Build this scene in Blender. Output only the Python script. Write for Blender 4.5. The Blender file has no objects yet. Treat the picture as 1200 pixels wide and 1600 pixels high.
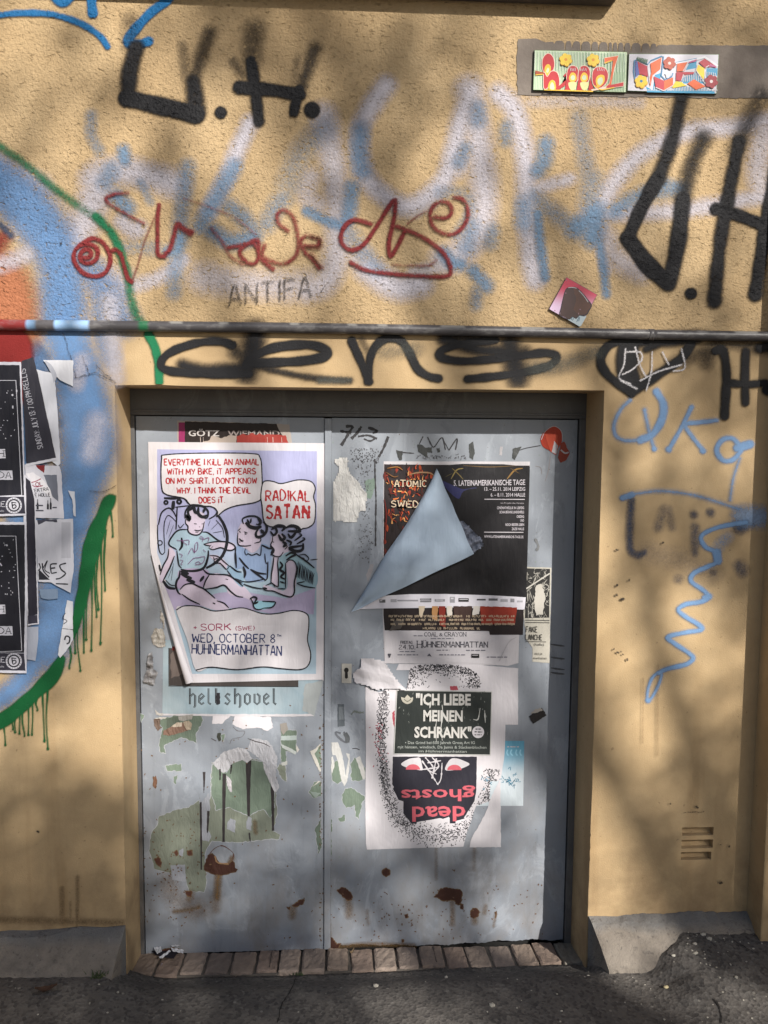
import bpy, bmesh, math, random
import numpy as np
from mathutils import Vector, Matrix
from mathutils.geometry import tessellate_polygon
random.seed(7); rng = np.random.default_rng(7)
scene = bpy.context.scene
COL = scene.collection

# ------------------------------------------------------------------ camera
CAM = np.array([0.7391, -2.8281, 1.7284]); YAW, PITCH, ROLL, FOC = 0.0559, -0.0903, 0.0078, 1299.53
_F = np.array([math.sin(YAW)*math.cos(PITCH), math.cos(YAW)*math.cos(PITCH), math.sin(PITCH)])
_R0 = np.array([math.cos(YAW), -math.sin(YAW), 0.0]); _U0 = np.cross(_R0, _F)
_R = math.cos(ROLL)*_R0 + math.sin(ROLL)*_U0; _U = -math.sin(ROLL)*_R0 + math.cos(ROLL)*_U0
cam_d = bpy.data.cameras.new("camera"); cam = bpy.data.objects.new("camera", cam_d); COL.objects.link(cam)
cam_d.sensor_width = 36; cam_d.lens = FOC/1600*36; cam_d.clip_start = 0.05; cam_d.clip_end = 400
M3 = Matrix(((_R[0], _U[0], -_F[0]), (_R[1], _U[1], -_F[1]), (_R[2], _U[2], -_F[2])))
cam.matrix_world = Matrix.Translation(Vector(CAM)) @ M3.to_4x4()
scene.camera = cam

# ------------------------------------------------------------------ light
SUN = np.array([0.389, -0.752, 0.531]); SUN = SUN/np.linalg.norm(SUN)
world = bpy.data.worlds.new("World"); scene.world = world; world.use_nodes = True
wn = world.node_tree; bg = wn.nodes["Background"]
sky = wn.nodes.new("ShaderNodeTexSky"); sky.sky_type = 'NISHITA'; sky.sun_disc = False
sky.sun_elevation = math.asin(SUN[2]); sky.sun_rotation = math.atan2(SUN[0], SUN[1]); sky.air_density = 1.0; sky.dust_density = 1.5
wn.links.new(sky.outputs[0], bg.inputs[0]); bg.inputs[1].default_value = 0.062
sun_d = bpy.data.lights.new("sun", 'SUN'); sun_d.energy = 5.0; sun_d.angle = math.radians(0.65); sun_d.color = (1.0, 0.945, 0.865)
sun = bpy.data.objects.new("sun", sun_d); COL.objects.link(sun)
sun.rotation_euler = Vector(SUN).to_track_quat('Z', 'Y').to_euler()
vs = scene.view_settings; vs.view_transform = 'Standard'; vs.look = 'None'; vs.exposure = 0.42; vs.gamma = 1.0
scene.cycles.transparent_max_bounces = 24; scene.cycles.max_bounces = 6

# ------------------------------------------------------------------ helpers
D = 0.2126          # depth of the doorway
W, ZT = 1.65, 1.892 # doorway width, lintel height

def ray(u, v):
    u = np.asarray(u, float); v = np.asarray(v, float)
    return _F + _R*((u-600)/FOC)[..., None] + _U*((800-v)/FOC)[..., None]
def PY(uv, y=0.0):                    # points of the plane y = const
    uv = np.asarray(uv, float); d = ray(uv[..., 0], uv[..., 1])
    y = np.asarray(y, float)
    return CAM + d*(((y-CAM[1])/d[..., 1])[..., None])
def lin(h, k=1.0):
    if isinstance(h, str):
        h = h.lstrip('#'); c = [int(h[i:i+2], 16)/255 for i in (0, 2, 4)]
    else: c = h
    return tuple(k*((x/12.92) if x <= .04045 else ((x+.055)/1.055)**2.4) for x in c)
def tag(o, label=None, cat=None, group=None, kind=None):
    if label: o["label"] = label
    if cat: o["category"] = cat
    if group: o["group"] = group
    if kind: o["kind"] = kind
    return o
def link(name, me, mat=None, parent=None, label=None, cat=None, group=None, kind=None):
    o = bpy.data.objects.new(name, me); COL.objects.link(o)
    if mat is not None and me is not None:
        for m in (mat if isinstance(mat, (list, tuple)) else [mat]): me.materials.append(m)
    if parent is not None:                      # meshes are built in world coordinates: cancel the offset of the parents
        o.parent = parent; p = parent; off = Vector((0, 0, 0))
        while p is not None: off += p.location; p = p.parent
        o.location = -off
    return tag(o, label, cat, group, kind)
def mesh(name, V, F):
    me = bpy.data.meshes.new(name); me.from_pydata([tuple(map(float, v)) for v in V], [], F); me.update(); return me
def bm_mesh(name, bm, smooth=False):
    me = bpy.data.meshes.new(name); bmesh.ops.recalc_face_normals(bm, faces=bm.faces); bm.to_mesh(me); bm.free()
    if smooth:
        for p in me.polygons: p.use_smooth = True
    return me
def box(bm, x0, x1, y0, y1, z0, z1, bev=0.0):
    r = bmesh.ops.create_cube(bm, size=1); vs_ = r['verts']
    for v in vs_:
        v.co = Vector(((x0+x1)/2+v.co.x*(x1-x0), (y0+y1)/2+v.co.y*(y1-y0), (z0+z1)/2+v.co.z*(z1-z0)))
    if bev > 0:
        es = list({e for v in vs_ for e in v.link_edges})
        bmesh.ops.bevel(bm, geom=es, offset=bev, segments=2, affect='EDGES', profile=.6)
def spline(pts, step=3.0, closed=False):
    p = np.asarray(pts, float)
    if len(p) < 3 and not closed:
        n = max(2, int(np.linalg.norm(p[1]-p[0])/step)+1)
        return p[0]+(p[1]-p[0])*np.linspace(0, 1, n)[:, None]
    if closed: q = np.vstack([p[-1], p, p[0], p[1]])
    else: q = np.vstack([2*p[0]-p[1], p, 2*p[-1]-p[-2]])
    out = []
    for i in range(1, len(q)-2):
        n = max(2, int(np.linalg.norm((q[i+1]-q[i])[:2])/step)+1)
        t = np.linspace(0, 1, n, endpoint=False)[:, None]
        a, b, c, d = q[i-1], q[i], q[i+1], q[i+2]
        out.append(.5*((2*b)+(c-a)*t+(2*a-5*b+4*c-d)*t*t+(3*b-a-3*c+d)*t**3))
    if not closed: out.append(q[-2][None])
    return np.vstack(out)
def Z(x0, y0, s):                      # photo pixels from a reading made at magnification s
    def f(*a):
        pts = a[0] if len(a) == 1 else [tuple(a[i:i+2]) for i in range(0, len(a), 2)]
        return [(x0+p[0]/s, y0+p[1]/s)+tuple(p[2:]) for p in pts]
    return f
def jag(poly, amp=1.5, step=4.0, seed=0):
    r = np.random.default_rng(seed); p = np.asarray(poly, float); out = []
    for i in range(len(p)):
        a, b = p[i], p[(i+1) % len(p)]; L = np.linalg.norm(b-a); n = max(1, int(L/step))
        nrm = np.array([-(b-a)[1], (b-a)[0]])/max(L, 1e-6)
        for k in range(n):
            t = k/n; out.append(a+(b-a)*t+(nrm*r.uniform(-amp, amp) if k else 0))
    return out

def jagline(pts, amp=1.0, step=5.0, seed=0):
    r = np.random.default_rng(seed); p = np.asarray(pts, float); out = []
    for a, b in zip(p[:-1], p[1:]):
        L = np.linalg.norm(b-a); n = max(1, int(L/step)); nrm = np.array([-(b-a)[1], (b-a)[0]])/max(L, 1e-6)
        out += [tuple(a+(b-a)*k/n+nrm*r.uniform(-amp, amp)) for k in range(n)]
    return out+[tuple(p[-1])]

# ------------------------------------------------------------------ node helpers
class NT:
    def __init__(s, name):
        s.m = bpy.data.materials.new(name); s.m.use_nodes = True; s.t = s.m.node_tree; s.p = s.t.nodes["Principled BSDF"]
        s.out = s.t.nodes["Material Output"]
    def n(s, typ, **kw):
        x = s.t.nodes.new("ShaderNode"+typ)
        for k, v in kw.items():
            if k in x.inputs: x.inputs[k].default_value = v
            else: setattr(x, k, v)
        return x
    def l(s, a, b): s.t.links.new(a, b)
    def pos(s, scale=(1, 1, 1)):
        g = s.n("NewGeometry"); m = s.n("Mapping"); m.inputs['Scale'].default_value = scale
        s.l(g.outputs['Position'], m.inputs['Vector']); return m.outputs['Vector']
    def noise(s, scale, detail=4, rough=.55, sc=(1, 1, 1), dist=0.0):
        x = s.n("TexNoise"); x.inputs['Scale'].default_value = scale; x.inputs['Detail'].default_value = detail
        x.inputs['Roughness'].default_value = rough; x.inputs['Distortion'].default_value = dist
        s.l(s.pos(sc), x.inputs['Vector']); return x.outputs['Fac']
    def ramp(s, fac, *stops):
        r = s.n("ValToRGB"); e = r.color_ramp.elements
        while len(e) < len(stops): e.new(.5)
        for el, (p, c) in zip(e, stops): el.position = p; el.color = (*c, 1) if len(c) == 3 else c
        s.l(fac, r.inputs[0]); return r.outputs[0]
    def mr(s, val, a, b, c=0, d=1):
        x = s.n("MapRange"); x.clamp = True
        for k, q in zip((1, 2, 3, 4), (a, b, c, d)): x.inputs[k].default_value = q
        s.l(val, x.inputs[0]); return x.outputs[0]
    def math(s, op, a, b=None):
        x = s.n("Math"); x.operation = op; x.use_clamp = False
        for i, q in enumerate((a, b)):
            if q is None: continue
            if isinstance(q, (int, float)): x.inputs[i].default_value = q
            else: s.l(q, x.inputs[i])
        return x.outputs[0]
    def mix(s, fac, a, b, mode='MIX'):
        x = s.n("Mix"); x.data_type = 'RGBA'; x.blend_type = mode
        for i, q in ((0, fac), (6, a), (7, b)):
            if isinstance(q, (int, float)): x.inputs[i].default_value = q
            elif isinstance(q, tuple): x.inputs[i].default_value = (*q, 1) if len(q) == 3 else q
            else: s.l(q, x.inputs[i])
        return x.outputs[2]
    def bump(s, h, strength=.5, dist=.003):
        b = s.n("Bump"); b.inputs['Strength'].default_value = strength; b.inputs['Distance'].default_value = dist
        s.l(h, b.inputs['Height']); s.l(b.outputs[0], s.p.inputs['Normal']); return b
    def z(s):
        g = s.n("NewGeometry"); x = s.n("SeparateXYZ"); s.l(g.outputs['Position'], x.inputs[0]); return x.outputs

def plaster_height(t):
    """scratched rough-cast above the rail, floated plaster below it"""
    pits = t.mr(t.noise(66, 3, .6, (.85, 1, 1.25), .5), .29, .42, 0, 1)
    gran = t.noise(120, 3, .65)
    coarse = t.noise(70, 2, .5, (.9, 1, 1.1))
    dens = t.mr(t.noise(3.2, 3, .5), .32, .62, .6, 1.05)
    rough = t.math('ADD', t.math('MULTIPLY', t.math('MULTIPLY', pits, dens), .46), t.math('ADD', t.math('MULTIPLY', gran, .75), t.math('MULTIPLY', coarse, .40)))
    fine = t.math('ADD', t.math('MULTIPLY', t.noise(210, 4, .6), .16), t.math('ADD', t.math('MULTIPLY', t.noise(14, 4, .5, (1, 1, .45)), .28), t.math('MULTIPLY', t.mr(t.noise(70, 3, .6), .26, .34), .10)))
    k = t.mr(t.z()[2], 2.09, 2.10)
    a = t.math('MULTIPLY', rough, k)
    b = t.math('MULTIPLY', fine, t.math('SUBTRACT', 1.0, k))
    return t.math('ADD', a, b), pits, k

# ------------------------------------------------------------------ materials
def mat_plaster():
    t = NT("ochre_plaster"); h, pits, k = plaster_height(t)
    base = t.ramp(t.noise(2.3, 5, .6), (.25, (.41, .288, .158)), (.55, (.495, .362, .208)), (.8, (.53, .398, .24)))
    base = t.mix(t.mr(t.noise(26, 4, .6), .35, .75, 0, .35), base, (.39, .275, .15))
    streak = t.mr(t.noise(7, 4, .6, (1.6, 1, .10)), .54, .74, 0, .55)
    low = t.mr(t.z()[2], 1.2, .05)
    base = t.mix(t.math('MULTIPLY', streak, low), base, (.27, .165, .075))
    splash = t.math('MULTIPLY', t.mr(t.z()[2], .34, 0.0), t.mr(t.noise(9, 5, .65), .35, .7))
    base = t.mix(t.math('MULTIPLY', splash, .75), base, (.22, .15, .085))
    base = t.mix(t.mr(t.noise(1.1, 6, .7, (1, 1, .7)), .5, .75, 0, .38), base, (.34, .235, .125))
    base = t.mix(t.math('MULTIPLY', t.mr(t.noise(4.5, 6, .7), .5, .72, 0, .55), t.mr(t.z()[2], .9, .1)), base, (.30, .205, .115))
    pit = t.math('MULTIPLY', t.math('SUBTRACT', 1.0, pits), t.math('MULTIPLY', k, .30))
    base = t.mix(pit, base, (.27, .175, .075))
    speck = t.math('MULTIPLY', t.mr(t.noise(55, 2, .5), .70, .74), .7)
    base = t.mix(t.math('MULTIPLY', speck, t.math('SUBTRACT', 1.0, k)), base, (.26, .18, .10))
    t.l(base, t.p.inputs['Base Color']); t.p.inputs['Roughness'].default_value = .9; t.p.inputs['Specular IOR Level'].default_value = .2
    t.bump(h, .85, .0098); return t.m
def mat_spray(name, col, var=.25, rough=.55, grain=.55, bumpy=True, freq=150):
    """paint film: opacity from the 'a' attribute, broken up by the grain of the wall"""
    t = NT(name); a = t.n("Attribute", attribute_name="a").outputs['Fac']
    c = t.mix(t.mr(t.noise(6, 3), .3, .7, 0, var), tuple(col), tuple(x*.72 for x in col))
    t.l(c, t.p.inputs['Base Color']); t.p.inputs['Roughness'].default_value = rough; t.p.inputs['Specular IOR Level'].default_value = .12
    n1 = t.math('SUBTRACT', t.noise(freq, 3, .7), .5); n2 = t.math('SUBTRACT', t.noise(38, 3, .6), .5)
    nn = t.math('ADD', t.math('MULTIPLY', n1, 1.5*grain), t.math('MULTIPLY', n2, .35*grain))
    edge = t.math('MULTIPLY', t.math('MULTIPLY', a, t.math('SUBTRACT', 1.02, a)), 4.0)
    if bumpy:
        h, pits, k = plaster_height(t); t.bump(h, .85, .0098)
        pitk = t.math('MULTIPLY', t.math('MULTIPLY', t.math('SUBTRACT', pits, 1.0), .45), k)
        edge2 = t.math('MULTIPLY', edge, pitk)
        fac = t.math('ADD', t.math('ADD', a, t.math('MULTIPLY', edge, nn)), edge2)
    else: fac = t.math('ADD', a, t.math('MULTIPLY', edge, nn))
    fac = t.mr(fac, .02, .98)
    fac = t.math('MULTIPLY', fac, t.mr(a, .015, .08))
    tr = t.n("BsdfTransparent"); mx = t.n("MixShader"); t.l(fac, mx.inputs[0]); t.l(tr.outputs[0], mx.inputs[1]); t.l(t.p.outputs[0], mx.inputs[2])
    t.l(mx.outputs[0], t.out.inputs['Surface']); return t.m
def mat_print(name, rough=.55, wr=.6, spec=.35, scale=9, grime=.12):
    t = NT(name); c = t.n("Attribute", attribute_name="Col").outputs['Color']
    c = t.mix(t.mr(t.noise(5, 5, .65), .45, .8, 0, grime), c, (.30, .29, .29), 'MULTIPLY')
    t.l(c, t.p.inputs['Base Color']); t.p.inputs['Roughness'].default_value = rough; t.p.inputs['Specular IOR Level'].default_value = spec
    h = t.math('ADD', t.math('ADD', t.noise(scale, 3, .5, (1, 1, .5), .6), t.math('MULTIPLY', t.noise(scale*3.2, 2, .5, (1.6, 1, .28), .8), .22)), t.math('MULTIPLY', t.noise(60, 3, .6), .05))
    t.bump(h, wr, .012); return t.m
def mat_metal(name, a, b, rust=.5):
    t = NT(name)
    base = t.mix(t.mr(t.noise(3, 5, .6), .3, .7), a, b)
    base = t.mix(t.mr(t.noise(6.5, 6, .7, (1, 1, .55), 1.2), .54, .60, 0, .5), base, tuple(min(1, x*1.28) for x in b))
    base = t.mix(t.mr(t.noise(11, 6, .72, (1, 1, .4), .5), .56, .66, 0, .5), base, tuple(x*.72 for x in a))
    st = t.mr(t.noise(16, 5, .65, (1.5, 1, .09)), .56, .8, 0, .42)
    base = t.mix(st, base, tuple(x*.62 for x in a))
    dirt = t.math('MULTIPLY', t.mr(t.z()[2], .75, -.25), t.mr(t.noise(8, 6, .7, (1, 1, .5)), .42, .7, 0, .55))
    base = t.mix(dirt, base, (.20, .165, .13))
    sp = t.mr(t.noise(95, 2, .5), .715, .74, 0, 1); gate = t.mr(t.noise(5, 4, .6), .48, .6)
    base = t.mix(t.math('MULTIPLY', t.math('MULTIPLY', sp, gate), rust), base, (.13, .075, .045))
    base = t.mix(t.math('MULTIPLY', t.mr(t.noise(70, 2, .6), .7, .73), .5), base, (.2, .25, .21))
    t.l(base, t.p.inputs['Base Color']); t.p.inputs['Roughness'].default_value = .48; t.p.inputs['Specular IOR Level'].default_value = .4
    h = t.math('ADD', t.math('MULTIPLY', t.noise(110, 3, .6), .10), t.math('MULTIPLY', t.noise(4, 3, .5), 1.3)); t.bump(h, .35, .010); return t.m
def mat_flat(name, a, b, scale=20, rough=.7, bstr=.4, bd=.003, spec=.3, detail=5, sc=(1, 1, 1)):
    t = NT(name); n = t.noise(scale, detail, .62, sc); t.l(t.mix(t.mr(n, .3, .7), a, b), t.p.inputs['Base Color'])
    t.p.inputs['Roughness'].default_value = rough; t.p.inputs['Specular IOR Level'].default_value = spec
    t.bump(t.noise(scale*4, 4, .65), bstr, bd); return t.m

# ------------------------------------------------------------------ painted decals (grid with an opacity attribute)
def paint(name, parent, strokes, mat, off, y=0.0, step=2.0, label=None, clip=None, halo=None):
    """strokes: (points [(u,v[,w])], width px, softness px, opacity[, closed]); the film lies on the plane y"""
    segs = []
    if halo: strokes = list(strokes)+[(s[0], s[1]*.8, s[2]+halo[0], halo[1]) for s in strokes if s[3] > .55]
    for s in strokes:
        pts, w, soft, al = s[:4]; pts = [tuple(p) for p in pts]
        if len(pts) == 1: pts = [pts[0], (pts[0][0]+.5, pts[0][1]+.5)+tuple(pts[0][2:])]
        pts = [p if len(p) > 2 else (p[0], p[1], w) for p in pts]
        sp = spline(pts, max(2.5, w*.2), closed=(len(s) > 4 and s[4])); k = np.arange(len(sp)); ph = rng.uniform(0, 6, 2); sp[:, 2] *= 1+.06*np.sin(k*.21+ph[0])+.05*np.sin(k*.53+ph[1]); segs.append((sp, soft, al))
    lo = np.min([(sp[:, :2]-(sp[:, 2:]/2+so)).min(0) for sp, so, _ in segs], 0)-step
    hi = np.max([(sp[:, :2]+(sp[:, 2:]/2+so)).max(0) for sp, so, _ in segs], 0)+step
    nx = int((hi[0]-lo[0])/step)+2; ny = int((hi[1]-lo[1])/step)+2
    gu = lo[0]+np.arange(nx)*step; gv = lo[1]+np.arange(ny)*step; A = np.zeros((ny, nx))
    for sp, so, al in segs:
        for i in range(len(sp)-1):
            a, b = sp[i], sp[i+1]; R = max(a[2], b[2])/2+so
            x0, x1 = min(a[0], b[0])-R, max(a[0], b[0])+R; y0, y1 = min(a[1], b[1])-R, max(a[1], b[1])+R
            i0, i1 = np.searchsorted(gu, [x0, x1]); j0, j1 = np.searchsorted(gv, [y0, y1])
            if i1 <= i0 or j1 <= j0: continue
            U, V = np.meshgrid(gu[i0:i1], gv[j0:j1]); d = b[:2]-a[:2]; L = d@d+1e-9
            t = np.clip(((U-a[0])*d[0]+(V-a[1])*d[1])/L, 0, 1)
            r = np.hypot(U-a[0]-t*d[0], V-a[1]-t*d[1]); hw = (a[2]+(b[2]-a[2])*t)/2
            x = np.clip((hw+so-r)/np.maximum(np.minimum(2*so, hw+so), .01), 0, 1); x = x*x*(3-2*x)*al
            A[j0:j1, i0:i1] = np.maximum(A[j0:j1, i0:i1], x)
    U, V = np.meshgrid(gu, gv); P = PY(np.stack([U, V], -1), y-off)
    if clip is not None: A = np.where(clip(P, U, V), A, 0)
    on = A > .012; q = on[:-1, :-1] | on[1:, :-1] | on[:-1, 1:] | on[1:, 1:]
    if clip is not None: ok = clip(P, U, V); q &= ok[:-1, :-1] & ok[1:, :-1] & ok[:-1, 1:] & ok[1:, 1:]
    idx = -np.ones((ny, nx), int); use = np.zeros((ny, nx), bool)
    for dj in (0, 1):
        for di in (0, 1): use[dj:ny-1+dj, di:nx-1+di] |= q
    idx[use] = np.arange(use.sum())
    J, I = np.nonzero(q)
    F = np.stack([idx[J+1, I], idx[J+1, I+1], idx[J, I+1], idx[J, I]], -1)
    me = bpy.data.meshes.new(name); me.from_pydata(P[use].tolist(), [], F.tolist()); me.update()
    at = me.attributes.new("a", 'FLOAT', 'POINT'); at.data.foreach_set("value", A[use].astype(np.float32))
    return link(name, me, mat, parent, label)
def off_door(P, U, V):
    return ~((P[..., 0] > -.004) & (P[..., 0] < W+.004) & (P[..., 2] < ZT+.004))

# ------------------------------------------------------------------ printed sheets
_tc = {}
def font_mesh(s, bold):
    if (s, bold) in _tc: return _tc[(s, bold)]
    cu = bpy.data.curves.new('t', 'FONT'); cu.body = s; cu.resolution_u = 2; cu.offset = bold
    o = bpy.data.objects.new('t', cu); COL.objects.link(o)
    dg = bpy.context.evaluated_depsgraph_get(); me = bpy.data.meshes.new_from_object(o.evaluated_get(dg))
    V = np.array([v.co[:2] for v in me.vertices]); F = [tuple(p.vertices) for p in me.polygons]
    bpy.data.objects.remove(o); bpy.data.curves.remove(cu); bpy.data.meshes.remove(me)
    _tc[(s, bold)] = (V, F); return V, F
GL = {  # brush capitals on a 4 x 6 grid
 'A': [[(0,0),(2,6),(4,0)],[(.8,2),(3.2,2)]], 'B': [[(0,0),(0,6),(2.6,5.8),(3.2,4.6),(2.5,3.3),(.2,3.1)],[(.2,3.1),(3,2.8),(3.8,1.5),(2.8,.1),(0,0)]],
 'C': [[(3.8,5),(2.4,6),(.6,5),(0,3),(.6,1),(2.4,0),(3.8,1)]], 'D': [[(0,0),(0,6),(2.4,5.6),(3.9,3),(2.4,.4),(0,0)]],
 'E': [[(3.4,6),(0,6)],[(0,6),(0,0)],[(0,0),(3.6,0)],[(0,3.1),(2.8,3.1)]], 'F': [[(3.4,6),(0,6)],[(0,6),(0,0)],[(0,3.1),(2.8,3.1)]],
 'G': [[(3.8,5),(2.4,6),(.6,5),(0,3),(.6,1),(2.4,0),(3.8,1),(3.8,2.6),(2.4,2.6)]], 'H': [[(0,0),(0,6)],[(4,0),(4,6)],[(0,3),(4,3)]],
 'I': [[(.5,0),(.5,6)]], 'i': [[(.5,0),(.5,4.3)],[(.5,5.4),(.5,6)]], 'J': [[(3,6),(3,1.2),(1.8,0),(.3,.9)]], 'K': [[(0,0),(0,6)],[(3.8,6),(.2,2.8)],[(1.2,3.6),(4,0)]],
 'L': [[(0,6),(0,0)],[(0,0),(3.4,0)]], 'M': [[(0,0),(.3,6)],[(.3,6),(2.4,1.5)],[(2.4,1.5),(4.5,6)],[(4.5,6),(4.8,0)]], 'N': [[(0,0),(0,6)],[(0,6),(4,0)],[(4,0),(4,6)]],
 'O': [[(2,6),(.4,5),(0,3),(.4,1),(2,0),(3.6,1),(4,3),(3.6,5),(2,6)]], 'P': [[(0,0),(0,6)],[(0,6),(3,5.7),(3.6,4.4),(2.8,3),(.2,2.8)]],
 'R': [[(0,0),(0,6)],[(0,6),(3,5.7),(3.6,4.4),(2.8,3.1),(.2,2.9)],[(1.4,2.9),(3.9,0)]],
 'S': [[(3.6,5.2),(2,6),(.4,5.2),(.4,3.8),(3.4,2.4),(3.6,.9),(2,0),(.1,.8)]], 'T': [[(0,6),(4,6)],[(2,6),(2,0)]],
 'U': [[(0,6),(0,1.5),(1.2,0),(2.8,0),(4,1.5),(4,6)]], 'V': [[(0,6),(2,0)],[(2,0),(4,6)]], 'W': [[(0,6),(1.2,0)],[(1.2,0),(2.6,4.5)],[(2.6,4.5),(4,0)],[(4,0),(5.2,6)]],
 'Y': [[(0,6),(2,3)],[(4,6),(1.6,0)]], 'X': [[(0,6),(4,0)],[(4,6),(0,0)]], 'Z': [[(0,6),(4,6)],[(4,6),(0,0)],[(0,0),(4,0)]],
 '.': [[(.3,0),(.4,.5)]], ',': [[(.5,.6),(.1,-1)]], "'": [[(.4,6),(.2,4.6)]], '(': [[(1.2,6.3),(.2,3),(1.2,-.3)]], ')': [[(.2,6.3),(1.2,3),(.2,-.3)]],
 '+': [[(0,3),(3,3)],[(1.5,4.6),(1.5,1.4)]], '8': [[(2,3.2),(.5,4.2),(2,6),(3.5,4.6),(2,3.2),(.3,1.6),(2,0),(3.7,1.6),(2,3.2)]], ':': [[(.3,.4),(.4,1)],[(.3,3.4),(.4,4)]],
 '0': [[(2,6),(.4,5),(0,3),(.4,1),(2,0),(3.6,1),(4,3),(3.6,5),(2,6)]], '1': [[(.2,4.8),(1.4,6)],[(1.4,6),(1.4,0)]], '3': [[(.2,6),(3.6,6),(1.6,3.6),(3.6,2),(2,0),(0,.6)]],
 '7': [[(0,6),(4,6)],[(4,6),(1.2,0)]], '2': [[(.2,4.8),(2,6),(3.6,4.6),(0,0),(4,0)]], '4': [[(3,0),(3,6)],[(3,6),(0,2)],[(0,2),(4,2)]],
}
GL['Ü'] = GL['U']+[[(1,7.1),(1,8)],[(3,7.1),(3,8)]]
def glyph_layout(s, gap=1.3):
    x = 0; out = []
    for ch in s:
        if ch == ' ': x += 2.6; continue
        g = GL[ch]; w = max(p[0] for st in g for p in st)
        out.append((ch, x, g)); x += w+gap
    return out, x-gap
class Art:
    """one printed sheet or one painted part: coloured faces in thin layers on the plane y"""
    def __init__(s, y, off, layer=.00003): s.y = y; s.off = off; s.k = 0; s.layer = layer; s.V = []; s.F = []; s.C = []; s.n = 0
    def add(s, pts, faces, col, lift=0.0):
        pts = np.asarray(pts, float)[:, :2]; P = PY(pts, np.full(len(pts), s.y-s.off-s.k*s.layer)-np.asarray(lift))
        s.V.append(P); s.F += [tuple(int(i)+s.n for i in f) for f in faces]
        c = np.asarray(col, float); s.C.append(np.tile(c[:3], (len(pts), 1)) if c.ndim == 1 else c[:, :3]); s.n += len(pts); s.k += 1
    def fill(s, poly, col, amp=0, step=4, seed=0):
        if amp: poly = jag(poly, amp, step, seed)
        p = [Vector((q[0], q[1], 0)) for q in poly]; tri = tessellate_polygon([p]); s.add([q[:2] for q in poly], tri, col)
    def peel(s, poly, col, amp=1, step=3, seed=0, rim=(.40, .415, .45), w=.8):
        p = jag(poly, amp, step, seed); s.fill([tuple(q) for q in p], col); s.line([tuple(q) for q in p], w, np.array(rim), True, smooth=False, wob=.7)
    def sfill(s, pts, col, step=4): s.fill([tuple(q) for q in spline(pts, step, True)], col)
    def rect(s, u0, v0, u1, v1, col): s.fill([(u0, v0), (u1, v0), (u1, v1), (u0, v1)], col)
    def grid(s, quad, nx, ny, colf):
        a, b, c, d = [np.asarray(q, float) for q in quad]; pts = []; cols = []
        for j in range(ny+1):
            for i in range(nx+1):
                t, r = i/nx, j/ny; pts.append((a*(1-t)+b*t)*(1-r)+(d*(1-t)+c*t)*r); cols.append(colf(t, r))
        F = [(j*(nx+1)+i, j*(nx+1)+i+1, (j+1)*(nx+1)+i+1, (j+1)*(nx+1)+i) for j in range(ny) for i in range(nx)]
        s.add(pts, F, np.array(cols))
    def line(s, pts, w, col, closed=False, step=3, taper=0, smooth=True, wob=0):
        pts = [tuple(p) for p in pts]
        sp = spline(pts, step, closed) if smooth else np.asarray(pts+([pts[0]] if closed else []), float)
        if closed and smooth: sp = np.vstack([sp, sp[:1]])
        d = np.gradient(sp[:, :2], axis=0); d /= (np.linalg.norm(d, axis=1)[:, None]+1e-9); n = np.stack([-d[:, 1], d[:, 0]], -1)
        ww = sp[:, 2] if sp.shape[1] > 2 else np.full(len(sp), float(w))
        if taper:
            t = np.linspace(0, 1, len(sp)); ww = ww*(1-taper*(np.abs(2*t-1)**2.5))
        if wob: ww = ww*(1+wob*rng.uniform(-1, 1, len(sp)))
        L = sp[:, :2]+n*ww[:, None]/2; R = sp[:, :2]-n*ww[:, None]/2; m = len(sp)
        s.add(np.vstack([L, R]), [(i, i+1, m+i+1, m+i) for i in range(m-1)], col)
    def text(s, st, a, b, h, col, bold=.012):
        V, F = font_mesh(st, bold); x0, x1 = V[:, 0].min(), V[:, 0].max(); a = np.asarray(a, float); b = np.asarray(b, float)
        e = b-a; n = np.array([e[1], -e[0]])/np.linalg.norm(e)
        s.add(a+np.outer((V[:, 0]-x0)/(x1-x0), e)+np.outer(V[:, 1]/.729*h, n), F, col)
    def brush(s, st, a, b, h, w, col, gap=1.3, jit=.25, serif=0, wob=.25):
        lay, tot = glyph_layout(st, gap); a = np.asarray(a, float); b = np.asarray(b, float); e = (b-a)/tot; n = np.array([(b-a)[1], -(b-a)[0]]); n = n/np.linalg.norm(n)*h/6
        k0 = s.k; i = 0
        for ch, x, g in lay:
            jx, jy = rng.uniform(-jit, jit, 2)
            for strk in g:
                p = [a+e*(x+q[0]+jx*.5)+n*(q[1]+jy) for q in strk]
                s.k = k0+(i % 5); i += 1
                s.line(p, w*(1+rng.uniform(-.15, .15)), col, step=max(1.2, h*.15), wob=wob)
                if serif:
                    for q in (strk[0], strk[-1]):
                        if q[1] in (0, 6):
                            c = a+e*(x+q[0]+jx*.5)+n*(q[1]+jy); s.k = k0+5; s.line([c-e*serif, c+e*serif], w*.7, col)
        s.k = k0+7
    def dots(s, pts, r, col, seed=1):
        q = np.random.default_rng(seed); V = []; F = []
        for i, (u, v) in enumerate(pts):
            a = q.uniform(0, math.pi); l = r*q.uniform(.7, 1.7); w = r*q.uniform(.5, .9); c, sn = math.cos(a), math.sin(a)
            for dx, dy in ((-l, -w), (l, -w), (l, w), (-l, w)): V.append((u+dx*c-dy*sn, v+dx*sn+dy*c))
            F.append((4*i, 4*i+1, 4*i+2, 4*i+3))
        s.add(V, F, col)
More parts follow.
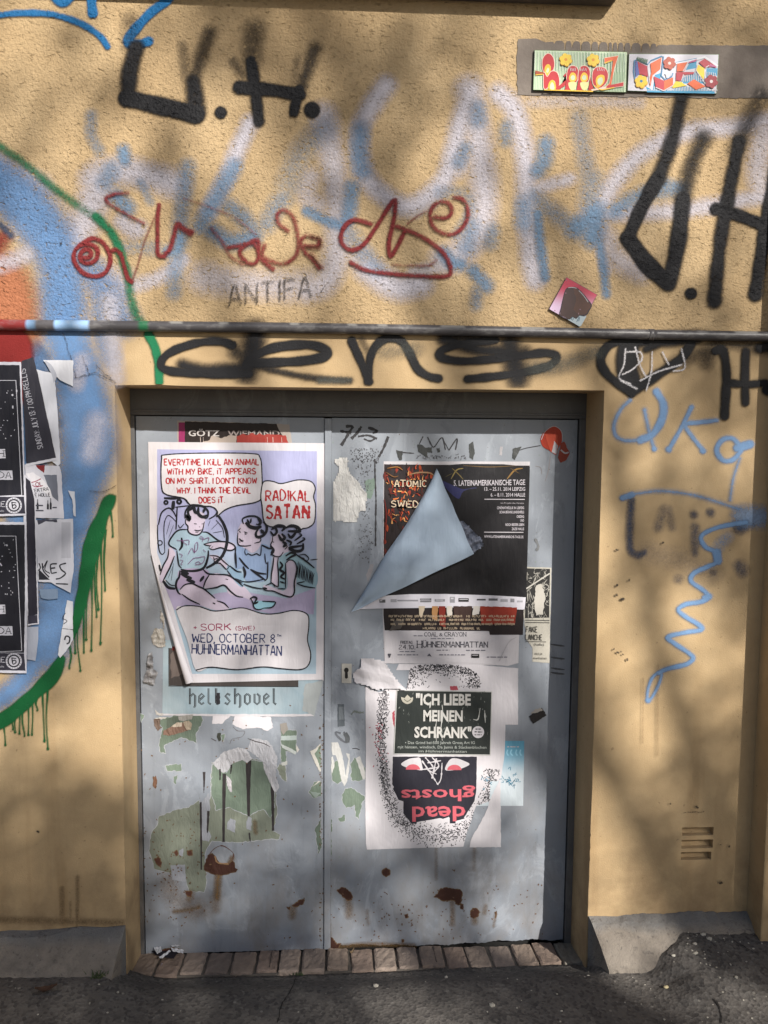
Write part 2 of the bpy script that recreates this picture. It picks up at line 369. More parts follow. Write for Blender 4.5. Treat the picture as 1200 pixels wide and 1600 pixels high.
    def build(s, name, mat, parent=None, label=None, cat=None, group=None):
        me = bpy.data.meshes.new(name); V = np.vstack(s.V); me.from_pydata(V.tolist(), [], s.F); me.update()
        ca = me.color_attributes.new("Col", 'FLOAT_COLOR', 'POINT'); c = np.ones((len(V), 4)); c[:, :3] = np.vstack(s.C)
        ca.data.foreach_set("color", c.astype(np.float32).ravel()); return link(name, me, mat, parent, label, cat, group)
# ================================================================== the setting
M_PLASTER = mat_plaster()
# ---- pavement: one asphalt sheet to the far side of the street, dished in front of the doorway
def asphalt_mat():
    t = NT("asphalt"); n = t.noise(2.0, 5, .65); base = t.mix(t.mr(n, .3, .7), (.092, .084, .078), (.128, .118, .108))
    v = t.n("TexVoronoi"); v.inputs['Scale'].default_value = 95; t.l(t.pos(), v.inputs['Vector'])
    agg = t.mr(t.n("SeparateColor").outputs[0], 0, 1); sc = t.t.nodes["Separate Color"]; t.l(v.outputs['Color'], sc.inputs[0])
    base = t.mix(t.mr(sc.outputs[0], .78, .97, 0, .40), base, (.19, .18, .165)); base = t.mix(t.mr(sc.outputs[1], .55, .9, 0, .6), base, (.036, .034, .034))
    base = t.mix(t.mr(t.noise(9, 5, .7), .45, .75, 0, .4), base, (.05, .046, .045))
    fl = t.n("TexVoronoi"); fl.inputs['Scale'].default_value = 17; t.l(t.pos(), fl.inputs['Vector'])
    base = t.mix(t.mr(fl.outputs['Distance'], .10, .07, 0, .45), base, (.34, .32, .28))
    t.l(base, t.p.inputs['Base Color']); t.p.inputs['Roughness'].default_value = .9; t.p.inputs['Specular IOR Level'].default_value = .25
    h = t.math('ADD', t.math('MULTIPLY', v.outputs['Distance'], 1.0), t.math('ADD', t.math('MULTIPLY', t.noise(220, 3), .5), t.math('MULTIPLY', t.noise(14, 4, .6), 1.6)))
    t.bump(h, .5, .005); return t.m
M_ASPH = asphalt_mat()
def sstep(x, a, b): t = np.clip((x-a)/(b-a), 0, 1); return t*t*(3-2*t)
def ground_z(x, y):
    b = -.128 - .006*np.sin(3.1*x+1.3*y) + .010*np.clip((-y-.3)/1.0, 0, 1)
    xx = x+.012*np.sin(41*y+1)+.009*np.sin(97*y); r = sstep(xx, 1.80, 1.975)*sstep(y, -.50, .0)*(.096+.0025*np.sin(23*x))
    l = sstep(-x, -.12, .03)*sstep(y, -.5, -.12)*.032
    dish = sstep(y, -.19, .05)*sstep(x, -.035, .0)*(1-sstep(x, W, W+.035))*.088
    return b + r + l - dish
def build_ground():
    xs = np.concatenate([np.linspace(-40, -2, 20), np.linspace(-1.9, 3.6, 300), np.linspace(3.8, 40, 20)])
    ys = np.concatenate([np.linspace(-40, -3, 16), np.linspace(-2.9, -1.2, 30), np.linspace(-1.17, .075, 72)])
    X, Y = np.meshgrid(xs, ys); r = np.random.default_rng(3); Zz = ground_z(X, Y)
    fine = np.abs(X-.8) < 2.8; Zz = Zz+np.where(fine, r.normal(0, .0011, X.shape), 0)
    edge = (Y > .046) & (X > -.06) & (X < W+.06); Zz = np.where(edge, -.30, Zz)      # stops short of the brick threshold
    n = len(xs); F = [(j*n+i, j*n+i+1, (j+1)*n+i+1, (j+1)*n+i) for j in range(len(ys)-1) for i in range(n-1)]
    me = mesh("asphalt_pavement", np.stack([X, Y, Zz], -1).reshape(-1, 3), F)
    for p in me.polygons: p.use_smooth = True
    link("asphalt_pavement", me, M_ASPH, kind="structure", label="dark worn asphalt pavement in front of the wall")
build_ground()

# ---- the wall
SLOTS = []
for (u0, v0, u1, v1) in ((1066, 1293, 1114.5, 1305), (1065, 1312.5, 1113.5, 1325), (1064, 1331.5, 1111, 1343)):
    a, b = PY((u0, v0)), PY((u1, v1)); SLOTS.append((a[0], b[0], b[2], a[2]))
XP, YPIL = 2.241, -.105
def build_wall():
    xs = sorted({-4.5, 0.0, W, XP}|{q for s in SLOTS for q in s[:2]}); zs = sorted({-.5, 4.9, ZT}|{q for s in SLOTS for q in s[2:]})
    bm = bmesh.new(); vd = {}
    def V(x, y, z):
        k = (round(x, 5), round(y, 5), round(z, 5))
        if k not in vd: vd[k] = bm.verts.new(k)
        return vd[k]
    for i in range(len(xs)-1):
        for j in range(len(zs)-1):
            x, z = (xs[i]+xs[i+1])/2, (zs[j]+zs[j+1])/2
            if 0 < x < W and z < ZT: continue
            if any(s[0] < x < s[1] and s[2] < z < s[3] for s in SLOTS): continue
            bm.faces.new([V(xs[i], 0, zs[j]), V(xs[i+1], 0, zs[j]), V(xs[i+1], 0, zs[j+1]), V(xs[i], 0, zs[j+1])])
    zz = [z for z in zs if z <= ZT]
    for j in range(len(zz)-1):
        for x in (0.0, W):
            for ya, yb in ((0, .014), (.014, .30)): bm.faces.new([V(x, ya, zz[j]), V(x, yb, zz[j]), V(x, yb, zz[j+1]), V(x, ya, zz[j+1])])
    for ya, yb in ((0, .014), (.014, .30)): bm.faces.new([V(0, ya, ZT), V(W, ya, ZT), V(W, yb, ZT), V(0, yb, ZT)])
    for s in SLOTS:                                        # wedge-shaped louvre openings
        x0, x1, z0, z1 = s; d = .055
        e = .022
        bm.faces.new([V(x0, 0, z0), V(x1, 0, z0), V(x1, e, z0), V(x0, e, z0)]); bm.faces.new([V(x0, e, z0), V(x1, e, z0), V(x1, d, z1), V(x0, d, z1)])
        bm.faces.new([V(x0, 0, z1), V(x1, 0, z1), V(x1, d, z1), V(x0, d, z1)])
        bm.faces.new([V(x0, 0, z0), V(x0, 0, z1), V(x0, d, z1), V(x0, e, z0)]); bm.faces.new([V(x1, 0, z0), V(x1, 0, z1), V(x1, d, z1), V(x1, e, z0)])
    # chipped, slightly wavering arris round the doorway
    es = [e for e in bm.edges if all(abs(v.co.y) < 1e-6 for v in e.verts) and (all(abs(v.co.x) < 1e-6 and v.co.z < ZT+1e-5 for v in e.verts) or all(abs(v.co.x-W) < 1e-6 and v.co.z < ZT+1e-5 for v in e.verts) or all(abs(v.co.z-ZT) < 1e-5 and -.001 < v.co.x < W+.001 for v in e.verts))]
    for e in es:
        n = int(e.calc_length()/.011)
        if n > 1:
            a, b = e.verts[0].co.copy(), e.verts[1].co.copy()
            r = bmesh.ops.subdivide_edges(bm, edges=[e], cuts=n)
            for v in [g for g in r['geom_inner'] if isinstance(g, bmesh.types.BMVert)]:
                c = v.co; w = .0022*math.sin(c.x*17+c.z*23)*.5
                chip = random.random() < .07; q = abs(random.gauss(0, .0012))+(.006*random.random() if chip else 0)
                if abs(c.z-ZT) < 1e-5: c.z += q+w
                elif c.x < .5: c.x -= q*.5+w*.4
                else: c.x += q+w
    o = link("plaster_wall", bm_mesh("plaster_wall", bm), M_PLASTER)
    return tag(o, "ochre plastered house wall sprayed with graffiti around a grey double door", "wall", None, "thing")
WALL = build_wall()
bm = bmesh.new(); box(bm, XP, 5.5, YPIL, .2, -.5, 4.9, .006)
link("pilaster", bm_mesh("pilaster", bm), M_PLASTER, WALL, "projecting ochre pilaster at the right edge")
M_SILL = mat_flat("sill_stone", (.06, .052, .048), (.105, .092, .083), 14, .8)
bm = bmesh.new(); box(bm, -.55, 1.650, -.088, -.0005, 3.164, 3.235, .004); box(bm, -.53, 1.632, -.062, -.0007, 3.140, 3.1635, .008)
link("window_sill", bm_mesh("window_sill", bm), M_SILL, WALL, "dark moulded window sill at the top of the wall")

# bare cement strip behind the tiles
M_CEM = mat_flat("bare_cement", (.155, .13, .115), (.225, .195, .17), 9, .95, .9, .003)
def cement():
    top = [(810, 61), (838, 60), (852, 66), (864, 65)]
    u = 866
    for wd, dr in ((16, 14), (9, 10), (12, 17), (14, 17), (10, 16), (13, 19), (5, 18), (6, 17), (8, 17), (9, 16), (14, 17), (12, 12), (9, 9)):
        for t in np.linspace(0, 1, 7): top.append((u+wd*t, 63.5+(u-866)*.03+5*(2*abs(t-.5))**4))
        top += [(u+wd+.4, 64+dr), (u+wd+1.5, 64+dr)]; u += wd+1.9
    top += jagline([(u, 70), (1200, 71), (1330, 73)], .8, 7, 4)
    bot = jagline([(1330, 157), (1200, 154), (1040, 152), (830, 149), (809, 148), (807, 100), (809, 64)], 1.1, 6, 9)
    poly = top+bot; n = len(poly)
    a = PY(poly, -.0022); b = PY(poly, .01)
    tri = tessellate_polygon([[Vector((p[0], p[1], 0)) for p in poly]])
    F = [tuple(t) for t in tri]+[(i, (i+1) % n, n+(i+1) % n, n+i) for i in range(n)]
    link("cement_patch", mesh("cement_patch", np.vstack([a, b]), F), M_CEM, WALL, "bare grey cement strip behind the painted tiles")
cement()

# ---- concrete kerb stones either side of the doorway
def kerb_mat():
    t = NT("concrete"); base = t.mix(t.mr(t.noise(7, 6, .65), .3, .7), (.16, .137, .115), (.285, .25, .21))
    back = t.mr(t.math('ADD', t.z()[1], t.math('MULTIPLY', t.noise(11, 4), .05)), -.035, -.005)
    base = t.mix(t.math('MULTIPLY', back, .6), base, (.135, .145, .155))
    base = t.mix(t.mr(t.noise(60, 3, .6), .60, .68, 0, .6), base, (.085, .076, .07))
    base = t.mix(t.mr(t.noise(17, 6, .7), .52, .72, 0, .7), base, (.10, .088, .078))
    base = t.mix(t.mr(t.noise(35, 4, .6), .30, .22, 0, .5), base, (.33, .31, .28))
    t.l(base, t.p.inputs['Base Color']); t.p.inputs['Roughness'].default_value = .92
    t.bump(t.math('ADD', t.noise(28, 6, .7), t.math('MULTIPLY', t.noise(200, 3), .3)), .9, .010); return t.m
M_CONC = kerb_mat()
def kerb(name, xw, sgn, length, flare, label):
    """xw: x at the doorway; the stone slopes from the wall foot down to the asphalt"""
    bm = bmesh.new(); n = 40; prof = [(.02, .006), (-.004, .004), (-.035, -.012), (-.09, -.058), (-.138, -.104), (-.152, -.135), (-.152, -.34)]
    rows = []
    for i in range(n+1):
        t = i/n; row = []
        for k, (y, z) in enumerate(prof):
            fl = flare*np.clip(-z/.1, 0, 1.0)*(1-t)
            x = xw+sgn*(length*t+fl)
            j = .005*math.sin(9*x+k*2.1)+.003*math.sin(31*x+k)+random.gauss(0, .0016)
            row.append(bm.verts.new((x, y+j*(k > 1), z+j*(0 < k < 6))))
        rows.append(row)
    for i in range(n):
        for k in range(len(prof)-1): bm.faces.new([rows[i][k], rows[i+1][k], rows[i+1][k+1], rows[i][k+1]])
    e = rows[0]; b = [bm.verts.new((xw+sgn*.0, .02, -.34))]
    bm.faces.new(e+b)
    link(name, bm_mesh(name, bm), M_CONC, None, label, "kerb stone")
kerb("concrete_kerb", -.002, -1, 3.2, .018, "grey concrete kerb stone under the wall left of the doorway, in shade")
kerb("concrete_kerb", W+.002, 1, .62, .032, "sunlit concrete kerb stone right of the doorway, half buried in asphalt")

# ---- brick threshold
M_BRICK = mat_print("brick", .9, .6, .2, 40, .5)
def bricks():
    V = []; F = []; C = []; A = np.array([0, .044, -.209]); B = np.array([0, .216, -.234])
    ex = np.array([1.0, 0, 0]); ey = (B-A); ly = np.linalg.norm(ey); ey /= ly; ez = np.cross(ex, ey)
    x = -.005; i = 0
    def slab(x0, x1, y0, y1, z0, z1, col, r=.006):
        bm = bmesh.new(); box(bm, x0, x1, y0, y1, z0, z1, r)
        bmesh.ops.subdivide_edges(bm, edges=[e for e in bm.edges if e.calc_length() > .03], cuts=4, use_grid_fill=True)
        bm.verts.index_update(); o = len(V)
        for v in bm.verts:
            c = v.co; w = A+ex*c.x+ey*c.y+ez*c.z+rng.normal(0, .0011, 3); V.append(w)
            k = 1+rng.normal(0, .06); C.append((*[q*k for q in col], 1))
        for f in bm.faces: F.append(tuple(o+v.index for v in f.verts))
        bm.free()
    slab(-.01, W+.01, .008, ly, -.06, -.010, (.13, .115, .10), .002)
    while x < W-.02:
        w = .079+rng.uniform(-.006, .007); h = rng.uniform(-.004, .004); y0 = rng.uniform(.0, .014); cut = i in (5, 12)
        base = np.array([(.30, .235, .19), (.275, .21, .172), (.33, .265, .22), (.26, .21, .178)][i % 4])*rng.uniform(.85, 1.12)
        if i == 18 or i == 19: base = np.array((.24, .22, .185))
        slab(x, min(x+w, W+.005), y0, ly-rng.uniform(0, .012), -.06, h, base, .007)
        if cut: slab(x+w*.62, x+w*.66, y0+.02, ly-.02, h-.004, h+.0015, (.12, .10, .09), .0007)
        x += w+rng.uniform(.006, .013); i += 1
    me = mesh("brick_threshold", V, F); ca = me.color_attributes.new("Col", 'FLOAT_COLOR', 'POINT'); ca.data.foreach_set("color", np.array(C, np.float32).ravel())
    link("brick_threshold", me, M_BRICK, None, "sloping threshold of worn reddish bricks laid on edge below the door", "threshold")
bricks()

# ---- pipe along the wall above the door
M_PIPE = None
def pipe():
    t = NT("painted_pipe"); c = t.n("Attribute", attribute_name="Col").outputs['Color']
    c = t.mix(t.mr(t.noise(30, 5, .7, (.5, 1, 1)), .5, .72, 0, .5), c, (.30, .29, .28)); t.l(c, t.p.inputs['Base Color'])
    t.p.inputs['Roughness'].default_value = .42; t.p.inputs['Specular IOR Level'].default_value = .5; t.bump(t.noise(60, 4), .25, .003)
    root = bpy.data.objects.new("conduit_pipe", None); COL.objects.link(root); root.location = (1.0, -.018, 2.083)
    tag(root, "thin dark horizontal conduit pipe running along the wall above the door", "pipe")
    zc = 2.0825; yc = -.0165; r = .0175
    xj = float(PY((1023, 520), yc)[0])
    def seg(x0, x1, rr, name, colf):
        n = max(2, int((x1-x0)/.01)); m = 20; V = []; F = []; C = []
        for i in range(n+1):
            x = x0+(x1-x0)*i/n; sag = .0025*math.sin(x*2.2)
            for k in range(m):
                a = 2*math.pi*k/m; V.append((x, yc+rr*math.cos(a), zc+sag+rr*math.sin(a))); C.append((*colf(x, a), 1))
        for i in range(n):
            for k in range(m): F.append((i*m+k, i*m+(k+1) % m, (i+1)*m+(k+1) % m, (i+1)*m+k))
        F += [tuple(range(m)), tuple(range(n*m, n*m+m))]
        me = mesh(name, V, F); ca = me.color_attributes.new("Col", 'FLOAT_COLOR', 'POINT'); ca.data.foreach_set("color", np.array(C, np.float32).ravel())
        for p in me.polygons: p.use_smooth = len(p.vertices) == 4
        link(name, me, t.m, root)
    k = np.array((.066, .062, .066)); red = np.array((.24, .03, .03)); bl = np.array((.20, .33, .52)); gr = np.array((.02, .14, .06)); wh = np.array((.55, .53, .5))
    px = lambda u: float(PY((u, 510), yc)[0])
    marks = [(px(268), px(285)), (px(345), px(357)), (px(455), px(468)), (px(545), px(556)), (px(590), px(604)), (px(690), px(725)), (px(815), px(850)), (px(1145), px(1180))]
    def colf(x, a):
        c = k
        if x < px(43): c = red
        elif x < px(170): c = bl*(1.0+.5*math.sin(x*60)) if math.sin(x*37) > -.4 else k*1.3
        elif px(217) < x < px(232): c = gr
        if c is k and math.sin(a) > .35 and any(q[0] < x < q[1] for q in marks): c = wh*.42  # sunlit highlights painted as pale spots on the pipe's upper side
        return tuple(c)
    seg(-4.4, xj-.006, r, "pipe_length", colf); seg(xj-.004, XP-.001, r*.97, "pipe_length", colf); seg(xj-.022, xj-.0035, r*1.10, "coupling", lambda x, a: tuple(k))
pipe()

# ================================================================== the double door
M_DOOR = mat_metal("door_paint", (.225, .250, .290), (.285, .312, .355), .9)
M_FRAME = mat_metal("frame_paint", (.085, .085, .088), (.125, .125, .128), .6)  # dark steel paint, made darker still to carry the shade on the head rail
DOOR = bpy.data.objects.new("double_door", None); COL.objects.link(DOOR); DOOR.location = (W/2, D, -.235)
tag(DOOR, "grey sheet steel double door with posters, peeling paint and rust spots", "door", None, "thing")
def dpart(name, bm, mat, label=None, parent=None):
    me = bm_mesh(name, bm)
    return link(name, me, mat, parent or DOOR, label)
ZH = float(PY((511, 651), D-.012)[2])
xl = float(PY((214, 1050), D)[0])
bm = bmesh.new(); box(bm, -.002, W+.002, D-.012, D+.08, ZH, ZT+.001, .003); box(bm, .006, W-.006, D-.020, D-.0125, ZH+.012, ZH+.019, .002)
box(bm, -.001, .0135, D-.012, D+.08, -.26, ZH-.0005, .002); box(bm, W-.024, W+.001, D-.012, D+.08, -.26, ZH-.0005, .002)
dpart("door_frame", bm, M_FRAME, "dark steel frame with a deep head rail")
XS0, XS1 = .6915, .7165       # cover strip between the leaves
def leaf(x0, x1, z0, z1, ragged, label):
    bm = bmesh.new(); n = int((x1-x0)/.008); bot = []
    for i in range(n+1):
        x = x0+(x1-x0)*i/n
        zz = z0+(ragged*(.5+.35*math.sin(x*9+1)+.15*math.sin(x*47)+random.uniform(-.12, .12)) if ragged else random.uniform(-.001, .001))
        bot.append((x, zz))
    f = [bm.verts.new((x, D, z)) for x, z in bot]; b = [bm.verts.new((x, D+.035, z)) for x, z in bot]
    tf = [bm.verts.new((x, D, z1)) for x, _ in bot]; tb = [bm.verts.new((x, D+.035, z1)) for x, _ in bot]
    for i in range(n):
        bm.faces.new([f[i], f[i+1], tf[i+1], tf[i]]); bm.faces.new([f[i], b[i], b[i+1], f[i+1]]); bm.faces.new([tf[i], tf[i+1], tb[i+1], tb[i]])
    for i in (0, n): bm.faces.new([f[i], tf[i], tb[i], b[i]])
    return dpart("door_leaf", bm, M_DOOR, label)
LEAF_L = leaf(.0165, XS0-.0015, -.236, ZH-.004, 0, "narrower left door leaf with peeled green paint")
LEAF_R = leaf(XS1+.0005, W-.028, -.233, ZH-.004, .016, "wider right door leaf with rusted bottom edge and lock")
bm = bmesh.new(); box(bm, XS0, XS1, D-.009, D+.03, -.232, ZH-.006, .0025)
STRIP = dpart("cover_strip", bm, M_DOOR)
# backing panel behind the leaves; the gap's darkness is put into its near-black colour
bm = bmesh.new(); box(bm, -.01, W+.01, D+.05, D+.07, -.4, ZH, 0)
dpart("dark_backing", bm, mat_flat("dark_void", (.012, .012, .012), (.02, .02, .02)))
# lock plate and cylinder
M_STEEL = mat_flat("worn_steel", (.42, .40, .36), (.55, .53, .48), 30, .4, .2, .002, .5); M_BLK = mat_flat("black_hole", (.012, .012, .012), (.03, .028, .026))
def lockpart(name, poly_px, y0, y1, mat, parent, bev=0):
    a = PY(poly_px, y1); b = a.copy(); b[:, 1] = y0; n = len(a)
    V = np.vstack([a, b]); F = [tuple(range(n)), tuple(range(n, 2*n))]+[(i, (i+1) % n, n+(i+1) % n, n+i) for i in range(n)]
    return link(name, mesh(name, V, F), mat, parent)
lp = lockpart("lock_plate", [(534, 1036.5), (549.5, 1037), (549, 1067), (533.8, 1066.5)], D-.004, D-.0002, M_STEEL, DOOR)
kh = [(541.2+3.6*math.cos(a), 1047+3.9*math.sin(a)) for a in np.linspace(math.pi*.70, math.pi*2.30, 14)]+[(543.6, 1059), (541.2, 1060.5), (538.9, 1059)]
lockpart("keyhole", kh, D-.0052, D-.0038, M_BLK, lp)
# ================================================================== graffiti on the wall
zA = Z(0, 0, 2); zB = Z(600, 0, 2); zC = Z(0, 250, 2); zD = Z(600, 250, 2); zE = Z(0, 540, 2.5); zF = Z(880, 520, 2.5)
zG = Z(0, 190, 4); zH = Z(100, 260, 3); zI = Z(480, 120, 3)
BLACK = mat_spray("black_spray", (.020, .020, .022), .2, .5, .55); RED = mat_spray("dark_red_spray", (.20, .028, .03), .25, .5, .8)
GREEN = mat_spray("green_spray", (.018, .165, .075), .25, .45, .6); GREEN2 = mat_spray("thick_green_paint", (.012, .105, .035), .25, .35, .15)
WHITE = mat_spray("white_spray", (.58, .555, .62), .15, .6, .5); BLUE = mat_spray("blue_spray", (.165, .275, .42), .35, .6, .6)
PALE = mat_spray("pale_blue_spray", (.30, .42, .62), .2, .6, .7); STRONG = mat_spray("strong_blue_spray", (.022, .15, .36), .2, .45, .4)
ORANGE = mat_spray("orange_spray", (.42, .165, .085), .4, .6, .7); DKRED = mat_spray("red_paint", (.25, .03, .028), .3, .5, .3)
SKYB = mat_spray("light_blue_spray", (.19, .33, .56), .2, .55, .35); INKB = mat_spray("faded_blue_spray", (.06, .08, .13), .2, .6, .6)
CHALK = mat_spray("chalk", (.62, .60, .62), .1, .9, 2.2, freq=260); INK = mat_spray("marker_ink", (.05, .042, .035), .2, .8, 2.0, freq=230)
GREY = mat_spray("grey_overspray", (.10, .105, .095), .2, .7, .9)
# pale outlines of an old faded piece
paint("faded_graffiti", WALL, [
    ([(391,192),(372,232),(352,280),(326,330)], 20.6, 13.6, 0.80), (zH([(140,60),(250,20),(420,50),(520,85)]), 29.2, 22.9, 0.78),
    (zG([(640,330),(560,560),(480,720)]), 25.8, 29.8, 0.75), (zH([(270,260),(330,300),(350,290)]), 18.9, 13.6, 0.70),
    (zI([(80,180),(110,330),(130,480),(140,640),(140,830),(90,960),(0,1000)]), 29.2, 20.4, 0.66), (zI([(20,470),(0,560),(60,600)]), 17.2, 18.7, 0.50),
    (zI([(370,40),(300,140),(250,240),(245,380),(290,490),(380,570),(470,610),(560,570),(650,470),(700,300),(740,150),(770,60)]), 23.2, 16.1, 0.80),
    (zI([(760,60),(790,220),(820,440),(830,600),(790,740),(700,840),(640,860)]), 29.2, 22.9, 0.72), (zI([(740,350),(720,420),(680,440)]), 20.6, 16.1, 0.60),
    (zI([(900,80),(970,150),(1010,300),(1030,480),(1030,650),(1050,850),(1070,950)]), 24.1, 16.1, 0.78), (zI([(1040,530),(1120,510),(1230,480)]), 12.9, 11.9, 0.65),
    (zI([(280,900),(420,985),(530,970)]), 29.2, 20.4, 0.85), (zI([(500,920),(620,890)]), 13.8, 13.6, 0.60), (zI([(260,830),(220,860)]), 17.2, 16.1, 0.50),
    (zH([(650,520),(780,540),(1000,560),(1150,560)]), 29.2, 27.2, 0.55), (zH([(330,560),(450,520),(560,440)]), 13.8, 13.6, 0.65),
    ([(1210,185),(1150,198),(1075,206),(1005,238),(960,285),(938,330)], 18.9, 15.3, 0.72), (zD([(680,170),(900,160),(1040,140),(1200,110)]), 18.9, 13.6, 0.70),
    (zD([(650,180),(690,240),(720,300),(800,350)]), 20.6, 22.9, 0.55), (zD([(680,270),(695,340)]), 13.8, 11.9, 0.60),
    ([(1195,200),(1185,260),(1190,300)], 25.8, 20.4, 0.60), ([(830,160),(900,158),(1000,160)], 8.6, 13.6, 0.35),
    (zG([(0,300),(120,330),(260,400)]), 13.8, 25.5, 0.45), (zG([(480,640),(540,680),(470,760)]), 20.6, 22.9, 0.60), (zG([(640,980),(760,1010)]), 25.8, 29.8, 0.50)],
    WHITE, .0008, step=2.6, label="faded pale lilac bubble-letter graffiti across the upper wall")
paint("faded_graffiti", WALL, [
    (zA([(285,360),(285,420),(310,470)]), 9.5, 12.6, 0.39), (zA([(385,470),(390,500)]), 11.4, 12.6, 0.73), (zG([(700,300),(660,380)]), 13.3, 19.9, 0.47),
    (zG([(730,470),(800,540)]), 16.1, 14.7, 0.69), (zG([(880,380),(940,500)]), 7.6, 9.5, 0.39), (zH([(580,0),(560,150),(545,300),(545,360)]), 14.2, 16.8, 0.47),
    (zH([(800,0),(740,100),(690,190),(640,280)]), 19.0, 14.7, 0.60), (zH([(690,300),(780,350),(890,330)]), 15.2, 16.8, 0.65), (zH([(780,190),(840,240),(900,320)]), 14.2, 16.8, 0.52),
    (zH([(545,330),(530,390),(490,400)]), 14.2, 12.6, 0.73), (zH([(530,400),(515,590)]), 13.3, 16.8, 0.43), (zH([(280,380),(430,385)]), 9.5, 16.8, 0.34), (zH([(950,270),(1000,180),(1030,150)]), 15.2, 19.9, 0.43),
    (zI([(0,630),(80,670),(160,700)]), 11.4, 9.5, 0.73), (zI([(250,250),(245,380),(260,440)]), 17.1, 16.8, 0.60), (zI([(210,520),(200,620),(180,690)]), 13.3, 14.7, 0.69), (zI([(170,690),(290,850),(330,900)]), 13.3, 19.9, 0.34),
    (zI([(800,150),(800,200)]), 13.3, 16.8, 0.47), (zI([(740,340),(710,400)]), 11.4, 14.7, 0.47), (zI([(1120,310),(1110,390),(1080,440)]), 17.1, 14.7, 0.65), (zI([(930,230),(930,300)]), 9.5, 14.7, 0.43), (zI([(870,720),(860,780)]), 9.5, 16.8, 0.43),
    (zI([(1020,600),(1020,680)]), 19.0, 19.9, 0.47), (zI([(1080,640),(1090,760),(1110,900),(1115,940)]), 12.3, 8.4, 0.73), (zI([(640,830),(680,870),(720,880)]), 15.2, 11.6, 0.69), (zI([(770,700),(750,800)]), 15.2, 19.9, 0.43),
    (zI([(780,910),(840,980)]), 16.1, 12.6, 0.69), (zI([(800,1000),(790,1070)]), 8.5, 14.7, 0.43), (zI([(620,540),(740,550),(760,640),(700,740)]), 7.6, 14.7, 0.30),
    (zD([(600,210),(640,190),(660,160),(650,240)]), 26.6, 19.9, 0.73), (zD([(650,60),(640,150)]), 20.9, 23.1, 0.39), (zD([(670,250),(685,330),(695,420)]), 9.5, 8.4, 0.69), (zD([(470,120),(580,200)]), 15.2, 19.9, 0.39),
    (zD([(900,90),(800,110),(720,160)]), 13.3, 16.8, 0.56), (zB([(610,370),(620,440),(640,560)]), 13.3, 19.9, 0.34), (zB([(880,580),(930,590)]), 13.3, 14.7, 0.60), ([(505,200),(470,240),(450,290)], 22.8, 25.2, 0.30)],
    BLUE, .0014, step=2.4, label="faded blue graffiti strokes filling the pale letters")
MURALB = mat_spray("mural_blue_spray", (.135, .265, .50), .35, .55, .5)
# big coloured piece at the left edge
paint("mural_piece", WALL, [
    ([(-130,190),(-40,262),(30,312),(70,360),(92,410),(98,460),(100,505),(112,560),(128,640),(128,720),(112,790),(100,860),(92,940),(70,1010)], 72, 26, .80),
    ([(30,310),(90,400),(140,430),(170,460),(190,500)], 34, 30, .55), (zE([(330,80),(370,250),(390,400),(330,560),(300,700)]), 46, 22, .85),
    (zE([(220,900),(200,1100),(100,1290),(0,1380),(-120,1420)]), 30, 16, .8), ([(150,420),(160,520),(170,560)], 26, 20, .5), ([(50,560),(45,700),(40,900)], 60, 20, .8)],
    MURALB, .0020, step=3, label="broad light blue band of the mural at the left edge")
paint("mural_piece", WALL, [([(-150,330),(-60,400),(0,450),(12,520)], 90, 22, .95), ([(-60,520),(0,500),(20,480)], 44, 22, .7)], ORANGE, .0026, step=3, label="orange fill of the mural at the left edge")
paint("mural_piece", WALL, [([(-140,530),(-60,540),(16,540),(10,610)], 62, 6, 1.0), ([(-100,380),(-30,395),(4,372)], 22, 14, .7)], DKRED, .0032, step=2.4, label="dark red fill of the mural below the pipe")
paint("mural_piece", WALL, [(zG([(0,640),(40,680),(70,710)]), 5, 6, .8), (zE([(180,40),(140,20),(230,300)]), 10, 10, .25), ([(95,380)], 3, 1, 1)], INKB, .0036, step=2)
paint("mural_piece", WALL, [(zG([(0,900),(120,850),(160,830)]), 14, 16, .6), (zE([(380,300),(360,420)]), 26, 20, .5), (zE([(300,150),(320,60)]), 16, 14, .55), ([(172,470),(178,560),(182,590)], 18, 16, .55)], WHITE, .0040, step=3)
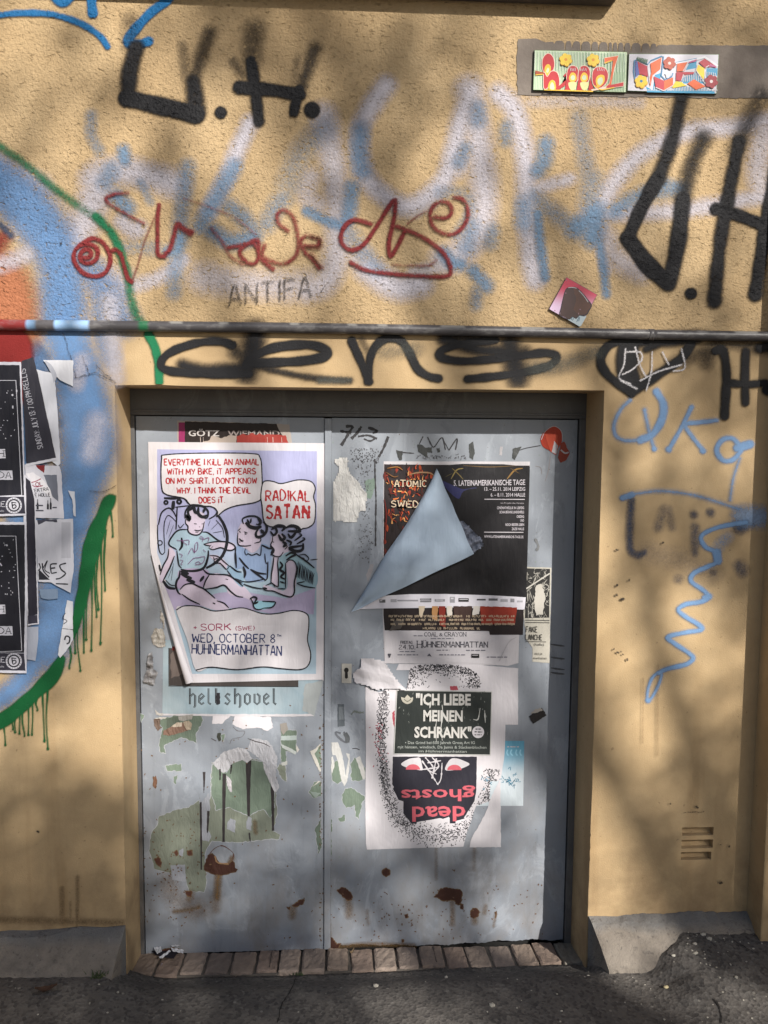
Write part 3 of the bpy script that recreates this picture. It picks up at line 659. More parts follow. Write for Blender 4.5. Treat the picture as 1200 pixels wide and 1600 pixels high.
# green outline, thick and dripping lower down
paint("green_outline", WALL, [
    ([(-40,196),(0,228),(40,256),(80,290),(120,320)], 9, 7, .66), ([(118,318),(150,340)], 9, 8, .42), ([(150,338),(176,366),(190,400),(200,430)], 13, 5, .92), ([(200,430),(204,460),(212,490),(222,505)], 10, 7, .7),
    ([(232,522),(243,545),(248,575),(249,597)], 13, 2.5, 1)], GREEN, .0046, step=1.8, clip=off_door, label="thin green outline curving down the wall to the lintel")
dr = [(435,650,745),(410,720,955),(396,760,1160),(382,800,1030),(372,860,1060),(356,920,1190),(340,980,1150),(325,1010,1200),(308,1050,1270),(293,1080,1200),(274,1170,1260),(184,1340,1575),(168,1350,1545),(145,1370,1425),(128,1380,1520),(108,1395,1520),(90,1405,1525),(75,1425,1515),(62,1440,1510),(48,1450,1500),(15,1480,1560)]
paint("green_outline", WALL, [
    (zE([(455,580,12),(425,610,48),(395,680,50),(375,740,62),(350,830,60),(330,930,52),(312,1010,46),(296,1080,34),(282,1140,24),(250,1200,22)]), 40, 3, 1)] if False else
    [([(x, y, w/2.5) for x, y, w in zE([(447,590,14),(425,610,46),(395,680,52),(372,745,74),(350,830,60),(332,930,54),(314,1010,46),(298,1080,34),(284,1135,20)])], 18, 2.2, 1),
     ([(x, y, w/2.5) for x, y, w in zE([(240,1225,30),(205,1290,58),(150,1345,54),(80,1410,54),(0,1470,54),(-120,1530,54)])], 18, 2.2, 1)]
    + [([zE([(x+(3 if i % 2 else -2), a)])[0]+(3.4,), zE([(x+(4, -3, 2, -5, 0)[i % 5], (a+b)/2)])[0]+((2.0, 2.6, 1.7)[i % 3],), zE([(x+(6, 1, -3, 3)[i % 4], b-8)])[0]+(2.2,), zE([(x+(6, 1, -3, 3)[i % 4], b)])[0]+((4.2, 3.2, 3.8)[i % 3],)], 3, .9, 1) for i, (x, a, b) in enumerate(dr)],
    GREEN2, .0052, step=1.5, label="thick dark green painted line with long drips left of the door")
# blue strokes at the top left
paint("blue_tag", WALL, [([(-60,14),(-20,24),(30,20),(80,22),(125,36),(155,55),(168,72)], 10, 2, .95), ([(145,-30),(143,0),(145,20)], 15, 2, 1), ([(80,-12),(98,2),(112,-8)], 16, 3, 1),
    (zA([(560,-60),(520,0),(470,40),(415,100),(400,130),(430,138),(465,128)]), 15, 2.5, 1)], STRONG, .0046, step=1.8, label="bright blue sprayed strokes cut off at the top left corner")
# black tags
paint("black_tag", WALL, [
    (zA([(405,60),(405,140)]), 22, 14, .35), (zA([(425,150),(405,230),(400,310)]), 25, 6, .93), (zA([(398,305),(500,330),(612,355)]), 29, 3.5, 1), (zA([(616,350),(604,250)]), 26, 7, .92), (zA([(604,260),(628,180),(655,100)]), 16, 12, .62), (zA([(585,250),(570,140)]), 10, 10, .4),
    (zA([(690,350)]), 21, 2.2, 1), (zA([(795,90),(785,190)]), 24, 18, .55), (zA([(730,190),(760,230)]), 12, 10, .5), (zA([(785,190),(798,280),(810,378)]), 19, 4, .98), (zA([(750,272),(850,280),(935,295)]), 22, 3.5, 1), (zA([(985,150),(960,220),(938,280)]), 15, 12, .7), (zA([(935,280),(918,350)]), 17, 3, 1), (zA([(930,180),(925,260)]), 8, 12, .35), (zA([(975,342)]), 26, 2.5, 1)],
    BLACK, .0052, step=1.8, halo=(9, .17), label="black sprayed tag reading L.H. at the upper left")
paint("black_tag", WALL, [
    ([(1066,150),(1052,215),(1030,278)], 22, 7, .93), ([(1030,275),(1000,330),(982,372)], 22, 3.5, 1), ([(982,372),(1012,412),(1044,442)], 26, 3, 1), ([(1046,444),(1060,380),(1068,310)], 25, 4.5, .98), ([(1068,310),(1082,255),(1100,215)], 24, 12, .78), ([(1080,458)], 19, 2, 1),
    ([(1190,150),(1170,190),(1150,235)], 24, 14, .6), ([(1156,220),(1140,300),(1126,380),(1117,470)], 22, 5, .95), ([(1120,326),(1160,338),(1215,360)], 20, 3, 1), ([(1215,250),(1200,340),(1190,400),(1181,460)], 21, 4, 1)],
    BLACK, .0052, step=1.8, halo=(9, .17), label="large black sprayed tag reading L.H. at the right edge, below the cement strip")
paint("black_tag", WALL, [
    (zC([(727,578),(690,566),(620,570),(540,596),(505,628),(520,655),(640,668),(780,668)]), 13, 1.8, 1), (zC([(570,640),(640,655),(760,650)]), 17, 9, .95), (zC([(800,530),(790,600),(770,660)]), 34, 14, .92), (zC([(740,600),(800,640)]), 20, 14, .7),
    (zC([(770,640),(800,610),(860,585),(960,576),(1015,590),(1020,610),(960,625),(860,632),(780,634)]), 15, 2, 1), (zC([(790,640),(850,655),(930,672),(1000,682),(1095,688)]), 10, 4, .82),
    (zC([(1100,565),(1125,620),(1155,692)]), 13, 2, 1), (zD([(-50,690),(-40,610),(-15,570),(20,556),(55,565),(80,600),(105,650),(140,675),(172,682)]), 13, 2, 1), (zC([(1200,560),(1160,600),(1130,560)]), 8, 6, .5),
    (zD([(350,562),(260,572),(185,592),(178,615),(240,628),(330,622),(420,612),(500,602),(540,612),(520,640),(440,662),(350,675),(262,684)]), 13, 2.2, 1), (zD([(190,556),(290,590),(410,602)]), 20, 9, .95), (zD([(395,575),(410,640),(420,680)]), 34, 14, .9), (zD([(350,600),(440,600)]), 18, 12, .8),
    (zD([(180,545),(260,560),(330,556)]), 12, 9, .8)], BLACK, .0058, step=1.7, halo=(9, .17), clip=off_door, label="long black sprayed tag between the pipe and the lintel")
paint("black_tag", WALL, [(zD([(470,650),(560,640),(660,600)]), 14, 16, .5), (zD([(0,600),(100,590)]), 14, 16, .35), (zC([(1000,690),(1090,690)]), 8, 6, .5)], GREY, .0062, step=2.4, clip=off_door)
paint("black_tag", WALL, [
    (zD([(960,545),(860,553),(760,560),(700,582),(678,625),(695,665),(735,700),(775,728)]), 14, 2, 1), (zD([(770,560),(760,640),(770,690)]), 34, 5, 1), (zD([(780,720),(860,668),(930,620),(960,575)]), 16, 3.5, 1), (zD([(760,565),(860,560),(980,552)]), 22, 6, 1), (zD([(820,590),(870,570)]), 12, 5, 1),
    (zD([(990,550),(1080,570),(1200,590)]), 14, 12, .55), (zD([(900,640),(1000,600)]), 12, 14, .5)], BLACK, .0058, step=1.7, halo=(9, .17), clip=off_door, label="looped black sprayed letter above the top right corner of the door, scribbled over in chalk")
paint("black_tag", WALL, [(zF([(595,70),(625,70),(640,160),(632,325)]), 14, 2.5, 1), (zF([(640,195),(720,200),(790,196)]), 12, 2.5, 1), (zF([(715,72),(712,170),(714,272)]), 13, 2.5, 1), (zF([(800,222)]), 20, 2.5, 1), (zF([(590,60),(560,120)]), 14, 14, .5), (zF([(770,60),(850,40)]), 16, 4, 1)],
    BLACK, .0064, step=1.7, halo=(9, .17), label="black sprayed letter H and dot at the right edge below the pipe")
paint("chalk_scribble", WALL, [(zD(p), 2.2, 1.1, .9) for p in ([(755,590),(750,640),(735,680),(770,700)], [(785,585),(800,640),(820,680)], [(760,600),(800,600),(805,625),(775,655),(745,670)], [(838,600),(836,660),(820,720)], [(930,590),(940,650),(905,660)], [(800,690),(860,660),(930,640)], [(740,690),(790,715)], [(870,600),(890,640)])],
    CHALK, .0068, step=1.2, label="white chalk scribble over the black loop")
# red handwriting
paint("red_tag", WALL, [
    (zG([(520,850),(560,845),(570,815),(540,795),(505,820),(505,865),(550,885),(600,860),(610,800),(560,765),(490,780),(460,840),(480,900),(530,950),(600,965),(660,940),(690,870),(675,800),(630,745),(570,730),(500,770)]), 6.8, 1.6, .95),
    (zG([(690,810),(720,800),(755,830),(775,900),(800,980),(825,1000)]), 6.5, 2, .92), (zG([(825,1000),(860,900),(900,760),(940,660),(985,560)]), 3, 2, .45),
    (zG([(800,445),(720,450),(670,470),(680,510),(760,560),(830,600),(900,635)]), 4, 1.8, .8), (zG([(720,450),(665,475),(675,505)]), 5.5, 2, .8), (zG([(994,520),(985,600),(985,680),(985,760),(990,830),(1030,840)]), 6.6, 2, .9),
    (zG([(1030,830),(1060,800),(1085,720),(1110,640),(1150,670),(1200,690)]), 7, 2.5, .9), (zG([(1110,640),(1190,700)]), 9, 3, .8), (zH([(560,150),(680,190),(800,240),(900,320)]), 2.5, 2, .4),
    (zH([(690,290),(740,350),(780,420),(840,460)]), 5, 3, .55), (zH([(770,380),(850,365),(905,345),(915,400),(900,450),(860,450),(825,410),(840,375),(890,360),(925,430),(980,480)]), 6.5, 2.5, .85),
    (zH([(940,370),(930,410),(960,440),(1030,455),(1085,420),(1100,370),(1090,290),(1070,230),(1030,205),(1000,225),(1010,270),(1050,300)]), 6, 3, .75), (zH([(1110,370),(1190,370),(1190,335),(1140,325),(1110,350),(1130,400),(1170,440),(1195,475)]), 6, 2.6, .8)],
    RED, .0074, step=1.5, halo=(4, .22), label="dark red cursive sprayed tag, left word")
paint("red_tag", WALL, [
    (zI([(0,800),(60,800),(60,760),(20,750)]), 5, 2.5, .7), (zI([(20,830),(70,895)]), 6, 2.5, .8), (zI([(300,690),(220,670),(170,710),(160,770),(200,810),(260,790),(320,710),(370,630),(405,580),(415,590),(405,680),(385,770),(390,840),(420,800),(455,730)]), 7, 2, .92),
    (zI([(470,690),(520,650),(570,625)]), 2.6, 2, .5), (zI([(590,655),(650,660),(680,630),(660,590),(610,590),(580,630),(585,690),(630,730),(690,735),(740,690),(755,630),(730,575),(690,565)]), 6, 2.2, .85), (zI([(420,700),(520,740),(600,790),(650,840),(675,910),(640,935),(480,930),(330,915),(260,900),(205,870)]), 6.5, 2.2, .9), (zI([(605,860),(560,885),(400,880)]), 4, 2.5, .5)],
    RED, .0074, step=1.5, halo=(4, .22), label="dark red cursive sprayed tag, right word with an underline")
lay, tot = glyph_layout("ANTIFA", 1.6)
st = []
for ch, x, g in lay:
    for s_ in g: st.append(([(358+x*128/tot+q[0]*0, 478-x*.62-q[1]*5.2+0) if False else (358+(x+q[0])*128/tot, 477-(x+q[0])*.52-q[1]*5.0+random.uniform(-1, 1)) for q in s_], 3.0, 1.3, .62))
paint("marker_scrawl", WALL, st, INK, .0080, step=1.1, label="scratchy black marker word ANTIFA below the red tag")
# light blue writing right of the door
paint("blue_tag", WALL, [
    (zF([(262,262),(225,300),(200,355),(205,400),(240,420),(300,420)]), 6, 3, .72), (zF([(300,420),(350,395),(385,340),(392,280),(365,230)]), 12, 3.5, .85), (zF([(318,300),(335,380),(355,452)]), 6, 3, .7), (zF([(355,452)]), 8, 3, .9),
    (zF([(502,290),(465,365),(412,458)]), 7, 2.5, .8), (zF([(600,342),(530,350),(478,358),(500,400),(550,462)]), 7, 2.5, .8), (zF([(545,460)]), 9, 3, .9), (zF([(412,455)]), 10, 3, .85),
    (zF([(690,440),(660,412),(620,420),(600,460),(625,498),(665,495),(695,460)]), 8, 3, .85), (zF([(680,450),(730,435)]), 14, 3, .85), (zF([(690,490),(665,570),(652,655)]), 4, 3, .6),
    (zF([(232,645),(270,632)]), 10, 2.5, .8), (zF([(270,630),(380,618),(500,632),(600,660),(690,690)]), 5, 3, .6)], SKYB, .0030, step=1.6, halo=(5, .20), label="light blue sprayed letters Q K q right of the doorway")
paint("blue_tag", WALL, [
    (zF([(715,740),(660,748),(590,765),(540,795),(555,835),(600,860),(600,895),(560,915),(510,940),(500,970),(540,1000),(570,1030),(540,1050),(480,1060),(450,1082),(480,1110),(530,1140),(540,1160),(480,1170),(410,1188),(430,1210),(490,1250),(508,1272),(480,1295),(410,1312),(370,1330)]), 7, 2.2, .92), (zF([(600,860),(605,890)]), 13, 3, .9), (zF([(555,1035),(570,1030)]), 11, 3, .85),
    (zF([(420,1310),(360,1335),(335,1380),(330,1435),(350,1420),(375,1370),(385,1335)]), 4.5, 2, .85), (zF([(332,1435)]), 8, 2.5, .9)], SKYB, .0036, step=1.6, halo=(5, .20), label="light blue sprayed squiggle running down right of the doorway")
paint("faded_tag", WALL, [(zF([(268,655),(262,740),(262,840),(290,868),(315,858)]), 10, 6, .7), (zF([(395,690),(370,760)]), 10, 9, .35), (zF([(410,690),(425,760)]), 8, 9, .3), (zF([(510,710)]), 10, 6, .65), (zF([(575,702)]), 10, 7, .6), (zF([(515,760),(515,860)]), 10, 8, .5), (zF([(690,760),(720,740)]), 18, 10, .75), (zF([(690,910),(700,930)]), 12, 12, .55), (zF([(585,935)]), 10, 8, .5), (zF([(450,960)]), 10, 10, .35), (zF([(330,860),(460,890),(580,940)]), 22, 24, .20)],
    INKB, .0024, step=2.2, label="half-removed dark blue letters right of the doorway")
paint("faded_tag", WALL, [(zF([(700,715),(770,720)]), 22, 16, .75), (zF([(640,800),(610,830)]), 10, 12, .4)], PALE, .0028, step=2.4)
# knocks and chips in the plaster
chips = [(963,859),(964,915),(964,930),(974,936),(983,907),(959,1015),(966,1020),(974,1023),(980,1030),(970,1018),(1035,848),(1047,1256),(60,1300),(1126,1320),(1140,1322),(95,381),(1125,1380),(1090,1262)]
paint("plaster_chips", WALL, [([(u, v), (u+random.uniform(-3, 3), v+random.uniform(-2, 2))], random.uniform(1.6, 4), 1, .95) for u, v in chips], INK, .0084, step=1.0)
paint("plaster_cracks", WALL, [(jagline(p, 1.2, 6, i), 1.0, .5, .75) for i, p in enumerate(([(98,520),(112,560),(118,590)], [(118,590),(150,582),(180,598)], [(128,556),(140,585)], [(140,768),(165,768),(182,758)], [(180,598),(160,580),(150,570)], [(500,456),(508,446)], [(1068,1270),(1100,1268)]))], INK, .0088, step=.9)
paint("rain_stains", WALL, [([(97,1388),(97,1415),(97,1442)], 4, 5, .34), ([(121,1370),(121,1410),(120,1446)], 3, 4, .4), ([(110,1410),(110,1438)], 2, 3, .3), ([(1028,1040),(1027,1180)], 2, 3, .25), ([(1005,1060),(1004,1160)], 1.5, 2, .3), ([(-40,1436),(100,1440),(190,1442)], 4, 8, .35)], mat_spray("rain_dirt", (.11, .065, .032), .2, .9, .5), .0092, step=1.6)
# ================================================================== things stuck on the door
PAPER = mat_print("printed_paper"); GLOSS = mat_print("tile_glaze", .18, .08, .5, 3, .05); FILM = mat_print("flaking_paint", .55, .5, .35, 30, .5)
CRUMP = mat_print("crumpled_paper", .6, 1.0, .3, 42, .2); BACKP = mat_print("paper_back", .6, .5, .2, 11, .14)
z1 = Z(220, 640, 4); z2 = Z(220, 860, 4); z3 = Z(500, 640, 1200/420); z4 = Z(500, 900, 1200/420); z5 = Z(500, 1150, 1200/420); z6 = Z(190, 1080, 1200/340)
z7 = Z(190, 1100, 1067/160); z8 = Z(330, 1100, 1200/190); z9 = Z(500, 1040, 738/120); b1 = Z(230, 760, 8); b2 = Z(360, 760, 8)
wht = np.array(lin("#eeeaf0", .70)); ink = np.array(lin("#15161f")); blk = np.array(lin("#1a1a1e"))
GRN = np.array((.165, .215, .170)); GRN2 = np.array((.205, .228, .185)); RUST = np.array((.058, .024, .017)); RUSTY = np.array((.19, .115, .06)); DGREY = np.array((.035, .03, .032))

# ---- the state of the paint: parts of the leaves
a = Art(D, .0003)
a.peel(z6([(205,690),(310,650),(370,640),(430,600),(440,690),(470,650),(490,560),(495,390),(530,430),(580,450),(600,400),(620,370),(680,375),(715,370),(790,385),(830,480),(850,560),(860,680),(835,770),(875,790),(870,815),(740,825),(640,835),(500,825),(475,860),(460,900),(470,1040),(455,1110),(370,1100),(350,1030),(260,1000),(180,980),(150,880),(165,780),(195,740)]), GRN2*.95, 1.2, 4, 1)
a.peel(z6([(500,400),(530,430),(580,450),(600,400),(620,372),(790,385),(835,500),(845,640),(820,700),(780,650),(700,690),(600,640),(520,660),(495,560)]), GRN*.98, 1.4, 4, 2)
a.peel(z6([(230,150),(300,132),(440,132),(450,160),(410,240),(415,285),(330,255),(235,300),(245,345),(215,340),(205,300),(225,200),(200,170)]), GRN*.85, 1, 3, 3)
a.fill(z6([(245,150),(330,135),(320,190),(250,220)]), np.array((.10, .125, .10)), .8, 3, 4)
a.peel(z6([(878,215),(965,215),(965,340),(905,330),(912,395),(878,390)]), GRN*.95, .8, 3, 5); a.peel(z6([(870,400),(905,410),(912,500),(880,480),(855,425)]), GRN2, .8, 3, 6)
a.peel(z6([(1060,340),(1100,285),(1100,440),(1075,400)]), GRN*1.15, .8, 3, 7); a.peel(z6([(1030,560),(1060,500),(1100,495),(1100,580),(1060,590)]), GRN*1.1, 1, 3, 8)
for i, p in enumerate(([(240,410),(330,400),(330,440),(250,440)], [(285,470),(310,460),(300,515),(285,500)], [(545,240),(570,235),(560,295)], [(100,120),(125,130),(110,175)])): a.peel(z6(p), GRN*1.05, 1, 2.5, 20+i)
a.peel(z6([(1065,760),(1100,700),(1095,800),(1110,840),(1085,900)]), GRN*.8, 1, 3, 33)
for i, p in enumerate(([(270,960),(350,955),(355,1050),(280,1040)], [(585,720),(600,700),(630,715),(625,780),(580,760)], [(688,720),(700,690),(718,700),(715,770),(690,760)], [(315,880),(340,865),(338,910),(318,908)], [(440,620),(480,560),(490,640),(475,760),(495,800),(480,830),(440,820)])): a.fill(z6(p), np.array((.30, .315, .355)), .7, 3, 40+i)
for i, (x, y0, y1, w0, w1) in enumerate(((436,612,985,12,7),(452,445,560,14,3),(475,660,780,13,8),(566,455,832,20,13),(703,380,690,30,12),(708,780,828,9,7),(832,505,770,18,11),(540,430,490,9,7),(602,405,455,10,6))):
    n = 14; t = np.linspace(0, 1, n); p = [(x+7*math.sin(k*1.7+i)*.5, y0+(y1-y0)*k, (w0+(w1-w0)*k+random.uniform(-2, 2))/3.53) for k in t]
    a.line([(q[0], q[1], r[2]) for q, r in zip(z6([(p_[0], p_[1]) for p_ in p]), p)], 3, DGREY)
a.build("peeled_paint", FILM, LEAF_L, "bare green undercoat with black paint runs where the grey has peeled")
a = Art(D, .0011)
a.peel(z6([(455,965),(475,905),(500,895),(520,915),(540,950),(590,955),(610,935),(622,945),(625,975),(640,982),(630,998),(600,1003),(580,1010),(540,1015),(500,1008),(455,985)]), RUST, .8, 3, 1, tuple(RUSTY*.6), 1.0)
a.line(z6([(480,905),(510,870),(550,852),(590,870),(618,900),(608,935)]), 1.3, RUST*1.6, wob=.5); a.line(z6([(515,910),(530,945),(590,953)]), 2.2, RUSTY*1.5, wob=.4)
for i, p in enumerate(([(940,1180),(985,1150),(1010,1150),(1000,1175),(960,1190)], [(910,1190),(930,1188),(925,1205)], [(345,1100),(390,1105),(385,1135),(360,1125)], [(180,930),(205,910),(222,945),(218,975),(195,955)], [(290,890),(305,875),(312,895),(300,910)], [(95,1250),(120,1240),(125,1275),(100,1290)], [(195,1430),(280,1415),(330,1425),(330,1440),(200,1445)], [(360,880),(390,875),(390,905),(365,905)], [(175,470),(195,500),(188,535),(175,520)])):
    a.peel(z6(p), RUST*(1.5 if i else 1.2), 1, 2.2, 50+i, tuple(RUSTY*.8), 1.1)
q = np.random.default_rng(5)
a.dots([(q.uniform(225, 330), q.uniform(1330, 1440)) for _ in range(50)]+[(q.uniform(222, 310), q.uniform(1275, 1400)) for _ in range(60)]+[(500, q.uniform(1130, 1480)) for _ in range(30)]+[(q.uniform(500, 508), q.uniform(1050, 1480)) for _ in range(40)]+[(q.uniform(215, 505), q.uniform(1100, 1480)) for _ in range(60)], 1.1, np.array((.14, .085, .05)), 2)
a.build("rust_patch", FILM, LEAF_L, "reddish brown rust patch with a streak below it")
M_RSTR = mat_spray("rust_streak", (.20, .125, .06), .3, .7, .5, bumpy=False)
paint("rust_stain", LEAF_L, [(z6([(535,1010),(530,1060),(525,1140)]), 6, 7, .75), (z6([(520,1140),(520,1200)]), 10, 10, .35), (z6([(945,1200),(940,1240)]), 8, 7, .5), (z6([(290,1215),(370,1205),(430,1190)]), 4, 5, .6), (z6([(380,1120),(370,1150)]), 10, 8, .5), (z6([(735,720),(740,780)]), 4, 4, .5), (z6([(590,960),(610,920)]), 5, 5, .7), (z6([(260,1060),(300,1150),(420,1210)]), 20, 20, .3)], M_RSTR, .0008, y=D, step=1.7)
a = Art(D, .0003)
for i, p in enumerate(([(110,1005),(130,960),(180,870),(210,890),(225,960),(215,1110),(170,1140),(120,1110)], [(290,950),(330,880),(400,930),(440,1000),(440,1090),(380,1110),(300,1100)], [(240,1180),(300,1170),(430,1250),(430,1290),(400,1330),(370,1480),(340,1450),(330,1340),(250,1370),(215,1310),(210,1240)], [(170,1470),(240,1430),(240,1495),(190,1500)], [(75,1510),(120,1520),(110,1600),(80,1600)])): a.peel(z9(p), GRN*(.95 if i != 3 else .9), 1.3, 3, 60+i)
for i, p in enumerate(([(108,740),(170,735),(200,800),(230,950),(245,1060),(275,900),(250,840),(285,850),(285,960),(262,1110),(232,1160),(205,1100),(170,920),(150,860),(120,860)], [(345,890),(385,870),(430,1010),(432,1090),(410,1090)], [(110,880),(125,870),(140,960),(115,1040),(108,1000)])): a.fill(z9(p), np.array((.50, .50, .49)), .5, 3, 70+i)
a.fill(z9([(168,370),(230,368),(238,580),(170,590)]), np.array((.12, .14, .16)), .5, 3, 1); a.fill(z9([(178,395),(222,395),(228,520),(185,520)]), np.array((.20, .225, .25)), .5, 3, 1); a.line(z9([(225,640),(265,670),(280,710),(250,740),(190,700),(150,655),(160,640),(200,650)]), 3.2, np.array((.13, .14, .16)), wob=.3); a.line(z9([(240,650),(262,690),(262,740)]), 7, np.array((.11, .12, .13)))
a.line(z9([(300,470),(330,440),(370,450),(420,450)]), 3, np.array((.15, .17, .16)), wob=.6); a.line(z9([(310,800),(345,795),(380,810)]), 1.2, DGREY)
a.fill([(511,1240),(517,1250),(518,1330),(514,1420),(511,1400)], GRN*.75, 1.6, 4, 9)
# marker scribbles along the top of the right leaf
K = np.array((.045, .045, .05))
for p, w in (([(115,75),(145,75),(135,95),(95,160)], 4), ([(90,95),(140,105)], 3.5), ([(185,75),(165,105),(140,130)], 4), ([(215,80),(255,95),(235,105)], 4), ([(170,120),(215,115),(255,130)], 3.2), ([(195,130),(225,140),(250,125)], 2.6), ([(305,120),(285,170),(262,212)], 3.6), ([(245,220),(246,300),(250,400),(249,470),(248,610)], 2.2), ([(240,225),(255,240)], 2.8), ([(460,120),(440,160)], 1.6), ([(480,122),(500,162),(512,165),(545,125),(560,180)], 1.8), ([(575,182),(612,130),(605,180)], 1.8), ([(545,125),(575,180)], 1.2)): a.line(z3(p), w, K, wob=.35)
for i, p in enumerate(([(435,155),(460,160),(470,170),(500,168),(500,195),(480,190),(478,215),(440,190)], [(665,155),(685,142),(690,200),(682,225),(668,215)], [(520,172),(535,170),(536,190),(524,192)], [(860,175),(900,165),(890,185),(870,225),(858,215)], [(340,180),(370,185),(365,225),(352,225)])): a.fill(z3(p), np.array((.06, .065, .065)), .8, 2.2, 80+i)
a.line(z3([(880,185),(920,172),(985,160)]), 1.3, K); a.line(z3([(350,190),(420,195)]), 1.2, K, wob=.8)
q = np.random.default_rng(9)
a.dots([(q.uniform(548, 592), q.uniform(700, 722)) for _ in range(110)]+[(q.normal(570, 6), q.uniform(720, 880)) for _ in range(170)]+[(q.uniform(650, 730), q.normal(714, 2)) for _ in range(60)], .75, np.array((.10, .10, .11)), 3)
a.line(z3([(960,575),(975,610),(965,630)]), 4, np.array((.2, .21, .22)), wob=.4)
for v in (305, 362, 410, 430): a.line(z4([(1030,v),(1060,v+3+(v % 4)),(1092,v+8)]), 3, np.array((.10, .105, .115)), taper=.6, wob=.2)
a.build("peeled_paint", FILM, LEAF_R, "scuffed paint with marker scribbles and green scrapes")
a = Art(D, .0009)
for i, p in enumerate(([(277,600),(295,588),(313,600),(312,620),(295,630),(278,615)], [(75,690),(95,675),(115,678),(138,700),(145,715),(142,732),(125,735),(105,720),(90,705)], [(508,718),(525,705),(535,685),(560,676),(590,682),(625,684),(636,700),(633,735),(622,755),(605,750),(600,735),(570,735),(545,735),(530,725)], [(625,745),(640,752),(640,775),(628,772)], [(672,785),(682,768),(700,770),(712,785),(705,808),(685,815),(672,808)], [(378,798),(392,794),(395,808),(382,814)], [(780,788),(790,780),(785,815)], [(35,895),(55,900),(75,930),(95,925),(85,945),(50,955),(33,945)], [(590,597),(602,597),(600,605)], [(365,908),(375,908),(374,920),(366,922)])): a.peel(z5(p), RUST*(1.25 if i == 4 else 1), .7, 2, 90+i, tuple(RUSTY*.8), 1.1)
a.dots([(q.normal(622, 26), q.normal(1432, 20)) for _ in range(30)]+[(q.normal(514, 3), q.uniform(1330, 1480)) for _ in range(36)]+[(q.uniform(520, 850), q.uniform(1380, 1470)) for _ in range(70)], 1.0, np.array((.14, .08, .05)), 4)
a.build("rust_patch", FILM, LEAF_R, "reddish brown rust patches low on the right leaf")
paint("rust_stain", LEAF_R, [(z5([(125,735),(130,760),(128,800)]), 8, 7, .45), (z5([(590,740),(592,800),(590,840)]), 5, 5, .45), (z5([(35,840),(35,900)]), 4, 6, .7), (z5([(690,815),(690,830)]), 6, 6, .5), (z5([(210,780),(215,840)]), 3, 4, .3), (z5([(60,945),(200,930),(420,935)]), 3, 5, .5), (z5([(740,760),(735,790)]), 4, 4, .4), (z5([(520,450),(518,640)]), 2, 4, .25), (z5([(690,470),(688,600)]), 2, 4, .25), (z5([(785,790),(775,850)]), 3, 3, .4)], M_RSTR, .0008, y=D, step=1.7)

# ---- older remains at the top of the left leaf
a = Art(D, .0010)
a.fill([(277,657),(452,663),(456,690),(455,730),(277,730)], np.array(lin("#cfc4bc", .6)), .6, 5, 1)
a.fill([(279,660),(289,660),(289,730),(279,730)], np.array(lin("#a03068", .8))); a.fill([(289,658.5),(432,662),(436,672),(441,680),(440,730),(289,730)], np.array(lin("#2a211f")), .5, 4, 2)
a.text("GÖTZ", z1(298,165)[0], z1(492,166)[0], 9.5, np.array(lin("#d8d2d0", .8)), .02); a.text("WiEMAND", z1(543,166)[0], z1(868,166)[0], 9, np.array(lin("#c2b4b0", .7)), .015)
a.fill(z1([(380,206),(430,190),(440,165),(480,170),(500,180),(560,160),(600,165),(595,240),(380,240)]), np.array(lin("#c9b9ae", .75)), .8, 3, 3)
a.fill(z1([(600,165),(640,150),(660,160),(700,145),(720,160),(745,148),(770,160),(800,152),(905,160),(925,210),(925,250),(600,250)]), np.array(lin("#b0423a", .8)), .8, 3, 4)
for v in (282, 300, 700, 735, 790): a.line(z1([(v+90, 172),(v+92, 205)]), .6, np.array(lin("#d8c8c0")), wob=.5)
a.build("torn_poster", PAPER, None, "torn dark poster remnant lettered GÖTZ above the comic poster", "poster")

# ---- grey metal-coloured gig poster under the comic poster
a = Art(D, .0012)
hq = z2([(140,560),(1140,560),(1085,1035),(135,1025)])
nz = np.random.default_rng(2).normal(0, 1, (60, 60))
def hs(t, r):
    k = .5+.10*nz[int(r*40) % 60, int(t*40) % 60]+.25*math.sin(t*9+2)*r; return np.array(lin("#8fa6b4", .85))*(1-k*.45)+np.array(lin("#c9d0d2", .85))*k*.45
a.grid(hq, 30, 16, hs)
a.fill(z2([(175,610),(985,620),(985,852),(175,845)]), np.array(lin("#45403f")), .3, 6, 5); a.fill(z2([(185,650),(230,600),(320,660),(300,760),(190,800)]), np.array(lin("#6a605c")), 1, 5, 6)
a.line(z2([(175,610),(173,848),(985,852)]), 1.2, blk, smooth=False); a.fill(z2([(195,600),(215,600),(212,626),(196,624)]), np.array(lin("#7a2a28")))
BL = {'h': [[(.2,7.6),(.2,0)],[(.2,3.6),(1.6,5),(2.4,4),(2.4,-.6),(1.9,-1.6)]], 'e': [[(2.2,.8),(1.2,0),(.2,1),(.2,3.8),(1.2,5),(2.3,4),(.3,2)]], 'l': [[(.2,7.6),(.2,.8),(1.2,0)]], 's': [[(2.3,4.4),(1.2,5),(.3,4),(2.2,1.4),(1.2,0),(.1,.8)]], 'o': [[(1.2,5),(.2,4),(.2,1),(1.2,0),(2.3,1),(2.3,4),(1.2,5)]], 'v': [[(.2,5),(.2,1),(1.3,0),(2.3,1),(2.3,4),(1.2,5)]]}
x = 304; k0 = a.k
for ch, px in zip("hellshovel", (304, 362, 420, 468, 524, 586, 648, 708, 768, 828)):
    for st in BL[ch]:
        p = [z2(px+q[0]*15, 962-q[1]*13.2)[0] for q in st]; a.line(p, 3.0, blk*1.3, smooth=False, wob=.12); a.line([(q[0]+.2, q[1]) for q in p], .8, np.array(lin("#96a6ae", .7)), smooth=False)
a.fill(z2([(1020,880),(1030,835),(1140,815),(1085,1035),(1010,1000)]), np.array(lin("#aab0b2", .8)), 1, 4, 3)
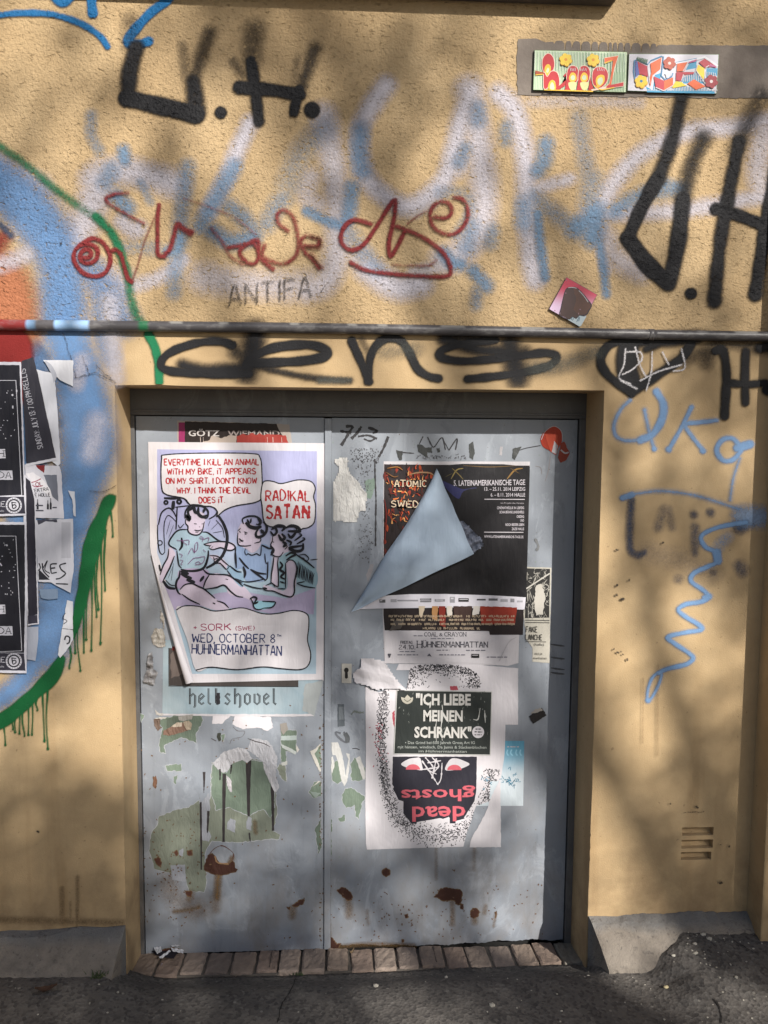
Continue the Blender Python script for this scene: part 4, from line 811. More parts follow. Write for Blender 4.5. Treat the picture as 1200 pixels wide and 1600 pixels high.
a.fill(z2([(135,1022),(900,1024),(1060,1022),(1085,1035),(900,1040),(140,1032)]), wht*.9, .5, 6, 3)
a.fill(z2([(470,965),(495,960),(495,890),(472,890)]), blk*2, .5, 3, 1)
a.build("metal_gig_poster", PAPER, None, "blue grey poster lettered in blackletter, mostly hidden under the comic poster", "poster")
# white and grey paper scraps under it
a = Art(D, .0016)
a.fill(z8([(20,108),(205,108),(150,150),(110,195),(10,195)]), wht, .8, 3, 1); a.build("paper_scrap", PAPER, None, "small torn white paper scrap under the left half of the blackletter poster", "paper scrap"); a = Art(D, .0016); a.fill(z8([(240,112),(590,130),(612,230),(560,265),(470,235),(380,240),(310,250),(250,225),(208,200)]), wht, .9, 2.5, 2)
a.line(z8([(215,225),(260,265),(330,270),(300,325),(210,345),(185,390)]), .8, DGREY*3, wob=.5); a.line(z8([(360,340),(440,370),(520,390),(585,425)]), 1.6, DGREY*2, taper=.6); a.line(z8([(0,340),(50,365)]), 1, DGREY*2)
a.fill(z8([(60,290),(95,285),(95,360),(75,370),(55,320)]), np.array((.05, .055, .045)), .6, 2, 3)
a.build("paper_scrap", PAPER, None, "larger torn white paper scrap hanging under the middle of the blackletter poster", "paper scrap")
a = Art(D, .0014)
a.fill(z6([(500,395),(530,370),(560,335),(640,310),(690,320),(720,370),(690,400),(665,378),(610,400),(585,440),(560,452),(530,430)]), np.array((.46, .46, .49)), .8, 3, 4)
a.fill(z6([(690,320),(720,260),(800,270),(830,300),(860,370),(850,470),(870,530),(850,560),(800,430),(770,380)]), np.array((.40, .405, .44)), .8, 3, 5)
a.fill(z8([(150,705),(180,730),(200,760),(205,870),(180,860),(155,800)]), wht*.8, .5, 2, 6); a.fill(z8([(520,580),(560,640),(640,860),(625,870),(575,770),(520,640)]), np.array((.5, .5, .53)), .5, 3, 7)
a.build("loose_paint_flake", CRUMP, LEAF_L, "grey paint hanging in loose flaps over the green")

BROWN = ("dark brown curled paper shred at the left end of the torn patch", "wide reddish brown paper shred in the torn patch", "cream paper shred folded over the reddish brown one", "tan paper shred at the right of the torn patch", "pale flat paper shred at the upper left of the torn patch", "grey frayed paper shred under the blackletter poster edge", "lone brown paper sliver low at the left edge of the door", "pale shred sticking out at the lower left corner of the blackletter poster")
for i, (p, c) in enumerate((([(335,155),(405,155),(400,230),(425,245),(375,280),(340,220)], "#77665c"), ([(440,275),(520,235),(600,235),(640,190),(690,210),(700,270),(620,300),(500,330),(430,320)], "#8a6f62"), ([(520,235),(570,195),(630,190),(625,235),(560,240)], "#d0c2b2"), ([(640,190),(700,170),(735,210),(720,270),(670,265)], "#b9ab98"), ([(335,150),(390,140),(470,138),(460,150),(380,160)], "#d8d4cc"), ([(585,130),(650,120),(750,110),(730,160),(640,180),(600,170)], "#a9a7a2"), ([(335,770),(355,745),(372,800),(350,880),(330,840)], "#7a5a48"), ([(350,60),(390,95),(440,100),(420,125),(360,110)], "#c8c4c0"))):
    a = Art(D, .0022+.0006*(i in (2, 3))+.0003*(i % 2)); a.fill(z7(p), np.array(lin(c, .8)), .5, 2, i); a.build("paper_shred", CRUMP, None, BROWN[i], "paper shred", "brown and cream paper shreds left of the door centre")


PALE_L = ("greyish hanging paper shred, topmost near the cover strip", "pale mint paper strip lying level over the green paint", "slanting pale paper strip below the mint one", "little cream paper curl at the right of the slanting strip", "small square pale paper remnant below the slanting strip", "hook-shaped cream paper shred beside the cover strip", "thin cream paper sliver below the hook-shaped shred", "pale green paper triangle, lowest beside the cover strip")
for i, (p, c) in enumerate((([(680,195),(745,185),(760,250),(710,305),(685,260)], "#a9a39c"), ([(690,315),(845,310),(840,355),(685,360)], "#c5d2d0"), ([(685,395),(760,425),(840,470),(830,500),(700,430)], "#cdd4d2"), ([(840,405),(870,450),(850,480),(838,440)], "#e0dcd6"), ([(690,580),(750,560),(750,600),(700,610)], "#d2d4d0"), ([(975,465),(1030,440),(1080,390),(1050,450),(1020,490),(1045,540),(1085,660),(1070,670),(1020,570)], "#e2dfd6"), ([(1005,810),(1060,760),(1080,765),(1000,815)], "#dedad2"), ([(970,860),(1080,880),(1030,930)], "#a9b8b0"))):
    a = Art(D, .0018+.0002*(i % 3)); a.fill(z8(p), np.array(lin(c, .75)), .4, 2, i); a.build("paper_shred", PAPER, None, PALE_L[i], "paper shred", "pale paper shreds by the centre strip of the door")

# silvery crumpled wad left of the comic poster and the torn patch on the right leaf
def crumple(name, poly, y, h, col, col2, label, cat, seed, mat=CRUMP, freq=1.0):
    """crinkled sheet: dense grid inside an outline, folded by a ridged field"""
    p = np.asarray(jag(poly, .8, 3, seed)); lo, hi = p.min(0), p.max(0); s = max(1.0, min(hi-lo)/26); r = np.random.default_rng(seed)
    nx, ny = int((hi[0]-lo[0])/s)+2, int((hi[1]-lo[1])/s)+2; U, V = np.meshgrid(lo[0]+np.arange(nx)*s, lo[1]+np.arange(ny)*s)
    ins = np.zeros(U.shape, bool); j = len(p)-1
    for i in range(len(p)):
        xi, yi, xj, yj = *p[i], *p[j]; c = ((yi > V) != (yj > V)) & (U < (xj-xi)*(V-yi)/((yj-yi) or 1e-9)+xi); ins ^= c; j = i
    H = np.zeros(U.shape)
    for k in range(7):
        a_ = r.uniform(0, math.pi); f = r.uniform(.10, .30)*freq; H += np.abs(((U*math.cos(a_)+V*math.sin(a_))*f+r.uniform(0, 2)) % 2-1)
    H = (H-H.min())/(np.ptp(H)+1e-9); edge = np.zeros(U.shape)
    q = ins[:-1, :-1] & ins[1:, :-1] & ins[:-1, 1:] & ins[1:, 1:]; P = PY(np.stack([U, V], -1), y-.0015-h*H)
    idx = -np.ones(U.shape, int); use = np.zeros(U.shape, bool)
    for dj in (0, 1):
        for di in (0, 1): use[dj:ny-1+dj, di:nx-1+di] |= q
    idx[use] = np.arange(use.sum()); J, I = np.nonzero(q); F = np.stack([idx[J+1, I], idx[J+1, I+1], idx[J, I+1], idx[J, I]], -1)
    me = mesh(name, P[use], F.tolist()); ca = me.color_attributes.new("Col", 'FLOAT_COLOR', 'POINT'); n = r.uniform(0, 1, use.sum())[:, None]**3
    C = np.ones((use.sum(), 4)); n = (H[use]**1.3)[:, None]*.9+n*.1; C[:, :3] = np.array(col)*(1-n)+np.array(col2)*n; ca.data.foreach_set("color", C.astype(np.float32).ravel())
    return link(name, me, mat, None, label, cat)
crumple("foil_scrap", z2([(45,650),(75,630),(80,740),(110,760),(85,845),(50,840),(10,815),(30,760)]), D, .016, (.12, .115, .12), (.5, .5, .52), "dark silvery crumpled scrap at the lower left of the comic poster", "paper scrap", 3, freq=1.1)
crumple("paper_scrap", z2([(120,350),(150,420),(150,500),(120,480),(125,420)])+z2([(150,520),(160,600),(110,610),(75,590),(60,540),(90,480),(120,490)]), D, .006, (.30, .28, .25), (.55, .52, .48), "small curled scrap left of the rolled poster edge", "paper scrap", 4, freq=1)
crumple("torn_sticker", z3([(62,215),(125,208),(130,270),(180,325),(185,345),(215,370),(205,460),(180,455),(165,508),(55,500),(55,330),(85,265),(60,240)]), D, .0030, (.50, .50, .49), (.62, .61, .60), "torn white sticker beside the centre strip of the door", "sticker", 5, freq=.4)

# ---- the comic poster
a = Art(D, .0040)
lilac, teal, lav = np.array(lin("#aeb0d6", .9)), np.array(lin("#a8bece", .9)), np.array(lin("#b4a8c4", .9))
out = [(231.5, 690.5), (508, 692.5), (505.5, 1064), (503, 1062), (296, 1067), (284, 1030), (266, 975), (250, 920), (238, 876), (234.5, 855)]
a.fill(out, wht)
def gradc(t, r):
    c = lilac*(1-sstep(r, .28, .62))+teal*sstep(r, .28, .62); m = .5+.5*math.sin(7*t+5*r)*math.sin(3+9*t*r)
    c = c*(.93+.07*m); return c
def pq(x0, x1, y0, y1): return [(x0[0], y0), (x0[1], y0), (x1[1], y1), (x1[0], y1)]
a.grid([(245.5, 702), (495.5, 705), (494, 1053), (246, 1053)], 24, 30, gradc) if False else None
ys = np.linspace(702, 1053, 40); pts = []; cols = []
for v in ys:
    r = (v-702)/351; l = 245.5+(max(0, v-868)*.285 if v > 868 else 0)+(2 if v > 868 else 0); l = min(l, 302)
    for t in np.linspace(0, 1, 24): pts.append((l+(495.3-.004*(v-702)-l)*t, v+t*3*(1-r))); cols.append(gradc(t, r))
a.add(pts, [(j*24+i, j*24+i+1, j*24+i+25, j*24+i+24) for j in range(39) for i in range(23)], np.array(cols))
COMIC = a.build("comic_poster", PAPER, None, "large comic style concert poster with three children and speech bubbles, lower left edge rolled", "poster")
a = Art(D, .0052)
skin = np.array(lin("#cfc3d6", .86)); fl = lambda p, c: a.sfill(p, np.array(c) if not isinstance(c, str) else np.array(lin(c, .88)), 2.5)
# lavender ground and the figures
a.fill(b1([(200,1200),(360,1290),(560,1420),(900,1330),(1200,1300)])+b2([(300,1340),(700,1400),(1060,1270),(1040,1600),(940,1590),(760,1550),(500,1590),(300,1550),(0,1520)])+b1([(1000,1520),(700,1500),(480,1480),(340,1550)]), np.array(lin("#b3a9c8", .88)))
fl(b1([(400,545),(330,600),(270,720),(370,790),(385,960),(430,1030),(560,1050),(680,1030),(740,970),(770,820),(900,690),(740,570),(660,590),(560,600),(500,550)]), "#a6bfd0")
fl(b1([(270,770),(340,810),(340,900),(190,1200),(160,1110),(230,950)]), skin); fl(b1([(480,420),(520,300),(700,330),(725,420),(705,530),(640,610),(540,590),(500,480)]), skin)
fl(b1([(420,1040),(700,1030),(780,1090),(760,1180),(700,1270),(640,1240),(500,1220),(420,1280),(370,1260),(380,1150)]), "#b6a6c6")
fl(b1([(410,1290),(500,1220),(640,1240),(850,1400),(1010,1500),(1000,1540),(820,1540),(640,1470),(420,1350)]), skin); fl(b1([(720,1270),(780,1100),(1000,1110),(1200,1240),(1200,1380),(1050,1340),(960,1240)]), skin)
fl(b2([(-30,1100),(60,1160),(200,1280),(280,1390),(270,1440),(200,1400),(-30,1330)]), skin); fl(b1([(710,720),(880,690),(1060,700),(1105,760),(1050,800),(920,770),(820,790),(760,740)]), skin)
fl(b1([(780,860),(900,870),(1030,1000),(1000,1040),(840,930)]), skin); fl(b1([(1020,990),(1190,1090),(1190,1260),(1080,1170),(1000,1050)]), "#90adc6")
fl(b2([(90,570),(160,450),(340,520),(380,680),(350,780),(270,830),(200,780),(100,730)]), skin); fl(b2([(70,760),(190,780),(240,850),(360,850),(390,720),(510,780),(500,1000),(450,1170),(200,1180),(160,1030),(60,1020)]), "#8ea4c8")
fl(b2([(530,610),(640,600),(720,740),(740,800),(640,870),(560,870),(500,730)]), skin); fl(b2([(540,870),(600,900),(600,1250),(520,1200),(510,1090)]), skin); fl(b2([(700,960),(780,920),(830,1000),(800,1350),(740,1380),(540,1310),(440,1290),(430,1230),(700,1280)]), skin)
fl(b2([(690,830),(830,850),(1070,1040),(1060,1260),(840,1200),(820,980),(700,930),(690,1270),(610,1260),(600,950)]), "#98b8c6"); fl(b2([(290,1440),(380,1430),(560,1440),(530,1510),(340,1540)]), "#9fd0e2")
LB = b1; ln = lambda p, w=2.0, tp=.5: a.line(p, w*1.12+.15, ink, taper=tp)
# bicycle
for p, w in (([(140,480),(180,330),(270,270),(330,320),(360,380)], 2), ([(130,480),(130,620),(150,800),(190,850),(220,820)], 1.6), ([(220,820),(210,500),(250,370),(300,380),(360,440)], 1.2), ([(330,180),(320,290)], 5), ([(210,145),(330,150),(450,140),(520,215)], 3.4), ([(350,260),(520,240)], 1.6), ([(375,260),(360,540)], 2), ([(880,350),(960,480),(1000,620),(985,760),(930,880),(830,970),(740,1020)], 4.2), ([(860,420),(940,520),(965,640)], 1), ([(750,255),(830,240),(880,290),(850,360),(770,410)], 2), ([(200,1180),(260,1260),(350,1280)], 4), ([(230,1170),(290,1230),(350,1240)], 1.4), ([(150,980),(165,1060)], 2.6), ([(390,480),(410,520),(460,470)], 1.4), ([(740,1030),(960,870)], 1.4)): ln(LB(p), w, .3)
for c, r, w in (((235,200), 2.6, 3), ((400,190), 3, 3.5), ((160,705), 3.6, 1.5)): a.line([(LB(*c)[0][0]+r*math.cos(t), LB(*c)[0][1]+r*math.sin(t)) for t in np.linspace(0, 6.28, 12)], w, ink, True)
for p in ([(760,500),(790,420)], [(800,540),(890,450)], [(820,580),(940,560)], [(240,600),(290,420)], [(270,640),(330,480)], [(300,1180),(330,960)], [(260,1150),(320,1000)]): ln(LB(p), .5)
# boy with the T-shirt
for p, w in (([(510,540),(400,545),(330,600),(270,720),(370,790)], 2.2), ([(370,800),(385,920),(400,990),(430,1020)], 2), ([(420,1035),(500,1055),(600,1055),(690,1030),(730,980),(760,880),(765,800)], 3.4), ([(690,570),(760,580),(880,670),(960,690)], 2.2), ([(270,780),(255,890),(200,990),(160,1110)], 2), ([(340,870),(290,1000),(240,1100),(190,1200)], 2.2), ([(430,640),(435,740),(400,800)], 3.4), ([(480,410),(480,460),(510,500),(510,560),(560,600),(640,605),(690,550),(715,440)], 1.9), ([(585,465),(620,470)], 1.8), ([(590,545),(640,555),(680,540)], 1.6), ([(600,570),(640,575)], 1.2), ([(650,500),(660,510)], 1.2), ([(680,470),(710,465)], 1.2),
    ([(705,722),(770,705),(870,690),(1000,695),(1080,730),(1100,770),(1050,800),(980,790),(920,765),(820,790),(770,770)], 2), ([(705,725),(760,740),(790,740)], 1.6), ([(770,765),(800,730)], 1.3), ([(790,785),(820,750)], 1.2),
    ([(410,1050),(400,1130),(370,1180),(360,1250),(390,1330),(420,1350)], 3), ([(420,1060),(520,1095)], 5), ([(420,1090),(500,1130),(560,1150)], 4.5), ([(490,1165),(600,1200)], 4.5), ([(700,1040),(760,1090),(860,1100)], 2.4), ([(700,1270),(730,1180),(780,1100)], 2), ([(710,1120),(660,1190)], 4), ([(410,1290),(470,1230),(560,1215),(640,1250),(720,1290),(850,1400)], 2.2), ([(430,1345),(540,1420),(660,1475)], 2), ([(870,1430),(960,1460),(1020,1520)], 1.8), ([(820,1455),(850,1470)], 3), ([(720,1285),(860,1265),(960,1235),(1040,1310),(1120,1370),(1200,1385)], 2.2), ([(860,1100),(1010,1110),(1120,1180),(1200,1250)], 2.2), ([(980,1155),(1010,1165)], 1.8),
    ([(780,862),(880,875),(960,940),(1030,1000)], 1.7), ([(830,880),(850,960),(910,960),(990,1035),(1025,1000)], 1.6), ([(840,910),(880,900)], 3), ([(1030,990),(1120,1060),(1180,1070)], 2), ([(1000,1050),(1080,1150),(1190,1210)], 1.7), ([(1100,780),(1110,900),(1115,1020)], 2)): ln(LB(p), w)
# hair
for p, w in (([(475,400),(480,310),(540,240),(620,235),(700,250),(760,310),(750,390),(690,390)], 3.4), ([(490,380),(530,380),(520,420),(490,350)], 6), ([(530,300),(580,260),(600,320),(650,340)], 5), ([(640,260),(640,340),(690,380),(750,360)], 5), ([(720,270),(700,330)], 4.5), ([(540,250),(510,320),(530,370)], 4)): a.line(LB(p), w, ink, taper=.5)
for p, w in (([(130-0,0)], 0),): pass
for p, w in (([(165,470),(150,410),(200,380),(260,370),(330,380),(385,430),(370,480),(320,470)], 3), ([(190,450),(240,500),(320,520),(390,500)], 6), ([(210,410),(240,480)], 3.4), ([(260,400),(250,460)], 3), ([(340,400),(370,450),(350,470)], 3), ([(410,440),(450,490),(450,560),(400,620),(330,630),(320,580),(350,530)], 4.5), ([(380,540),(420,590)], 6), ([(90,560),(130,520)], 1.6), ([(95,580),(90,680),(110,735),(190,745),(260,735)], 2), ([(110,560),(130,575)], 2.6), ([(180,590),(200,600)], 2.6), ([(170,565),(215,585)], 1.6), ([(110,650),(140,680),(165,680)], 2.6), ([(110,690),(125,700)], 1.6), ([(340,650),(380,650),(370,690),(300,710)], 1.7), ([(190,775),(180,820),(200,860),(220,840),(270,860),(330,840),(375,860),(390,740)], 1.8), ([(390,730),(470,770),(520,780)], 3), ([(70,760),(60,880),(75,1020)], 2.2), ([(110,890),(170,970),(230,1030)], 3), ([(160,1000),(185,1080),(175,1140)], 4), ([(250,1035),(340,1080),(450,1095)], 3.2), ([(260,1045),(380,1130),(440,1170)], 3), ([(470,940),(465,1060),(460,1150),(430,1180)], 2.4), ([(430,840),(440,940),(460,970)], 1.8), ([(160,1190),(260,1190),(420,1160)], 2), ([(165,1220),(280,1260),(400,1280)], 2.2), ([(60,1150),(160,1190)], 1.6),
    ([(500,560),(540,610),(580,570),(560,520),(510,540)], 4), ([(520,520),(600,490),(680,510),(640,560)], 5), ([(600,600),(640,670),(680,640),(640,590)], 5), ([(650,690),(690,720),(660,760)], 5), ([(690,520),(760,490),(840,510),(870,560),(800,560),(720,560)], 5), ([(720,590),(760,640),(830,560)], 4.6), ([(700,670),(760,700),(740,740)], 4), ([(860,590),(890,610),(800,680)], 3), ([(900,640),(930,660),(830,720)], 3), ([(910,710),(900,790),(820,810),(740,770),(900,740)], 5), ([(530,610),(525,680),(505,730),(530,790),(510,830),(550,870),(620,875),(660,820)], 2), ([(530,690),(545,700)], 2.4), ([(500,740),(540,800),(505,860)], 4), ([(690,720),(710,750),(680,790)], 1.6), ([(545,880),(530,1000),(515,1090),(510,1190)], 2.2), ([(600,890),(590,960),(600,1080),(600,1240),(580,1250),(500,1190)], 2), ([(690,960),(740,920),(800,940),(830,1030),(800,1200),(800,1320),(760,1380),(660,1360),(540,1310),(440,1300),(400,1270)], 2.4), ([(690,960),(690,1270)], 2.2), ([(590,1280),(690,1280)], 2), ([(440,1240),(520,1210),(560,1260)], 1.8), ([(400,1270),(460,1280)], 4), ([(620,940),(650,990),(620,1040),(670,1080),(630,1130),(680,1160)], 4), ([(620,1190),(680,1210)], 3), ([(690,870),(760,830),(820,850),(760,880),(700,920)], 3.6), ([(820,850),(940,930),(1050,1020)], 3), ([(860,860),(930,850),(980,900),(960,930)], 2), ([(900,890),(930,900)], 2), ([(1000,920),(1090,910)], 1.8), ([(830,1215),(930,1250),(1060,1270)], 2.2), ([(830,1210),(930,1190)], 2), ([(250,1390),(280,1450),(300,1520),(360,1540),(420,1520)], 2), ([(420,1520),(520,1510),(565,1450),(520,1440),(400,1435)], 2.2), ([(245,1410),(290,1380),(330,1400),(290,1470)], 3), ([(300,1470),(350,1440)], 3)): a.line(b2(p), w, ink, taper=.5)
for i in range(12):
    u = 850+i*18; a.line(b2([(u, 940+i*13),(u-10+random.uniform(-8, 8), 1030+i*10),(u-20, 1140+i*8)]), 1.5, ink, taper=.6)
red2 = np.array(lin("#7a4a78"))
for p in ([(370,670),(430,680),(520,670),(520,730)], [(440,690),(500,730)], [(650,640),(700,660),(770,640),(760,690)], [(660,620),(700,640),(690,690)], [(510,850),(560,770),(590,830),(600,720),(630,700),(630,780),(590,830)], [(400,840),(440,860),(420,890)], [(410,920),(450,930),(420,970),(440,980)], [(510,970),(580,900),(640,890),(720,880),(690,960),(600,980)], [(600,960),(640,940),(670,970)], [(700,790),(730,820)]): a.line(LB(p), .9, red2)
a.build("comic_drawing", PAPER, COMIC, "three children sitting and lying beside a bicycle, drawn in black brush lines")
# speech bubbles and caption
rd = np.array(lin("#b02a30", .85)); nav = np.array(lin("#1c2a5c"))
a = Art(D, .0072)
bub = z1([(160,282),(400,272),(690,275),(745,300),(757,400),(755,540),(720,578),(600,600),(530,625),(475,668),(480,640),(440,606),(320,600),(270,555),(160,530),(130,480),(130,310)])
a.sfill(bub, wht, 2); a.line(bub, 1.9, ink, True, 2, wob=.12)
for i, (st, x0, x1, y, h) in enumerate((("EVERYTiME I KiLL AN ANiMAL",146,738,348,38),("WiTH MY BiKE, iT APPEARS",166,716,406,36),("ON MY SHiRT. I DON'T KNOW",158,724,464,36),("WHY. I THiNK THE DEViL",226,686,524,36),("DOES iT.",364,524,584,36))):
    a.brush(st, z1(x0, y)[0], z1(x1, y-2)[0], h/4, 1.75, rd, jit=.22)
a.build("speech_bubble", PAPER, COMIC, "big speech bubble in red capitals: every time I kill an animal with my bike")
a = Art(D, .0076)
bub = z1([(762,460),(790,445),(830,450),(880,462),(980,440),(1060,448),(1090,490),(1080,545),(1092,600),(1085,700),(1050,735),(1010,745),(985,765),(960,735),(880,735),(800,728),(768,690),(758,600),(750,540)])
a.sfill(bub, wht, 2); a.line(bub, 1.9, ink, True, 2, wob=.12)
a.brush("RADiKAL".replace('i', 'I'), z1(782, 572)[0], z1(1056, 570)[0], 16.2, 2.5, rd, jit=.3, wob=.45, gap=1.5); a.brush("SATAN", z1(784, 680)[0], z1(1050, 682)[0], 20, 4.0, rd, jit=.3, wob=.45, gap=1.9)
a.build("speech_bubble", PAPER, COMIC, "small speech bubble in red capitals: RADIKAL SATAN")
a = Art(D, .0080)
cap = z2([(222,372),(270,348),(360,350),(450,378),(540,372),(640,360),(760,395),(850,395),(960,375),(1040,400),(1050,470),(1042,560),(1062,650),(1045,720),(990,745),(870,738),(760,728),(600,745),(440,730),(345,748),(290,560)])
a.sfill(cap, wht*.97, 2.5); a.line(cap[:-1], 1.8, ink, False, 2, wob=.12)
a.fill(z2([(318,462),(872,470),(872,660),(318,658)]), wht*1.02)
a.brush("+", z2(330, 500)[0], z2(350, 500)[0], 8.5, 1.2, np.array(lin("#8a2c50")), jit=0); a.brush("SORK", z2(374, 500)[0], z2(562, 499)[0], 10.2, 1.6, np.array(lin("#8a2c50")), jit=.15)
a.brush("(SWE)", z2(592, 500)[0], z2(710, 499)[0], 6.5, 1.1, np.array(lin("#8a3c58")), jit=.1); a.brush("WED, OCTOBER 8", z2(322, 574)[0], z2(838, 578)[0], 13, 1.7, nav, jit=.15); a.brush("TH", z2(852, 540)[0], z2(876, 540)[0], 3.4, .9, nav, jit=0)
a.brush("HÜHNERMANHATTAN", z2(320, 646)[0], z2(878, 658)[0], 15.5, 1.7, nav, jit=.15)
a.build("caption_panel", PAPER, COMIC, "white caption: Wed, October 8th, Hühnermanhattan")
def roll(name, A0, B0, r0, r1, parent, label, col, y=D, turns=1.35, off=.004, bow=0):
    """edge of a sheet rolled towards the front along A0-B0 (photo pixels); radius grows from r0 to r1 metres"""
    n, m = 40, 26; V = []; C = []
    for i in range(n+1):
        t = i/n; u = A0[0]+(B0[0]-A0[0])*t+bow*math.sin(math.pi*t); v = A0[1]+(B0[1]-A0[1])*t; r = r0+(r1-r0)*t
        base = PY((u, v), y-off)
        for k in range(m+1):
            th = turns*2*math.pi*k/m*.80; rr = r*(1-.22*k/m); ax = math.sin(th)*rr; dep = (1-math.cos(th))*rr+r*.0
            V.append(base+np.array([-ax*.93, -dep, -ax*.28])); C.append((*col, 1))
    F = [(i*(m+1)+k, i*(m+1)+k+1, (i+1)*(m+1)+k+1, (i+1)*(m+1)+k) for i in range(n) for k in range(m)]
    me = mesh(name, V, F); ca = me.color_attributes.new("Col", 'FLOAT_COLOR', 'POINT'); ca.data.foreach_set("color", np.array(C, np.float32).ravel())
    for p in me.polygons: p.use_smooth = True
    return link(name, me, BACKP, parent, label)
roll("rolled_edge", (237, 866), (298, 1064), .0015, .0175, COMIC, "rolled up lower left edge showing the white back of the paper", wht*.97, off=.0085, bow=-2)

# ---- poster with flames and the white gig strip below it
a = Art(D, .0012)
AT = z3([(284,231),(938,232),(936,262)])+[(811, 1000), (810, 1036), (795, 1040), (601, 1036), (598, 960)]
a.fill(AT, wht*.9); a.fill(z3([(286,244),(936,250)])+[(817, 992), (765, 992), (763, 986), (601, 985), (599, 960)], np.array(lin("#241c1e")))
fire = [lin("#c2421e", .9), lin("#d8642a", .9), lin("#7a2018", .9), lin("#e39a4c", .9), lin("#4a1712", .9)]; q = np.random.default_rng(12)
def flame(u, v, l, ang, col):
    p = []
    for k in range(5):
        t = k/4; p.append((u+math.cos(ang)*l*t+math.sin(t*5+u)*l*.12, v+math.sin(ang)*l*t+math.cos(t*4+v)*l*.12, (1-t)*l*.22+.5))
    a.line(p, 2, np.array(col))
for i in range(170):
    u, v = q.uniform(601, 680), q.uniform(727, 880)
    if u < 612 or (u-600) < (880-v)*.60: a.sfill([(u+q.uniform(1, 5)*math.cos(t)*.6, v+q.uniform(2, 7)*math.sin(t)) for t in np.linspace(0, 6.28, 7)[:-1]], np.array(lin(["#3a1612", "#5c1d14", "#8a2c18", "#1f1512", "#a84420", "#2a1a16"][i % 6], .9)), 2)
for i in range(110):
    u, v = q.normal(640, 15), q.normal(768, 26)
    if 606 < u and (u-600) < (872-v)*.60 and 732 < v: flame(u, v, q.uniform(4, 11), q.uniform(-3, 3), [lin("#c2502a", .85), lin("#d8783c", .85), lin("#8c2a18", .85), lin("#e0a060", .8), lin("#2a1512", .9), lin("#702018", .9)][i % 6])
for p, c, w in (([(300,262),(345,256),(370,270)], "#9a6a30", 1.6), ([(296,280),(330,300),(350,296)], "#7a5226", 1.4), ([(300,300),(310,330)], "#a8482a", 1.6), ([(288,400),(296,470),(289,600)], "#6d1f17", 2.2), ([(400,290),(440,281),(490,283),(515,300)], "#9c7858", 2.4)): a.line(z3(p), w, np.array(lin(c, .85)), taper=.6)
cre = np.array(lin("#d9c4a8", .8))
for st, p0, p1 in (("ATOMIC", (334,342), (474,344)), ("SWEDEN", (318,434), (500,438))):
    k0 = a.k; a.brush(st, z3(*p0)[0], z3(*p1)[0], 9.6, 3.4, ink, jit=0, serif=1.3, gap=1.8, wob=.1); a.brush(st, z3(*p0)[0], z3(*p1)[0], 9.6, 1.5, cre, jit=0, serif=.9, gap=1.8, wob=.1)
# visible band below the black poster
for p, c in (([(440,135),(470,135),(455,185),(445,180)], "#d8c8b0"), ([(500,135),(528,135),(522,200),(500,190)], "#b98a5a"), ([(530,135),(560,135),(560,230),(535,220)], "#8a2e24"), ([(565,135),(590,135),(590,175),(568,180)], "#ddd6cc"), ([(595,135),(680,135),(670,200),(600,210)], "#43302c"), ([(685,135),(715,135),(710,170),(680,175)], "#d8d2cc"), ([(715,135),(880,140),(870,215),(720,215)], "#9a3424"), ([(330,200),(380,190),(360,235),(310,245)], "#5a5450")): a.fill(z4(p), np.array(lin(c, .85)), .5, 3, 2)
for j, (y, x0, x1) in enumerate(((184,308,868),(200,308,868),(219,308,868),(238,460,728))):
    x = x0
    k0 = a.k
    while x < x1-4:
        if q.uniform() < .14: x += 9; continue
        a.k = k0+int(x) % 4; a.line(z4([(x, y-9),(x, y)]), .8, cre*.85, smooth=False)
        if q.uniform() < .6: a.line(z4([(x+4.5, y-9),(x+4.5, y)]), .8, cre*.85, smooth=False)
        yy = y-(0, 4.5, 9)[int(q.integers(0, 3))]; a.line(z4([(x, yy),(x+5, yy)]), .7, cre*.85, smooth=False); x += 8.2
    a.k = k0+4
FLAME = a.build("flame_poster", PAPER, None, "dark poster with orange flames and the word ATOMIC half hidden by a folded poster", "poster")
a = Art(D, .0024)
a.fill(z4([(288,243),(755,247),(758,264),(880,270),(878,330),(840,402),(640,386),(290,390)]), wht*.93, .4, 6, 2)
gy = np.array(lin("#4a4a52"))
a.brush("COAL", z4(466,269)[0], z4(524,269)[0], 6.0, 1.0, gy, jit=.05, serif=.9); a.text("&", z4(532,269)[0], z4(548,269)[0], 5.5, gy, .01); a.brush("CRAYON", z4(556,269)[0], z4(652,269)[0], 6.0, 1.0, gy, jit=.05, serif=.9)
a.brush("FREITAG", z4(360,302)[0], z4(412,302)[0], 4.0, .75, gy, jit=0, serif=.8); a.brush("24.10.", z4(352,326)[0], z4(424,326)[0], 6.2, 1.0, gy, jit=0, serif=.7); a.brush("H", z4(434,320)[0], z4(455,320)[0], 10.5, 1.4, gy, jit=0, serif=.9); a.brush("ÜHNERMANHATTAN", z4(460,317)[0], z4(748,318)[0], 8.2, 1.25, gy, jit=0, serif=.7)
def greek(x0, x1, y, h, col, mp, wlo=6, whi=26, gap=5):
    x = x0
    while x < x1:
        w = q.uniform(wlo, whi); a.rect(*mp(x, y-h)[0], *mp(min(x+w, x1), y)[0], col); x += w+gap
for x0, x1, y, h in ((418,458,269,4),(494,596,281,3.5),(355,425,339,3.5),(346,438,354,4),(520,578,333,4),(652,738,334,4),(532,648,354,4),(745,838,364,4)): greek(x0, x1, y, h, gy*2.2, z4)
a.fill(z4([(302,347),(318,347),(312,365),(308,365)]), gy); a.fill(z4([(676,347),(711,348),(711,366),(676,365)]), blk); a.rect(*z4(680,352)[0], *z4(706,355)[0], wht*.7); a.fill(z4([(478,358),(487,346),(492,350),(499,362),(490,357)]), gy*1.6)
